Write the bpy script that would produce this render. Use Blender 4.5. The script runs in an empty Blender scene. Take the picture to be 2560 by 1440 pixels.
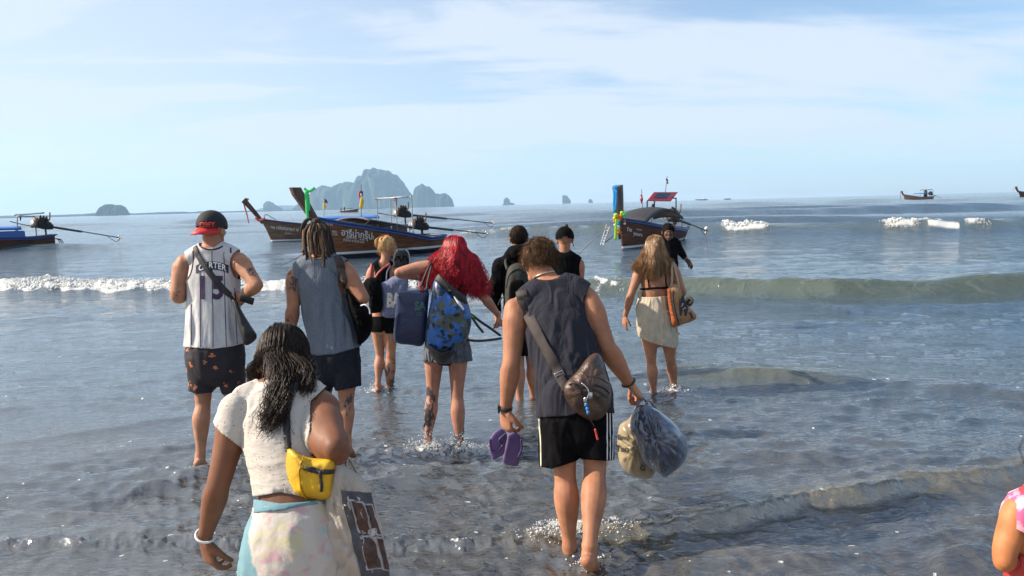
import bpy, bmesh, math, random
import numpy as np
from mathutils import Vector, Matrix, noise
from mathutils.bvhtree import BVHTree
from math import sin, cos, pi, radians, sqrt, atan2, exp

scene = bpy.context.scene
col = scene.collection
rng = np.random.RandomState(7)
random.seed(7)

# ------------------------------------------------------------------ camera, sky, sun, exposure
F_PX, CAM_H = 1900.0, 1.75              # focal length in 2560-px units, eye height above the water
ROLL, PITCH = math.atan(0.0262), math.atan(208.0 / 1900.0)
fwd = Vector((0, cos(PITCH), -sin(PITCH)))
up0 = Vector((0, sin(PITCH), cos(PITCH)))
rt0 = Vector((1, 0, 0))
c_rt = rt0 * cos(ROLL) - up0 * sin(ROLL)
c_up = up0 * cos(ROLL) + rt0 * sin(ROLL)
cam_data = bpy.data.cameras.new('camera')
cam = bpy.data.objects.new('camera', cam_data)
col.objects.link(cam)
m = Matrix((c_rt, c_up, -fwd)).transposed().to_4x4()
m.translation = Vector((0, 0, CAM_H))
cam.matrix_world = m
cam_data.sensor_width = 36.0
cam_data.lens = F_PX / 2560 * 36
cam_data.clip_start = 0.05
cam_data.clip_end = 30000
scene.camera = cam

SUN_EL, SUN_AZ = radians(34), radians(-91)     # azimuth measured clockwise from +Y (the view direction)
world = bpy.data.worlds.new("World")
scene.world = world
world.use_nodes = True
wn, wl = world.node_tree.nodes, world.node_tree.links
wn.clear()
def N(nodes, t, **kw):
    n = nodes.new(t)
    for k, v in kw.items():
        setattr(n, k, v)
    return n
w_out = N(wn, 'ShaderNodeOutputWorld')
w_bg = N(wn, 'ShaderNodeBackground')
w_bg.inputs['Strength'].default_value = 0.090
sky = N(wn, 'ShaderNodeTexSky', sky_type='NISHITA')
sky.sun_disc = False
sky.sun_elevation = SUN_EL
sky.sun_rotation = SUN_AZ
sky.air_density = 1.0
sky.dust_density = 0.5
sky.ozone_density = 3.0
w_tc = N(wn, 'ShaderNodeTexCoord')
w_sep = N(wn, 'ShaderNodeSeparateXYZ')
wl.new(w_tc.outputs['Generated'], w_sep.inputs[0])
zadd = N(wn, 'ShaderNodeMath', operation='ADD'); zadd.inputs[1].default_value = 0.16
wl.new(w_sep.outputs[2], zadd.inputs[0])
zmx = N(wn, 'ShaderNodeMath', operation='MAXIMUM'); zmx.inputs[1].default_value = 0.06
wl.new(zadd.outputs[0], zmx.inputs[0])
def wdiv(i):
    d = N(wn, 'ShaderNodeMath', operation='DIVIDE')
    wl.new(w_sep.outputs[i], d.inputs[0]); wl.new(zmx.outputs[0], d.inputs[1]); return d
wx, wy = wdiv(0), wdiv(1)
w_cmb = N(wn, 'ShaderNodeCombineXYZ')
wl.new(wx.outputs[0], w_cmb.inputs[0]); wl.new(wy.outputs[0], w_cmb.inputs[1])
w_map = N(wn, 'ShaderNodeMapping')
w_map.inputs['Rotation'].default_value = (0, 0, radians(-24))
w_map.inputs['Scale'].default_value = (0.40, 1.0, 1)
wl.new(w_cmb.outputs[0], w_map.inputs[0])
n1 = N(wn, 'ShaderNodeTexNoise'); n1.inputs['Scale'].default_value = 0.9; n1.inputs['Detail'].default_value = 9; n1.inputs['Roughness'].default_value = 0.52; n1.inputs['Distortion'].default_value = 0.7
n2 = N(wn, 'ShaderNodeTexNoise'); n2.inputs['Scale'].default_value = 2.1; n2.inputs['Detail'].default_value = 7; n2.inputs['Roughness'].default_value = 0.6; n2.inputs['Distortion'].default_value = 1.2
wl.new(w_map.outputs[0], n1.inputs['Vector']); wl.new(w_map.outputs[0], n2.inputs['Vector'])
nm = N(wn, 'ShaderNodeMath', operation='MULTIPLY_ADD'); nm.inputs[1].default_value = 0.35
wl.new(n2.outputs['Fac'], nm.inputs[0]); wl.new(n1.outputs['Fac'], nm.inputs[2])
cr = N(wn, 'ShaderNodeMapRange'); cr.inputs['From Min'].default_value = 0.60; cr.inputs['From Max'].default_value = 0.76
cr.interpolation_type = 'SMOOTHSTEP'
cr.inputs['To Max'].default_value = 0.95
wl.new(nm.outputs[0], cr.inputs['Value'])
# thin veil of cloud, denser towards the sun's side
veil = N(wn, 'ShaderNodeMapRange'); veil.inputs['From Min'].default_value = 0.55; veil.inputs['From Max'].default_value = -0.62
veil.interpolation_type = 'SMOOTHSTEP'
veil.inputs['To Min'].default_value = 0.02; veil.inputs['To Max'].default_value = 0.75
wl.new(w_sep.outputs[0], veil.inputs['Value'])
cs = N(wn, 'ShaderNodeMath', operation='ADD', use_clamp=True)
wl.new(cr.outputs[0], cs.inputs[0]); wl.new(veil.outputs[0], cs.inputs[1])
csm = N(wn, 'ShaderNodeMath', operation='MULTIPLY'); csm.inputs[1].default_value = 0.86
wl.new(cs.outputs[0], csm.inputs[0])
w_mix = N(wn, 'ShaderNodeMix', data_type='RGBA')
wl.new(csm.outputs[0], w_mix.inputs['Factor'])
wl.new(sky.outputs[0], w_mix.inputs['A'])
w_mix.inputs['B'].default_value = (4.9, 5.3, 6.0, 1)
wl.new(w_mix.outputs['Result'], w_bg.inputs['Color'])
wl.new(w_bg.outputs[0], w_out.inputs['Surface'])

sd = bpy.data.lights.new('sun', 'SUN')
sd.energy = 5.0; sd.angle = radians(0.6); sd.color = (1.0, 0.86, 0.70)
sun = bpy.data.objects.new('sun', sd); col.objects.link(sun)
SUN_DIR = Vector((sin(SUN_AZ) * cos(SUN_EL), cos(SUN_AZ) * cos(SUN_EL), sin(SUN_EL)))
sun.rotation_euler = SUN_DIR.to_track_quat('Z', 'Y').to_euler()

vs = scene.view_settings
vs.view_transform = 'Standard'; vs.look = 'None'; vs.gamma = 1.0; vs.use_curve_mapping = False
vs.exposure = 0.92

# ------------------------------------------------------------------ helpers
def W(px, py, Y):
    """the place Y metres ahead of the camera that lies behind picture point (px, py)"""
    d = fwd + c_rt * ((px - 1280) / F_PX) + c_up * ((720 - py) / F_PX)
    return Vector((0, 0, CAM_H)) + d * (Y / d.y)
def H0(px):                               # picture height of the horizon above column px
    return 545.0 - 0.0262 * px
def smooth(a, b, x):
    t = np.clip((x - a) / (b - a), 0, 1); return t * t * (3 - 2 * t)

def tag(o, label=None, cat=None, group=None, kind=None):
    if label: o['label'] = label
    if cat: o['category'] = cat
    if group: o['group'] = group
    if kind: o['kind'] = kind
    return o
def empty(name, loc, label, cat, group=None):
    o = bpy.data.objects.new(name, None); col.objects.link(o)
    o.location = loc; o.empty_display_size = 0.2
    return tag(o, label, cat, group)
def link(name, me, mat=None, parent=None, smoothed=True, loc=None):
    """me holds world coordinates; the object's origin goes to its parent's (or to loc)"""
    o = bpy.data.objects.new(name, me); col.objects.link(o)
    org = Vector(loc) if loc is not None else None
    if parent is not None:
        org = Vector(parent['_w']) if '_w' in parent.keys() else Vector((0, 0, 0))
        o.parent = parent
        o['_w'] = org
        me.transform(Matrix.Translation(-org))
    elif org is not None:
        me.transform(Matrix.Translation(-org)); o.location = org; o['_w'] = org
    else:
        o['_w'] = Vector((0, 0, 0))
    if mat is not None and not me.materials:
        me.materials.append(mat)
    if smoothed:
        me.shade_smooth()
    return o
def thing(name, loc, label, cat, group=None):
    o = empty(name, loc, label, cat, group); o['_w'] = Vector(loc); return o

# numpy gradient-ish noise --------------------------------------------------------
def _h(ix, iy, iz, s):
    n = (ix.astype(np.int64) * 374761393 + iy.astype(np.int64) * 668265263 + iz.astype(np.int64) * 2147483647 + s * 974634777) & 0xffffffff
    n = ((n ^ (n >> 13)) * 1274126177) & 0xffffffff
    return ((n ^ (n >> 16)) & 0xffff) / 65535.0 * 2 - 1
def vnoise(x, y, z=None, s=0):
    if z is None: z = np.zeros_like(x)
    fx, fy, fz = np.floor(x), np.floor(y), np.floor(z)
    u, v, w = x - fx, y - fy, z - fz
    u = u * u * u * (u * (u * 6 - 15) + 10); v = v * v * v * (v * (v * 6 - 15) + 10); w = w * w * w * (w * (w * 6 - 15) + 10)
    r = 0
    for dz in (0, 1):
        if dz == 1 and not np.any(w): break
        a = _h(fx, fy, fz + dz, s); b = _h(fx + 1, fy, fz + dz, s); c = _h(fx, fy + 1, fz + dz, s); d = _h(fx + 1, fy + 1, fz + dz, s)
        q = (a * (1 - u) + b * u) * (1 - v) + (c * (1 - u) + d * u) * v
        r = r + q * (w if dz else 1 - w)
    return r
def fbm(x, y, z=None, o=4, s=0, g=0.5):
    a, t, k = 1.0, 0, 1.0
    for i in range(o):
        t = t + a * vnoise(x * k, y * k, None if z is None else z * k, s + i * 17); a *= g; k *= 2.03
    return t

# materials -----------------------------------------------------------------------
def newmat(name):
    mt = bpy.data.materials.new(name); mt.use_nodes = True
    nt = mt.node_tree; return mt, nt.nodes, nt.links, nt.nodes['Principled BSDF']
def mat(name, color, rough=0.6, metal=0.0, var=0.15, scale=30, bump=0.0, bscale=80, spec=0.5, sheen=0.0, sss=0.0, stretch=(1, 1, 1), color2=None, coat=0.0, fold=0.0, fscale=9):
    mt, n, l, b = newmat(name)
    b.inputs['Roughness'].default_value = rough; b.inputs['Metallic'].default_value = metal
    b.inputs['Specular IOR Level'].default_value = spec
    b.inputs['Sheen Weight'].default_value = sheen
    b.inputs['Coat Weight'].default_value = coat
    if sss:
        b.inputs['Subsurface Weight'].default_value = sss
        b.inputs['Subsurface Radius'].default_value = (1.0, 0.35, 0.18); b.inputs['Subsurface Scale'].default_value = 0.012
    tc = N(n, 'ShaderNodeTexCoord'); mp = N(n, 'ShaderNodeMapping'); mp.inputs['Scale'].default_value = stretch
    l.new(tc.outputs['Object'], mp.inputs[0])
    t = N(n, 'ShaderNodeTexNoise'); t.inputs['Scale'].default_value = scale; t.inputs['Detail'].default_value = 5
    l.new(mp.outputs[0], t.inputs['Vector'])
    c2 = color2 or tuple(max(0, c * (1 - var * 2)) for c in color)
    c1 = tuple(min(1, c * (1 + var)) for c in color)
    r = N(n, 'ShaderNodeValToRGB'); r.color_ramp.elements[0].position = 0.3; r.color_ramp.elements[1].position = 0.7
    r.color_ramp.elements[0].color = (*c2, 1); r.color_ramp.elements[1].color = (*c1, 1)
    l.new(t.outputs['Fac'], r.inputs[0]); l.new(r.outputs[0], b.inputs['Base Color'])
    if bump:
        t2 = N(n, 'ShaderNodeTexNoise'); t2.inputs['Scale'].default_value = bscale; t2.inputs['Detail'].default_value = 4
        l.new(mp.outputs[0], t2.inputs['Vector'])
        bp = N(n, 'ShaderNodeBump'); bp.inputs['Strength'].default_value = bump; bp.inputs['Distance'].default_value = 0.01
        l.new(t2.outputs['Fac'], bp.inputs['Height']); l.new(bp.outputs[0], b.inputs['Normal'])
    if fold:
        mf = N(n, 'ShaderNodeMapping'); mf.inputs['Scale'].default_value = (1, 1, .16); mf.inputs['Rotation'].default_value = (0, .18, 0); l.new(tc.outputs['Object'], mf.inputs[0])
        t3 = N(n, 'ShaderNodeTexNoise'); t3.inputs['Scale'].default_value = fscale; t3.inputs['Detail'].default_value = 3; t3.inputs['Roughness'].default_value = .45; t3.inputs['Distortion'].default_value = .8; l.new(mf.outputs[0], t3.inputs['Vector'])
        b3 = N(n, 'ShaderNodeBump'); b3.inputs['Strength'].default_value = .8; b3.inputs['Distance'].default_value = fold; l.new(t3.outputs['Fac'], b3.inputs['Height'])
        if bump: l.new(b3.outputs[0], bp.inputs['Normal'])
        else: l.new(b3.outputs[0], b.inputs['Normal'])
    return mt
# ------------------------------------------------------------------ modelling tools for soft shapes
def proj(P):
    """picture coordinates of world points (n,3)"""
    P = np.asarray(P, float) - np.array([0, 0, CAM_H])
    z = P @ np.array(fwd); x = P @ np.array(c_rt); y = P @ np.array(c_up)
    return np.stack([1280 + x / z * F_PX, 720 - y / z * F_PX], -1)
def catmull(P, k):
    """P (n,m) -> smooth interpolation with k steps per span"""
    P = np.asarray(P, float); n = len(P)
    if n == 2: t = np.linspace(0, 1, k + 1)[:, None]; return P[0] * (1 - t) + P[1] * t
    Q = np.vstack([2 * P[0] - P[1], P, 2 * P[-1] - P[-2]]); out = []
    for i in range(n - 1):
        p0, p1, p2, p3 = Q[i:i + 4]
        for j in range(k):
            t = j / k
            out.append(.5 * ((2 * p1) + (p2 - p0) * t + (2 * p0 - 5 * p1 + 4 * p2 - p3) * t * t + (3 * p1 - p0 - 3 * p2 + p3) * t ** 3))
    out.append(P[-1]); return np.array(out)
def unit(v):
    v = np.asarray(v, float); return v / (np.linalg.norm(v) + 1e-12)
class Geo:
    """collects closed shapes"""
    def __init__(self): self.V = []; self.F = []; self.n = 0
    def add(self, V, F):
        self.V.append(np.asarray(V, float)); self.F += [tuple(i + self.n for i in f) for f in F]; self.n += len(V)
    def tube(self, P, R, k=4, seg=14, side=None, cap=True):
        """P (n,3) centres, R (n,2) radii across / in depth; side = fixed across direction"""
        P = np.asarray(P, float); R = np.asarray(R, float)
        if R.ndim == 1: R = np.stack([R, R], 1)
        A = catmull(np.hstack([P, R]), k); P, R = A[:, :3], np.maximum(A[:, 3:], 1e-4)
        T = np.gradient(P, axis=0); T /= np.linalg.norm(T, axis=1)[:, None] + 1e-12
        s = None; rings = []; a = np.arange(seg) / seg * 2 * pi
        for i in range(len(P)):
            t = T[i]
            if side is not None: s1 = np.asarray(side, float)
            elif s is None:
                s1 = np.cross(t, [0, 1, 0]);
                if np.linalg.norm(s1) < .25: s1 = np.cross(t, [0, 0, 1])
            else: s1 = s
            if s is None and side is None: pass
            s1 = s1 - t * np.dot(s1, t); s1 = unit(s1); d1 = np.cross(s1, t); s = s1
            rings.append((P[i], s1, d1, R[i], t))
        V = []; F = []
        def ring(c, s1, d1, r): V.extend(c + s1 * r[0] * cos(q) + d1 * r[1] * sin(q) for q in a)
        nr = 0
        if cap:
            c, s1, d1, r, t = rings[0]
            for q in (radians(75), radians(50), radians(25)): ring(c - t * min(r) * sin(q), s1, d1, r * cos(q)); nr += 1
        for c, s1, d1, r, t in rings: ring(c, s1, d1, r); nr += 1
        if cap:
            c, s1, d1, r, t = rings[-1]
            for q in (radians(25), radians(50), radians(75)): ring(c + t * min(r) * sin(q), s1, d1, r * cos(q)); nr += 1
        for i in range(nr - 1):
            for j in range(seg): F.append((i * seg + j, i * seg + (j + 1) % seg, (i + 1) * seg + (j + 1) % seg, (i + 1) * seg + j))
        if cap:
            F.append(tuple(range(seg))[::-1]); F.append(tuple((nr - 1) * seg + j for j in range(seg)))
        self.add(V, F)
    def ball(self, c, r, M=None, seg=16, rings=10):
        c = np.asarray(c, float); r = np.asarray(r if np.ndim(r) else (r, r, r), float); M = np.eye(3) if M is None else np.asarray(M, float)
        V = [(0, 0, 1)]
        for i in range(1, rings):
            th = pi * i / rings
            for j in range(seg): V.append((sin(th) * cos(2 * pi * j / seg), sin(th) * sin(2 * pi * j / seg), cos(th)))
        V.append((0, 0, -1)); V = (np.array(V) * r) @ M.T + c
        F = [(0, 1 + j, 1 + (j + 1) % seg) for j in range(seg)]
        for i in range(rings - 2):
            for j in range(seg): a = 1 + i * seg; F.append((a + j, a + seg + j, a + seg + (j + 1) % seg, a + (j + 1) % seg))
        a = 1 + (rings - 2) * seg; F += [(a + j, len(V) - 1, a + (j + 1) % seg) for j in range(seg)]
        self.add(V, F)
    def disc(self, a, b, r, seg=18):
        a = np.asarray(a, float); b = np.asarray(b, float); t = unit(b - a); s1 = unit(np.cross(t, [.1, .2, 1])); d1 = np.cross(s1, t); V = []
        for c in (a, b): V += [c + (s1 * cos(2 * pi * j / seg) + d1 * sin(2 * pi * j / seg)) * r for j in range(seg)]
        self.add(V, [(j, (j + 1) % seg, seg + (j + 1) % seg, seg + j) for j in range(seg)] + [tuple(range(seg))[::-1], tuple(range(seg, 2 * seg))])
    def box(self, c, r, M=None):
        c = np.asarray(c, float); M = np.eye(3) if M is None else np.asarray(M, float)
        V = np.array([(x, y, z) for z in (-1, 1) for y in (-1, 1) for x in (-1, 1)]) * np.asarray(r, float) @ M.T + c
        self.add(V, [(0, 2, 3, 1), (4, 5, 7, 6), (0, 1, 5, 4), (2, 6, 7, 3), (0, 4, 6, 2), (1, 3, 7, 5)])
    def mesh(self, name='m'):
        me = bpy.data.meshes.new(name); me.from_pydata(np.vstack(self.V).tolist(), [], self.F); me.update(); return me
def run_mods(me, mods):
    o = bpy.data.objects.new('tmp', me); col.objects.link(o)
    for t, kw in mods:
        md = o.modifiers.new('m', t)
        for k, v in kw.items(): setattr(md, k, v)
    dg = bpy.context.evaluated_depsgraph_get(); out = bpy.data.meshes.new_from_object(o.evaluated_get(dg))
    bpy.data.objects.remove(o); bpy.data.meshes.remove(me); return out
def verts(me):
    a = np.empty(len(me.vertices) * 3); me.vertices.foreach_get('co', a); return a.reshape(-1, 3)
def setverts(me, V):
    me.vertices.foreach_set('co', np.ascontiguousarray(V, dtype=np.float32).ravel()); me.update()
def normals(me):
    a = np.empty(len(me.vertices) * 3); me.vertices.foreach_get('normal', a); return a.reshape(-1, 3)
def edges(me):
    e = np.empty(len(me.edges) * 2, int); me.edges.foreach_get('vertices', e); return e.reshape(-1, 2)
def relax(me, it, w=None):
    V = verts(me); E = edges(me); n = len(V)
    deg = np.bincount(E.ravel(), minlength=n)[:, None].clip(1)
    for i in range(it):
        S = np.zeros_like(V)
        for k in range(3):
            S[:, k] = np.bincount(E[:, 0], V[E[:, 1], k], n) + np.bincount(E[:, 1], V[E[:, 0], k], n)
        f = .5 if w is None else .5 * w[:, None]
        V = V + (S / deg - V) * f
    setverts(me, V)
def fuse(g, voxel=.006, it=4, keep=None, ratio=None):
    """merge the closed shapes of g into one continuous skin"""
    me = run_mods(g.mesh(), [('REMESH', dict(mode='VOXEL', voxel_size=voxel, adaptivity=0.0))])
    w = None
    if keep is not None: w = keep(verts(me))
    relax(me, it, w)
    if ratio: me = run_mods(me, [('DECIMATE', dict(ratio=ratio))])
    return me
def cut(me, f):
    """keep the part where f(V) > 0, with a clean edge along f = 0"""
    for _ in range(1):
        V = verts(me); s = f(V); E = edges(me)
        cr = (s[E[:, 0]] > 0) != (s[E[:, 1]] > 0); E = E[cr]
        neg = np.where(s[E[:, 0]] > 0, E[:, 1], E[:, 0]); pos = np.where(s[E[:, 0]] > 0, E[:, 0], E[:, 1])
        t = s[pos] / (s[pos] - s[neg] + 1e-12); Q = V[pos] + (V[neg] - V[pos]) * t[:, None]
        n = len(V); cnt = np.bincount(neg, minlength=n); acc = np.stack([np.bincount(neg, Q[:, k], n) for k in range(3)], 1)
        mv = cnt > 0; V2 = V.copy(); V2[mv] = acc[mv] / cnt[mv][:, None]
        ok = (s > 0) | mv
        setverts(me, V2)
        bm = bmesh.new(); bm.from_mesh(me); bm.verts.ensure_lookup_table()
        bmesh.ops.delete(bm, geom=[bm.verts[i] for i in np.where(~ok)[0]], context='VERTS')
        kill = [fc for fc in bm.faces if all(False for v in fc.verts)]
        bm.to_mesh(me); bm.free()
    return me
def folds(me, amp, sx, sz, seed=0, sy=None, o=3, extra=None):
    V = verts(me); Nn = normals(me)
    h = fbm(V[:, 0] * sx + .4 * V[:, 2] * sz, V[:, 1] * (sy or sx), V[:, 2] * sz, o=o, s=seed)
    h = -np.abs(h) * 1.3 + .35
    if extra is not None: h = h * extra(V)
    setverts(me, V + Nn * (h * amp)[:, None])
def thick(me, t=.003, off=1):
    return run_mods(me, [('SOLIDIFY', dict(thickness=t, offset=off, use_even_offset=False))])
def bvh(*mes):
    V = []; F = []; n = 0
    for me in mes:
        v = verts(me); V += v.tolist(); F += [[i + n for i in p.vertices] for p in me.polygons]; n += len(v)
    return BVHTree.FromPolygons(V, F)
CAMP = Vector((0, 0, CAM_H))
def hit(b, px, py, fallback=None, off=.004):
    d = (W(px, py, 1.0) - CAMP).normalized()
    r = b.ray_cast(CAMP, d)
    if r[0] is None: return fallback, None
    n = r[1]
    if n.dot(d) > 0: n = -n
    return r[0] + n * off, n
def strap(b, pts, wpx, Y, name_off=.005, k=10, t=.0025, side_off=0.0):
    """flat webbing that follows the picture points pts and lies on the surface b where it meets it"""
    A = catmull(np.array(pts, float)[:, :2], k); n = len(A); C = []; Nn = []
    dz = np.array([p[2] if len(p) > 2 else 0 for p in pts], float); dz = np.interp(np.linspace(0, len(pts) - 1, n), range(len(pts)), dz)
    hitY = []
    for (x, y) in A:
        h_, nn = hit(b, x, y, None, name_off) if b else (None, None)
        hitY.append(h_); Nn.append(np.array(nn) if nn is not None else None)
    ys = [h_.y if h_ is not None else None for h_ in hitY]
    known = [i for i, v in enumerate(ys) if v is not None]
    for i in range(n):
        yy = ys[i]
        if yy is None or (len(pts[0]) > 3):
            yy = Y + dz[i] if not known else (np.interp(i, known, [ys[k_] for k_ in known]) if dz[i] == 0 else Y + dz[i])
            C.append(np.array(W(A[i, 0], A[i, 1], yy))); 
        else: C.append(np.array(hitY[i]))
    C = np.array(C)
    for _ in range(3): C[1:-1] = (C[:-2] + 2 * C[1:-1] + C[2:]) / 4
    T = np.gradient(C, axis=0); g = Geo(); V = []; F = []
    last = np.array([0, -1.0, 0])
    NN = []
    for i in range(n):
        last = .6 * last + .4 * (Nn[i] if Nn[i] is not None else np.array([0, -1.0, .0])); last = unit(last); NN.append(last)
    for i in range(n):
        w = (wpx if np.isscalar(wpx) else np.interp(i / (n - 1), np.linspace(0, 1, len(wpx)), wpx)) * C[i, 1] / F_PX / 2
        s = unit(np.cross(unit(T[i]), NN[i])); nn = unit(np.cross(s, unit(T[i])))
        if nn @ NN[i] < 0: nn = -nn
        for a, c_ in ((-1, 0), (-.9, 1), (.9, 1), (1, 0), (.9, -1), (-.9, -1)): V.append(C[i] + s * w * a + nn * t * c_)
    for i in range(n - 1):
        for j in range(6): F.append((i * 6 + j, i * 6 + (j + 1) % 6, (i + 1) * 6 + (j + 1) % 6, (i + 1) * 6 + j))
    F.append(tuple(range(6))[::-1]); F.append(tuple((n - 1) * 6 + j for j in range(6)))
    g.add(V, F); return g.mesh()
def puff(outline, Y, T, rings=9, seg=72, tilt=(0, 0), power=2.0, k=8, wr=.0, seed=0, back=1.0, wf=(22, 9), knot=None):
    """a soft closed body: picture outline (star-shaped about its middle), Y metres out, bulging T metres to either side"""
    O = catmull(np.array(list(outline) + [outline[0]], float), k)[:-1]
    d = np.r_[0, np.cumsum(np.hypot(*np.diff(np.vstack([O, O[:1]]), axis=0).T))]
    s = np.linspace(0, d[-1], seg + 1)[:-1]; OO = np.vstack([O, O[:1]])
    O = np.stack([np.interp(s, d, OO[:, 0]), np.interp(s, d, OO[:, 1])], 1); c = O.mean(0)
    V = []; F = []
    def row(r, sg):
        th = T * max(0, (1 - r ** power)) ** (1 / 2.0)
        for x, y in O:
            X, Z = c[0] + (x - c[0]) * r, c[1] + (y - c[1]) * r
            yy = Y + tilt[0] * (X - c[0]) / 100 + tilt[1] * (Z - c[1]) / 100
            yy += sg * th * (1 if sg < 0 else back)
            if knot and r < .995:
                an = atan2(Z - knot[1], X - knot[0]); dk = sqrt((X - knot[0]) ** 2 + (Z - knot[1]) ** 2)
                nz_ = float(np.abs(fbm(np.array([an * knot[2]]), np.array([dk / 60.0]), o=2, s=seed)[0])) + .35 * float(vnoise(np.array([X / 34.0]), np.array([Z / 30.0]), s=seed + 4)[0])
                yy += sg * -wr * nz_ * -1 * (1 - r ** 5) * (1 if sg < 0 else 1)
            elif wr and r < .995: yy += sg * -wr * float(np.abs(fbm(np.array([X / wf[0]]), np.array([Z / wf[1]]), o=3, s=seed)[0])) * -1 * (1 - r ** 4)
            V.append(tuple(W(X, Z, yy)))
    rr_ = [sin(pi / 2 * (i + 1) / rings) for i in range(rings)]
    for r in rr_[:-1]: row(r, -1)
    row(1, -1)
    for r in rr_[:-1][::-1]: row(r, 1)
    nr = 2 * rings - 1
    V.append(tuple(W(c[0], c[1], Y - T))); V.append(tuple(W(c[0], c[1], Y + T * back)))
    for i in range(nr - 1):
        for j in range(seg): F.append((i * seg + j, i * seg + (j + 1) % seg, (i + 1) * seg + (j + 1) % seg, (i + 1) * seg + j))
    for j in range(seg): F.append((len(V) - 2, (j + 1) % seg, j)); F.append((len(V) - 1, (nr - 1) * seg + j, (nr - 1) * seg + (j + 1) % seg))
    me = bpy.data.meshes.new('puff'); me.from_pydata(V, [], F)
    bm = bmesh.new(); bm.from_mesh(me); bmesh.ops.recalc_face_normals(bm, faces=bm.faces); bm.to_mesh(me); bm.free()
    return me
def rope(pts, r, seg=6, k=6, name='rope'):
    g = Geo(); P = np.array([tuple(p) for p in pts]); g.tube(P, np.full(len(P), r), k=k, seg=seg); return g.mesh(name)
def text2d(s, bold=0.0, shear=0.0, spacing=1.0):
    cu = bpy.data.curves.new('t', 'FONT'); cu.body = s; cu.align_x = 'CENTER'; cu.align_y = 'CENTER'; cu.size = 1; cu.resolution_u = 3
    cu.offset = bold; cu.shear = shear; cu.space_character = spacing; cu.fill_mode = 'FRONT'
    o = bpy.data.objects.new('t', cu); col.objects.link(o)
    dg = bpy.context.evaluated_depsgraph_get(); me = bpy.data.meshes.new_from_object(o.evaluated_get(dg)); bpy.data.objects.remove(o)
    bm = bmesh.new(); bm.from_mesh(me)
    for _ in range(3):
        le = [e for e in bm.edges if e.calc_length() > .16]
        if not le: break
        bmesh.ops.subdivide_edges(bm, edges=le, cuts=1)
    bmesh.ops.triangulate(bm, faces=bm.faces)
    V = np.array([v.co[:2] for v in bm.verts]); bm.verts.index_update(); F = [[v.index for v in f.verts] for f in bm.faces]; bm.free(); bpy.data.meshes.remove(me)
    return V, F
def decal(V2, F, fn, b, off=.003, fallbackY=None):
    """fn maps flat coordinates to picture points; the print then lies on surface b"""
    out = []; prev = None
    P = fn(np.asarray(V2, float))
    for x, y in P:
        h_, _ = hit(b, x, y, None, off)
        if h_ is None: h_ = W(x, y, fallbackY if fallbackY else (prev.y if prev else 5.0))
        out.append(tuple(h_)); prev = h_
    me = bpy.data.meshes.new('decal'); me.from_pydata(out, [], F); return me
def ellipse_poly(n=20):
    return np.array([(cos(2 * pi * i / n), sin(2 * pi * i / n)) for i in range(n)]), [tuple(range(n))]

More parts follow.
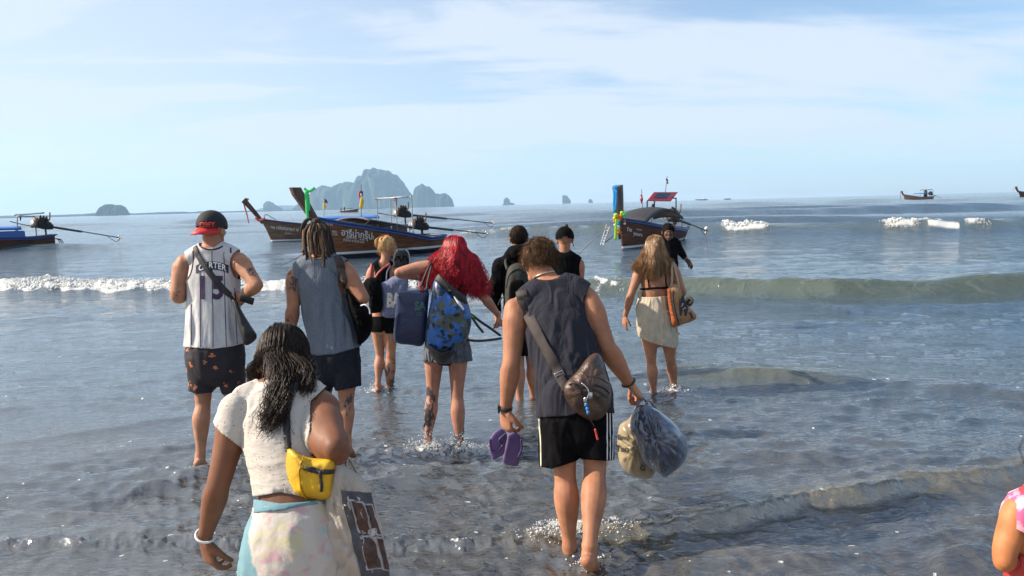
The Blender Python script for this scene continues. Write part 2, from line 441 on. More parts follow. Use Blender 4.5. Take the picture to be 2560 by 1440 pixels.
# ------------------------------------------------------------------ the body
SKIN = {}
def skin(name, c, c2=None):
    if name not in SKIN:
        mt = mat('skin_' + name, c, .56, var=.12, scale=16, bump=.08, bscale=220, spec=.3, sss=.25, color2=c2)
        SKIN[name] = mt
    return SKIN[name]
class Body:
    def __init__(s, Y, build=1.0, voxel=.006):
        s.Y = Y; s.g = Geo(); s.b = build; s.voxel = voxel; s.hands = []
    def P(s, n):
        return np.array(W(n[0], n[1], s.Y + (n[2] if len(n) > 2 else 0)))
    def limb(s, nodes, side=None, k=4, seg=14):
        """nodes: (px, py, dY, half width px, depth ratio)"""
        P = [s.P(n) for n in nodes]; R = []
        for n in nodes:
            r = n[3] * (s.Y + n[2]) / F_PX; R.append((r, r * (n[4] if len(n) > 4 else 1.0)))
        s.g.tube(P, R, k=k, seg=seg, side=side)
    def blob(s, n, r, M=None): s.g.ball(s.P(n), r, M)
    def arm(s, sh, el, wr, m=1.0, fore=1.0, el_bulge=0):
        a, b, c = s.P(sh), s.P(el), s.P(wr); k = s.b * m
        s.g.tube([a, a + (b - a) * .22, a + (b - a) * .5, a + (b - a) * .8, b], np.array([.052, .056, .047, .041, .038]) * k)
        f = k * fore
        s.g.tube([b, b + (c - b) * .14, b + (c - b) * .32, b + (c - b) * .62, b + (c - b) * .88, c], [(.038 * f, .038 * f), (.043 * f, .041 * f), (.042 * f, .040 * f), (.034 * f, .032 * f), (.027 * f, .023 * f), (.027 * f, .020 * f)])
        return a, b, c
    def leg(s, hip, kn, an, m=1.0, calf=1.0):
        a, b, c = s.P(hip), s.P(kn), s.P(an); k = s.b * m
        s.g.tube([a, a + (b - a) * .25, a + (b - a) * .6, a + (b - a) * .88, b], np.array([.088, .084, .068, .055, .052]) * k)
        q = k * calf; bk = np.array([0, -.016, 0]) * q
        s.g.tube([b, b + (c - b) * .12, b + (c - b) * .32 + bk, b + (c - b) * .55 + bk * .6, b + (c - b) * .8, c], np.array([.050, .049, .057, .048, .034, .032]) * q)
        s.g.ball(b + np.array([0, .018, 0]) * k, (.042 * k, .042 * k, .052 * k))
        s.g.ball(c + (b - c) * .02, (.036 * q, .034 * q, .028 * q))
        return a, b, c
    def foot(s, an, heading, m=1.0, raise_=0.0, out=1):
        """an ankle point (world), heading a horizontal direction, raise_ = angle the heel is lifted"""
        k = s.b * m; f = unit(heading); u = np.array([0, 0, 1.0])
        fd = f * cos(raise_) - u * sin(raise_); ud = u * cos(raise_) + f * sin(raise_); sd = np.cross(fd, ud)
        heel = an - fd * .035 * k - ud * .050 * k; ball = an + fd * .135 * k - ud * .060 * k
        s.g.tube([an, an - ud * .03 * k + fd * .01 * k], [.034 * k, .036 * k])
        s.g.tube([heel, heel + fd * .035 * k, an + fd * .07 * k - ud * .038 * k, ball], [(.029 * k, .026 * k), (.033 * k, .030 * k), (.034 * k, .030 * k), (.044 * k, .016 * k)], side=sd)
        tp = fd if raise_ < .25 else f
        for i in range(5):
            o = (i - 2) * .0175 * k * out; ln = (.050, .046, .041, .036, .030)[i] * k; r = (.0125, .0085, .008, .0078, .0072)[i] * k
            p = ball + sd * -o * -1 + fd * .005; s.g.tube([p, p + tp * ln * .6, p + tp * ln - ud * .002], [r * 1.1, r, r * .9], seg=8, k=2)
    def hand(s, wr, d, palm, m=1.0, curl=(.5, .5, .5, .5), thumb=1, spread=.06, thumb_curl=.5):
        """wr wrist (world); d direction of the hand; palm = direction the palm faces; thumb = +1/-1 side it leaves from"""
        k = s.b * m * 1.02; d = unit(d); n = unit(np.asarray(palm, float) - d * np.dot(palm, d)); a = np.cross(d, n) * thumb   # a: towards the thumb
        s.g.tube([wr - d * .01 * k, wr + d * .02 * k, wr + d * .055 * k, wr + d * .088 * k], [(.025 * k, .018 * k), (.034 * k, .017 * k), (.040 * k, .016 * k), (.039 * k, .013 * k)], side=a, seg=12)
        L = (.075, .084, .078, .060); r0 = (.0092, .0095, .0090, .0080)
        for i in range(4):
            o = (1.5 - i) * .0205 * k; base = wr + d * (.084 - .004 * abs(i - 1)) * k + a * o
            dd = unit(d + a * (1.5 - i) * spread); P = [base - dd * .012 * k, base]; c = curl[i]; ang = 0; p = base
            for j, fr in enumerate((.46, .30, .24)):
                ang += c * (.75 if j == 0 else 1.0)
                q = dd * cos(ang) + n * sin(ang); p = p + q * L[i] * fr * k; P.append(p)
            s.g.tube(P, [r0[i] * k * 1.05, r0[i] * k * 1.05, r0[i] * k, r0[i] * k * .93, r0[i] * k * .84], seg=8, k=3)
        b0 = wr + d * .022 * k + a * .024 * k; q1 = unit(d * .75 + a * .75 + n * .35); p1 = b0 + q1 * .040 * k
        q2 = unit(d * .95 + a * (.35 - .5 * thumb_curl) + n * (.3 + thumb_curl * .6)); p2 = p1 + q2 * .033 * k; p3 = p2 + unit(q2 + n * .2 - a * .15 * thumb_curl) * .026 * k
        s.g.tube([b0 - q1 * .005, p1, p2, p3], [.0165 * k, .0125 * k, .0105 * k, .0092 * k], seg=9, k=3)
        s.hands.append((wr + d * .09, .14)); return wr + d * .085 * k + n * .02 * k
    def head(s, c, f, up, m=1.0, nose=1.0):
        """c centre of the skull (world), f the way the face looks, up the crown direction"""
        k = .98 * m; f = unit(f); up = unit(np.asarray(up, float) - f * np.dot(up, f)); r = np.cross(f, up); M = np.stack([r, f, up], 1); s.hM = M; s.hc = np.asarray(c, float); s.hk = k
        def q(x, y, z): return s.hc + M @ (np.array([x, y, z]) * k)
        s.q = q; g = s.g
        g.ball(q(0, -.012, .022), np.array([.076, .094, .088]) * k, M)
        g.ball(q(0, .030, -.015), np.array([.064, .062, .075]) * k, M)
        g.ball(q(0, .048, -.072), np.array([.044, .042, .036]) * k, M)
        g.ball(q(0, .072, -.098), np.array([.022, .018, .016]) * k, M)
        g.tube([q(-.030, .084, .020), q(0, .093, .022), q(.030, .084, .020)], [.010 * k, .011 * k, .010 * k], seg=8, k=2)
        g.tube([q(0, .090, .012), q(0, .108, -.022), q(0, .104, -.034)], [(.008 * k, .008 * k), (.013 * k, .012 * k), (.015 * k, .009 * k)], seg=8, k=2)
        g.tube([q(-.020, .086, -.060), q(0, .093, -.059), q(.020, .086, -.060)], [.006 * k, .0085 * k, .006 * k], seg=8, k=2)
        for sg in (-1, 1):
            g.ball(q(.033 * sg, .068, -.022), np.array([.022, .018, .020]) * k, M)
            g.ball(q(.079 * sg, -.004, -.014), np.array([.010, .021, .031]) * k, M)
            g.ball(q(.086 * sg, -.012, -.002), np.array([.008, .016, .018]) * k, M)
        return q
    def neck(s, base, m=1.0):
        q = s.q; s.g.tube([base, base * .5 + q(0, -.03, -.075) * .5, q(0, -.025, -.05)], np.array([.062, .056, .056]) * m * s.b)
    def finish(s, name, parent, material, it=4, ratio=.30):
        H = s.hands
        def keep(V):
            w = np.ones(len(V))
            for c, r in H: w = np.minimum(w, np.clip((np.linalg.norm(V - c, axis=1) - r * .75) / (r * .4), .12, 1))
            if hasattr(s, 'hc'): w = np.minimum(w, np.clip((np.linalg.norm(V - s.q(0, .1, -.03), axis=1) - .05) / .05, .25, 1))
            return w
        me = fuse(s.g, s.voxel, it, keep, ratio); s.me = me
        s.bvh = bvh(me)
        return link(name, me.copy(), material, parent)
def push_out(me, b, gap=.006, it=2):
    for _ in range(it):
        V = verts(me); moved = np.zeros(len(V), bool)
        for i, v in enumerate(V):
            r = b.find_nearest(Vector(v), .09)
            if r[0] is None: continue
            d = (Vector(v) - r[0]).dot(r[1])
            if d < gap: V[i] = v + np.array(r[1]) * (gap - d) * 1.0; moved[i] = True
        setverts(me, V)
        if not moved.any(): break
def garment(nodes_fn, voxel=.008, it=3, cutf=None, fold=None, t=.003, name='cloth', material=None, parent=None, ratio=None, cuts=(), body=None, gap=.006, inside=None):
    g = Geo(); nodes_fn(g); me = fuse(g, voxel, it)
    if fold: fold(me)
    if body is not None:
        push_out(me, body.bvh if isinstance(body, Body) else body, gap); relax(me, 1)
    if inside is not None:
        bi = bvh(inside); V = verts(me)
        for i, v in enumerate(V):
            r = bi.find_nearest(Vector(v), .12)
            if r[0] is None: continue
            dv = Vector(v) - r[0]; d = dv.dot(r[1])
            if d > -.005 and (dv - r[1] * d).length < .02: V[i] = v - np.array(r[1]) * (d + .005)
        setverts(me, V)
    for c in ([cutf] if cutf else []) + list(cuts): me = cut(me, c)
    me = run_mods(me, [('DECIMATE', dict(ratio=.55))])
    raw = me.copy()
    me = thick(me, t)
    o = link(name, me, material, parent)
    return o, raw
def gtube(g, Y, nodes, side=None, k=4, seg=20):
    P = [np.array(W(n[0], n[1], Y + n[2])) for n in nodes]; R = [(n[3] * (Y + n[2]) / F_PX, n[3] * (Y + n[2]) / F_PX * n[4]) for n in nodes]
    g.tube(P, R, k=k, seg=seg, side=side)
def below(line):
    """keep what lies above the picture line (hem)"""
    xs, ys = zip(*line)
    return lambda V: np.interp(proj(V)[:, 0], xs, ys) - proj(V)[:, 1]
def above(line):
    xs, ys = zip(*line)
    return lambda V: (proj(V)[:, 1] - np.interp(proj(V)[:, 0], xs, ys))
def outside(c, r, M=None):
    c = np.asarray(c, float); r = np.asarray(r, float)
    return lambda V: (np.linalg.norm(((V - c) if M is None else (V - c) @ M) / r, axis=1) - 1) * .1
# hair --------------------------------------------------------------------------
def strands(paths, r0, r1=None, seg=3):
    """paths (n, m, 3): one mesh of thin hairs / locks"""
    A = np.asarray(paths, float); n, mm, _ = A.shape
    T = np.gradient(A, axis=1); T /= np.linalg.norm(T, axis=2, keepdims=True) + 1e-9
    ref = np.array([.3, .9, .2]); S = np.cross(T, ref); S /= np.linalg.norm(S, axis=2, keepdims=True) + 1e-9; D = np.cross(T, S)
    rad = np.linspace(1, .35 if r1 is None else r1, mm)[None, :, None, None] * (np.asarray(r0).reshape(-1, 1, 1, 1) if np.ndim(r0) else r0)
    a = (np.arange(seg) / seg * 2 * pi)[None, None, :, None]
    V = A[:, :, None, :] + rad * (np.cos(a) * S[:, :, None, :] + np.sin(a) * D[:, :, None, :])
    V = V.reshape(-1, 3); i = np.arange(n)[:, None, None] * mm * seg + np.arange(mm - 1)[None, :, None] * seg + np.arange(seg)[None, None, :]
    j = np.arange(n)[:, None, None] * mm * seg + np.arange(mm - 1)[None, :, None] * seg + ((np.arange(seg) + 1) % seg)[None, None, :]
    Q = np.stack([i, j, j + seg, i + seg], -1).reshape(-1, 4)
    me = bpy.data.meshes.new('hair'); me.vertices.add(len(V)); me.vertices.foreach_set('co', V.astype(np.float32).ravel())
    me.loops.add(Q.size); me.loops.foreach_set('vertex_index', Q.ravel().astype(np.int32)); me.polygons.add(len(Q)); me.polygons.foreach_set('loop_start', (np.arange(len(Q)) * 4).astype(np.int32)); me.update(calc_edges=True)
    return me
def hairmat(name, dark, light, scale=38, rough=.38, stretch=(1, 1, .18), spec=.5, tips=None):
    mt = mat('hair_' + name, light, rough, scale=scale, color2=dark, stretch=stretch, spec=spec, var=.1)
    return mt
# ------------------------------------------------------------------ the air
def box_mesh(name, x0, x1, y0, y1, z0, z1):
    me = bpy.data.meshes.new(name)
    v = [(x, y, z) for z in (z0, z1) for y in (y0, y1) for x in (x0, x1)]
    me.from_pydata(v, [], [(0, 2, 3, 1), (4, 5, 7, 6), (0, 1, 5, 4), (2, 6, 7, 3), (0, 4, 6, 2), (1, 3, 7, 5)])
    return me
HZ = 12000.0
hz = bpy.data.materials.new('haze_air'); hz.use_nodes = True
hn, hl = hz.node_tree.nodes, hz.node_tree.links
hn.clear()
ho = N(hn, 'ShaderNodeOutputMaterial'); hv = N(hn, 'ShaderNodeVolumePrincipled')
hv.inputs['Color'].default_value = (0.48, 0.74, 1.0, 1)
hv.inputs['Density'].default_value = 1.0e-4
hv.inputs['Anisotropy'].default_value = 0.15
hl.new(hv.outputs[0], ho.inputs['Volume'])
haze = link('haze', box_mesh('haze', -HZ, HZ, -HZ, HZ, -6.0, 420.0), hz, smoothed=False)
tag(haze, kind='stuff')
scene.cycles.volume_bounces = 1

# ------------------------------------------------------------------ the sea
def pl(pts):
    a = np.array(pts, float); return a[:, 0], a[:, 1]
W1X, W1Y = pl([(-30, 60), (-3, 47), (.5, 44.5), (6, 41), (12, 37.6), (17, 36.5), (22, 35.2), (30, 33), (60, 28)])
W2X, W2Y = pl([(-40, 24), (-12.5, 18.9), (-6, 17.2), (-2, 16.6), (-.4, 16.4), (1.6, 15.2), (3.5, 14.1), (5.4, 12.75), (7, 12.5), (8.4, 12.5), (12, 12.3), (30, 11)])
W4X, W4Y = pl([(-8, 4.3), (-2.7, 3.96), (-1.4, 3.90), (-.3, 3.80), (.44, 3.86), (1.1, 4.0), (1.8, 4.22), (2.8, 4.48), (4, 4.9), (9, 6)])
def crest(u, wf, wb):
    return np.where(u < 0, np.exp(-(np.abs(u) / wf) ** 2), np.exp(-(u / wb) ** 1.6 if False else -(np.abs(u) / wb) ** 1.7))
RIP = []
rr = np.random.RandomState(11)
for i in range(64):
    lam = 0.09 * (28.0) ** (i / 63.0)
    th = rr.normal(radians(99), radians(17 + 16 * (lam < .5)))
    if lam < 0.35 and i % 3 == 0: th += radians(rr.choice([-50, 50]))
    RIP.append((lam, th, rr.uniform(0, 2 * pi)))
FEET = [(W(px, py, Y).x, Y, r, f) for px, py, Y, r, f in ((1075, 1112, 5.45, .15, .95), (1150, 1128, 5.40, .17, .95), (1110, 1125, 5.35, .22, .8), (945, 962, 7.25, .13, .8), (1690, 985, 6.95, .12, .8), (1400, 1352, 3.88, .16, .85), (1545, 1352, 3.95, .13, .6), (1450, 1370, 3.80, .10, .5), (1470, 1430, 3.55, .10, .5), (495, 1172, 5.1, .08, .5))]
def sea_height(x, y, dr):
    """height and foam of the sea at (x, y); dr = spacing of the grid, so that ripples finer than it are left to the material"""
    z = np.zeros_like(x); foam = np.zeros_like(x)
    lift = np.zeros_like(x)  # wave-face mask for the painted glow of sun through thin crests
    d = np.hypot(x, y)
    # long swells out at sea
    for k, (lam, a, dirx, ph) in enumerate([(13, .10, .12, 0.4), (19, .13, .10, 2.1), (31, .15, .07, 4.0)]):
        ang = (y + dirx * x + 2.4 * vnoise(x * .022, y * .022, s=31 + k)) / lam * 2 * pi + ph
        c = np.sin(ang); c = np.sign(c) * np.abs(c) ** .9 + .35 * c * c
        gate = smooth(24, 62, y) * (1 - smooth(240, 520, y)) * (0.42 + .58 * smooth(-14, 12, x)) * (.65 + .6 * vnoise(x * .013, y * .03, s=77 + k))
        z += 1.7 * a * c * gate
    for k, (yy, a, w) in enumerate([(52, .26, 1.9), (66, .28, 2.4), (84, .34, 3.0), (112, .34, 4.0)]):
        yc = yy - .20 * x * (1 if k < 2 else 1.2) + 2.6 * vnoise(x * .045, x * 0 + 3 * k, s=41 + k)
        z += 1.6 * a * crest(y - yc, w * .5, w * 1.8) * smooth(-10 - 4 * k, 10, x) * (.75 + .45 * vnoise(x * .07, y * 0 + k, s=51 + k))
    for k, (yy, a, w, xx) in enumerate([(64, .22, 2.2, -20), (40, .16, 1.6, -14), (29, .10, 1.2, -9), (90, .25, 3.0, -30), (130, .3, 4, -30)]):
        yc = yy - .06 * x + 1.6 * vnoise(x * .09, x * 0 + 9 * k, s=61 + k)
        z += 1.5 * a * crest(y - yc, w * .6, w * 1.6) * np.clip(.45 + .9 * vnoise(x * .11, y * 0 + k, s=71 + k), 0, 1.2) * (1 - smooth(-6, 6, x))
    # W1, the farther breaker
    yc = np.interp(x, W1X, W1Y) + .5 * vnoise(x * .16, x * 0, s=8)
    u = y - yc
    a1 = .60 * smooth(-6, 3, x) * (.82 + .22 * vnoise(x * .13, x * 0, s=9))
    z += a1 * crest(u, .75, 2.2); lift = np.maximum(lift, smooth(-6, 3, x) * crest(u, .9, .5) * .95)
    def seg(x, a, b, s): return smooth(a - s, a + s, x) * (1 - smooth(b - s, b + s, x))
    f1 = np.maximum.reduce([seg(x, 10.4, 12.6, .35), seg(x, 17.7, 21.9, .35), .42 * seg(x, -3.2, .4, .9)])
    nz = fbm(x * 1.7, y * 1.7, o=4, s=21)
    f1 = f1 * smooth(-1.0, .1, fbm(x * 1.3, y * .9, o=3, s=37) + .3)
    fb = f1 * smooth(-.85, -.60, u + .28 * nz) * (1 - smooth(-.05, .40, u + .25 * nz))
    foam = np.maximum(foam, fb)
    z += fb * (.03 + .06 * fbm(x * 3.1, y * 3.1, o=4, s=22))
    # W2, the nearer breaker: white water on the left, a smooth green wall on the right
    yc = np.interp(x, W2X, W2Y) + .22 * vnoise(x * .35, x * 0, s=12)
    u = y - yc
    a2 = np.interp(x, [-20, -12, -4, 1, 3, 5.5, 6.6, 8.5, 14], [.20, .21, .20, .22, .27, .41, .36, .40, .36]) * (.93 + .12 * vnoise(x * .6, x * 0, s=13))
    wf = np.interp(x, [-4, 1.5, 4, 8], [.40, .34, .40, .42])
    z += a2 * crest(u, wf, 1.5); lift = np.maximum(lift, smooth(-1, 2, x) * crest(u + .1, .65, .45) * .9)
    f2 = np.maximum.reduce([1 - smooth(-3.6, -2.9, x), seg(x, -3.2, .25, .25) * .85, (seg(x, 1.55, 2.15, .22) * (.55 + .6 * fbm(x * 6, y * 6, o=2, s=36)))])
    nz = fbm(x * 2.6, y * 2.6, o=5, s=23)
    fb = f2 * smooth(-.66, -.46, u + .16 * nz) * (1 - smooth(.05, .40, u + .10 * nz))
    foam = np.maximum(foam, fb * (.80 + .25 * fbm(x * 5, y * 5, o=3, s=24)))
    z += fb * (.02 + .05 * fbm(x * 5.2, y * 5.2, o=4, s=25))
    # lace left behind and in front of the broken wave
    lace = 1 - np.abs(fbm(x * 1.5 + .6 * nz, y * 2.3, o=4, s=26)) * 2.2
    foam = np.maximum(foam, .40 * smooth(.75, .98, lace) * (1 - smooth(-3, -1, x)) * smooth(-1.8, -.6, u) * (1 - smooth(-.6, -.3, u)))
    foam = np.maximum(foam, .35 * smooth(.86, .99, lace) * smooth(.2, 1.5, u) * (1 - smooth(3.5, 9, u)) * (.35 + .65 * smooth(2, 6, x)))
    # secondary rim under W2 at the right
    z += .10 * crest(y - (yc - 1.15 - .12 * vnoise(x * .8, x * 0, s=14)), .22, .7) * smooth(3.2, 5.2, x) * (.7 + .5 * vnoise(x * .5, x * 0, s=15))
    # W3, a lone hump
    yc = 7.35 - .12 * (x - 2.2) + .06 * np.sin(x * 4)
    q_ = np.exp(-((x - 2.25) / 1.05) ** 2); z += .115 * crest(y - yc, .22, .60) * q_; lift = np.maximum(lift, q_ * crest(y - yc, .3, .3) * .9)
    z += .05 * crest(y - (6.75 - .42 * (x - 4)), .2, .5) * np.exp(-((x - 4.0) / 1.2) ** 2)
    z += .035 * crest(y - (5.05 + .1 * np.sin(2.3 * x)), .16, .4) * np.exp(-((x - 2.1) / .8) ** 2)
    z += .05 * crest(y - (10.3 - .15 * (x - 5)), .3, .7) * np.exp(-((x - 6.5) / 2.5) ** 2)
    z += .03 * crest(y - (9.2 - .1 * x), .25, .7) * np.exp(-((x + 4.5) / 2.5) ** 2)
    # W4, the last thin edge running up the sand
    yc = np.interp(x, W4X, W4Y) + .035 * vnoise(x * 2.4, x * 0, s=16) + .015 * vnoise(x * 8, x * 0, s=17)
    u = y - yc
    a4 = np.interp(x, [-3, -1, .5, 1.0, 1.25, 1.6, 2.2, 3.2], [.028, .028, .040, .068, .098, .078, .092, .095])
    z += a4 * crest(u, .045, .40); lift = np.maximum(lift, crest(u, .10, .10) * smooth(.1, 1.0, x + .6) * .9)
    nz = fbm(x * 9, y * 9, o=4, s=27)
    f4 = np.maximum.reduce([1 - smooth(-.2, 1.0, x), .8 * seg(x, 1.25, 2.0, .2)])
    g4 = f4 * np.exp(-((u + .01) / .075) ** 2)
    z += g4 * .016 * (fbm(x * 17, y * 17, o=3, s=28))
    foam = np.maximum(foam, .62 * g4 * smooth(.25, .85, fbm(x * 34, y * 34, o=3, s=30) * .8 + nz * .35))
    # oblique ridges on the left
    for k, (x0, y0, a, sl) in enumerate([(-2.0, 4.95, .030, .62), (-1.4, 4.35, .016, .55), (-3.2, 6.2, .02, .5), (-2.6, 5.6, .016, .5)]):
        yc = y0 + sl * (x - x0) + .03 * vnoise(x * 3, x * 0, s=80 + k)
        z += a * crest(y - yc, .05, .30) * np.exp(-((x - x0) / .8) ** 2)
    # a dark trough close in
    z += .028 * crest(y - (3.55 + .03 * np.sin(3 * x + 1)), .06, .5) * smooth(-.6, .5, x) * (1 - smooth(3, 4.2, x)) * (.8 + .4 * vnoise(x * 1.7, x * 0, s=18))
    # ripples
    calm = .70 + .6 * vnoise(x * .5, y * .8, s=19)
    qx = x + .10 * fbm(x * 1.1, y * 1.1, o=2, s=91); qy = y + .10 * fbm(x * 1.3, y * 1.3, o=2, s=92)
    for lam, th, ph in RIP:
        k = 2 * pi / lam
        a = .0088 * lam ** .88 * (1.3 if lam < .25 else .9 if lam < .42 else .30 if lam < 1.0 else .22)
        keep = smooth(2.2, 4.5, lam / dr)
        if not np.any(keep > 0): continue
        s_ = np.sin(k * (qx * cos(th) + qy * sin(th)) + ph)
        z += a * keep * calm * (2.2 * (.5 + .5 * s_) ** 1.7 - 1)
    # churned foam round the waders' feet
    for fx, fy, fr, fs in FEET:
        q_ = np.exp(-(((x - fx) / fr) ** 2 + ((y - fy) / (fr * .8)) ** 2))
        if np.any(q_ > .01):
            nf = fbm(x * 26, y * 26, o=4, s=29); foam = np.maximum(foam, fs * q_ * smooth(.05, .55, nf + .25 * q_)); z += .012 * q_ * nf
    for fx, fy, fr, fs in FEET:
        r_ = np.hypot(x - fx, y - fy); z += .006 * np.sin(r_ * 48 + fx * 9) * np.exp(-((r_ - .12) / .26) ** 2) * (r_ > .04)
    # floating specks of foam
    near = 1 - smooth(9, 16, d)
    cell = 7.5
    cx, cy = np.floor(x * cell), np.floor(y * cell * 1.0)
    z0 = np.zeros_like(x)
    jx = .5 + .35 * _h(cx, cy, z0, 3); jy = .5 + .35 * _h(cx, cy, z0, 4); r0 = .03 + .09 * np.clip(_h(cx, cy, z0, 6), 0, 1) ** 1.5
    dd = np.hypot((x * cell - cx - jx), (y * cell - cy - jy) * 1.25) + .09 * nz
    pick = (_h(cx, cy, z0, 9) > .62 - .55 * vnoise(x * .6, y * .6, s=95) * 1.0)
    foam = np.maximum(foam, .65 * near * pick * (1 - smooth(r0 * .7, r0, dd)))
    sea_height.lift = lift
    return z, np.clip(foam, 0, 1)

def build_sea():
    step = 2.0
    rows = [F_PX * CAM_H / s for s in np.concatenate([[.22, .35, .5, .7, 1.0, 1.4, 1.9], np.arange(2.5, 70, .7), np.arange(70, 280, 2.0), np.arange(280, 960, 2.8), np.arange(960, 1500, 9)])]
    d = np.array(sorted(rows))
    d = np.concatenate([[.15, .5, .9, 1.2], d[d > 1.4]])
    a_in = np.arctan(np.linspace(-.76, .76, 900))
    a_out = np.concatenate([np.linspace(-pi, -.70, 40)[:-1], a_in, np.linspace(.70, pi, 40)[1:]])
    A, D = np.meshgrid(a_out, d)
    X = D * np.sin(A); Y = D * np.cos(A)
    dD = np.gradient(d)[:, None] * np.ones_like(X)
    dD = np.maximum(dD, D * np.abs(np.gradient(a_out))[None, :])
    Z, Fm = sea_height(X.ravel(), Y.ravel(), dD.ravel())
    nr, nc = X.shape
    co = np.stack([X.ravel(), Y.ravel(), Z], 1).astype(np.float32)
    i = np.arange(nr - 1)[:, None] * nc + np.arange(nc - 1)[None, :]
    q = np.stack([i, i + 1, i + 1 + nc, i + nc], -1).reshape(-1, 4)[:, ::-1]
    me = bpy.data.meshes.new('sea')
    me.vertices.add(len(co)); me.vertices.foreach_set('co', co.ravel())
    me.loops.add(q.size); me.loops.foreach_set('vertex_index', q.ravel().astype(np.int32))
    me.polygons.add(len(q)); me.polygons.foreach_set('loop_start', (np.arange(len(q)) * 4).astype(np.int32))
    me.update(calc_edges=True)
    at = me.attributes.new('foam', 'FLOAT', 'POINT'); at.data.foreach_set('value', Fm.astype(np.float32))
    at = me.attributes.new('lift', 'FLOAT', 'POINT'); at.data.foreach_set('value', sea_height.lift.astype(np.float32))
    return me
def foam_puffs(name, spots, sub=1, seed=5):
    """one mesh of many small uneven blobs of foam; spots = (x, y, z, r)"""
    bm = bmesh.new(); bmesh.ops.create_icosphere(bm, subdivisions=sub, radius=1.0)
    bv = np.array([v.co[:] for v in bm.verts]); bf = np.array([[v.index for v in f.verts] for f in bm.faces]); bm.free()
    r_ = np.random.RandomState(seed); S = np.array(spots, float); n = len(S)
    sc = 1 + r_.uniform(-.3, .3, (n, len(bv), 1)); ax = r_.uniform(.7, 1.3, (n, 1, 3))
    V = bv[None] * sc * ax * S[:, None, 3:4] + S[:, None, :3]
    Fc = bf[None] + (np.arange(n) * len(bv))[:, None, None]
    me = bpy.data.meshes.new(name); me.from_pydata(V.reshape(-1, 3).tolist(), [], Fc.reshape(-1, 3).tolist()); return me
def water_material():
    mt, n, l, b = newmat('sea_water')
    tc = N(n, 'ShaderNodeTexCoord')
    def nz(scale, detail, stretch=(1, 1, 1), rot=0, dist=0.0):
        mp = N(n, 'ShaderNodeMapping'); mp.inputs['Scale'].default_value = stretch; mp.inputs['Rotation'].default_value = (0, 0, rot)
        l.new(tc.outputs['Object'], mp.inputs[0])
        t = N(n, 'ShaderNodeTexNoise'); t.inputs['Scale'].default_value = scale; t.inputs['Detail'].default_value = detail
        t.inputs['Roughness'].default_value = .55; t.inputs['Distortion'].default_value = dist
        l.new(mp.outputs[0], t.inputs['Vector']); return t
    a = nz(3.6, 3, (1, 3.4, 1), .10, .3); c = nz(15, 4, (1, 3.0, 1), -.06, .6)
    ad = N(n, 'ShaderNodeMath', operation='MULTIPLY_ADD'); ad.inputs[1].default_value = .20
    c2_ = nz(38, 3, (1, 2.2, 1), .05, .8); ad0 = N(n, 'ShaderNodeMath', operation='MULTIPLY_ADD'); ad0.inputs[1].default_value = .04; l.new(c2_.outputs['Fac'], ad0.inputs[0]); l.new(a.outputs['Fac'], ad0.inputs[2])
    fw = nz(2.3, 6, (1, 1.5, 1), .15, .5); sp0 = N(n, 'ShaderNodeSeparateXYZ'); l.new(tc.outputs['Object'], sp0.inputs[0]); mf_ = N(n, 'ShaderNodeMapRange'); mf_.inputs['From Min'].default_value = 6; mf_.inputs['From Max'].default_value = 22; mf_.inputs['To Min'].default_value = .25; mf_.inputs['To Max'].default_value = 4.2; l.new(sp0.outputs[1], mf_.inputs['Value'])
    def sparse(o_, lo, hi):
        q_ = N(n, 'ShaderNodeMapRange'); q_.inputs['From Min'].default_value = lo; q_.inputs['From Max'].default_value = hi; q_.interpolation_type = 'SMOOTHSTEP'; l.new(o_, q_.inputs['Value']); return q_.outputs[0]
    ad9 = N(n, 'ShaderNodeMath', operation='MULTIPLY_ADD'); l.new(sparse(fw.outputs['Fac'], .46, .74), ad9.inputs[0]); l.new(mf_.outputs[0], ad9.inputs[1]); l.new(ad0.outputs[0], ad9.inputs[2])
    l.new(sparse(c.outputs['Fac'], .44, .74), ad.inputs[0]); l.new(ad9.outputs[0], ad.inputs[2])
    bp = N(n, 'ShaderNodeBump'); bp.inputs['Strength'].default_value = .6; bp.inputs['Distance'].default_value = .024
    l.new(ad.outputs[0], bp.inputs['Height'])
    # silt: the water over the sand is brown, farther out green and deeper
    sep = N(n, 'ShaderNodeSeparateXYZ'); l.new(tc.outputs['Object'], sep.inputs[0])
    mr = N(n, 'ShaderNodeMapRange'); mr.inputs['From Min'].default_value = 3.0; mr.inputs['From Max'].default_value = 9.5
    l.new(sep.outputs[1], mr.inputs['Value'])
    silt = nz(.9, 5, (1, 1.4, 1), .2, .5)
    rs = N(n, 'ShaderNodeValToRGB'); rs.color_ramp.elements[0].position = .35; rs.color_ramp.elements[1].position = .68
    rs.color_ramp.elements[0].color = (.038, .038, .037, 1); rs.color_ramp.elements[1].color = (.078, .070, .056, 1)
    l.new(silt.outputs['Fac'], rs.inputs[0])
    mx = N(n, 'ShaderNodeMix', data_type='RGBA'); l.new(mr.outputs[0], mx.inputs['Factor'])
    l.new(rs.outputs[0], mx.inputs['A']); mx.inputs['B'].default_value = (.036, .064, .088, 1)
    al = N(n, 'ShaderNodeAttribute', attribute_name='lift'); mx2 = N(n, 'ShaderNodeMix', data_type='RGBA'); l.new(al.outputs['Fac'], mx2.inputs['Factor']); l.new(mx.outputs['Result'], mx2.inputs['A']); lc = N(n, 'ShaderNodeMix', data_type='RGBA'); l.new(mr.outputs[0], lc.inputs['Factor']); lc.inputs['A'].default_value = (.110, .092, .055, 1); lc.inputs['B'].default_value = (.052, .064, .024, 1); l.new(lc.outputs['Result'], mx2.inputs['B']); mx = mx2  # olive-brown painted on wave faces: sunlight through thin, silty crests put into colour
    l.new(mx.outputs['Result'], b.inputs['Base Color'])
    b.inputs['IOR'].default_value = 2.4
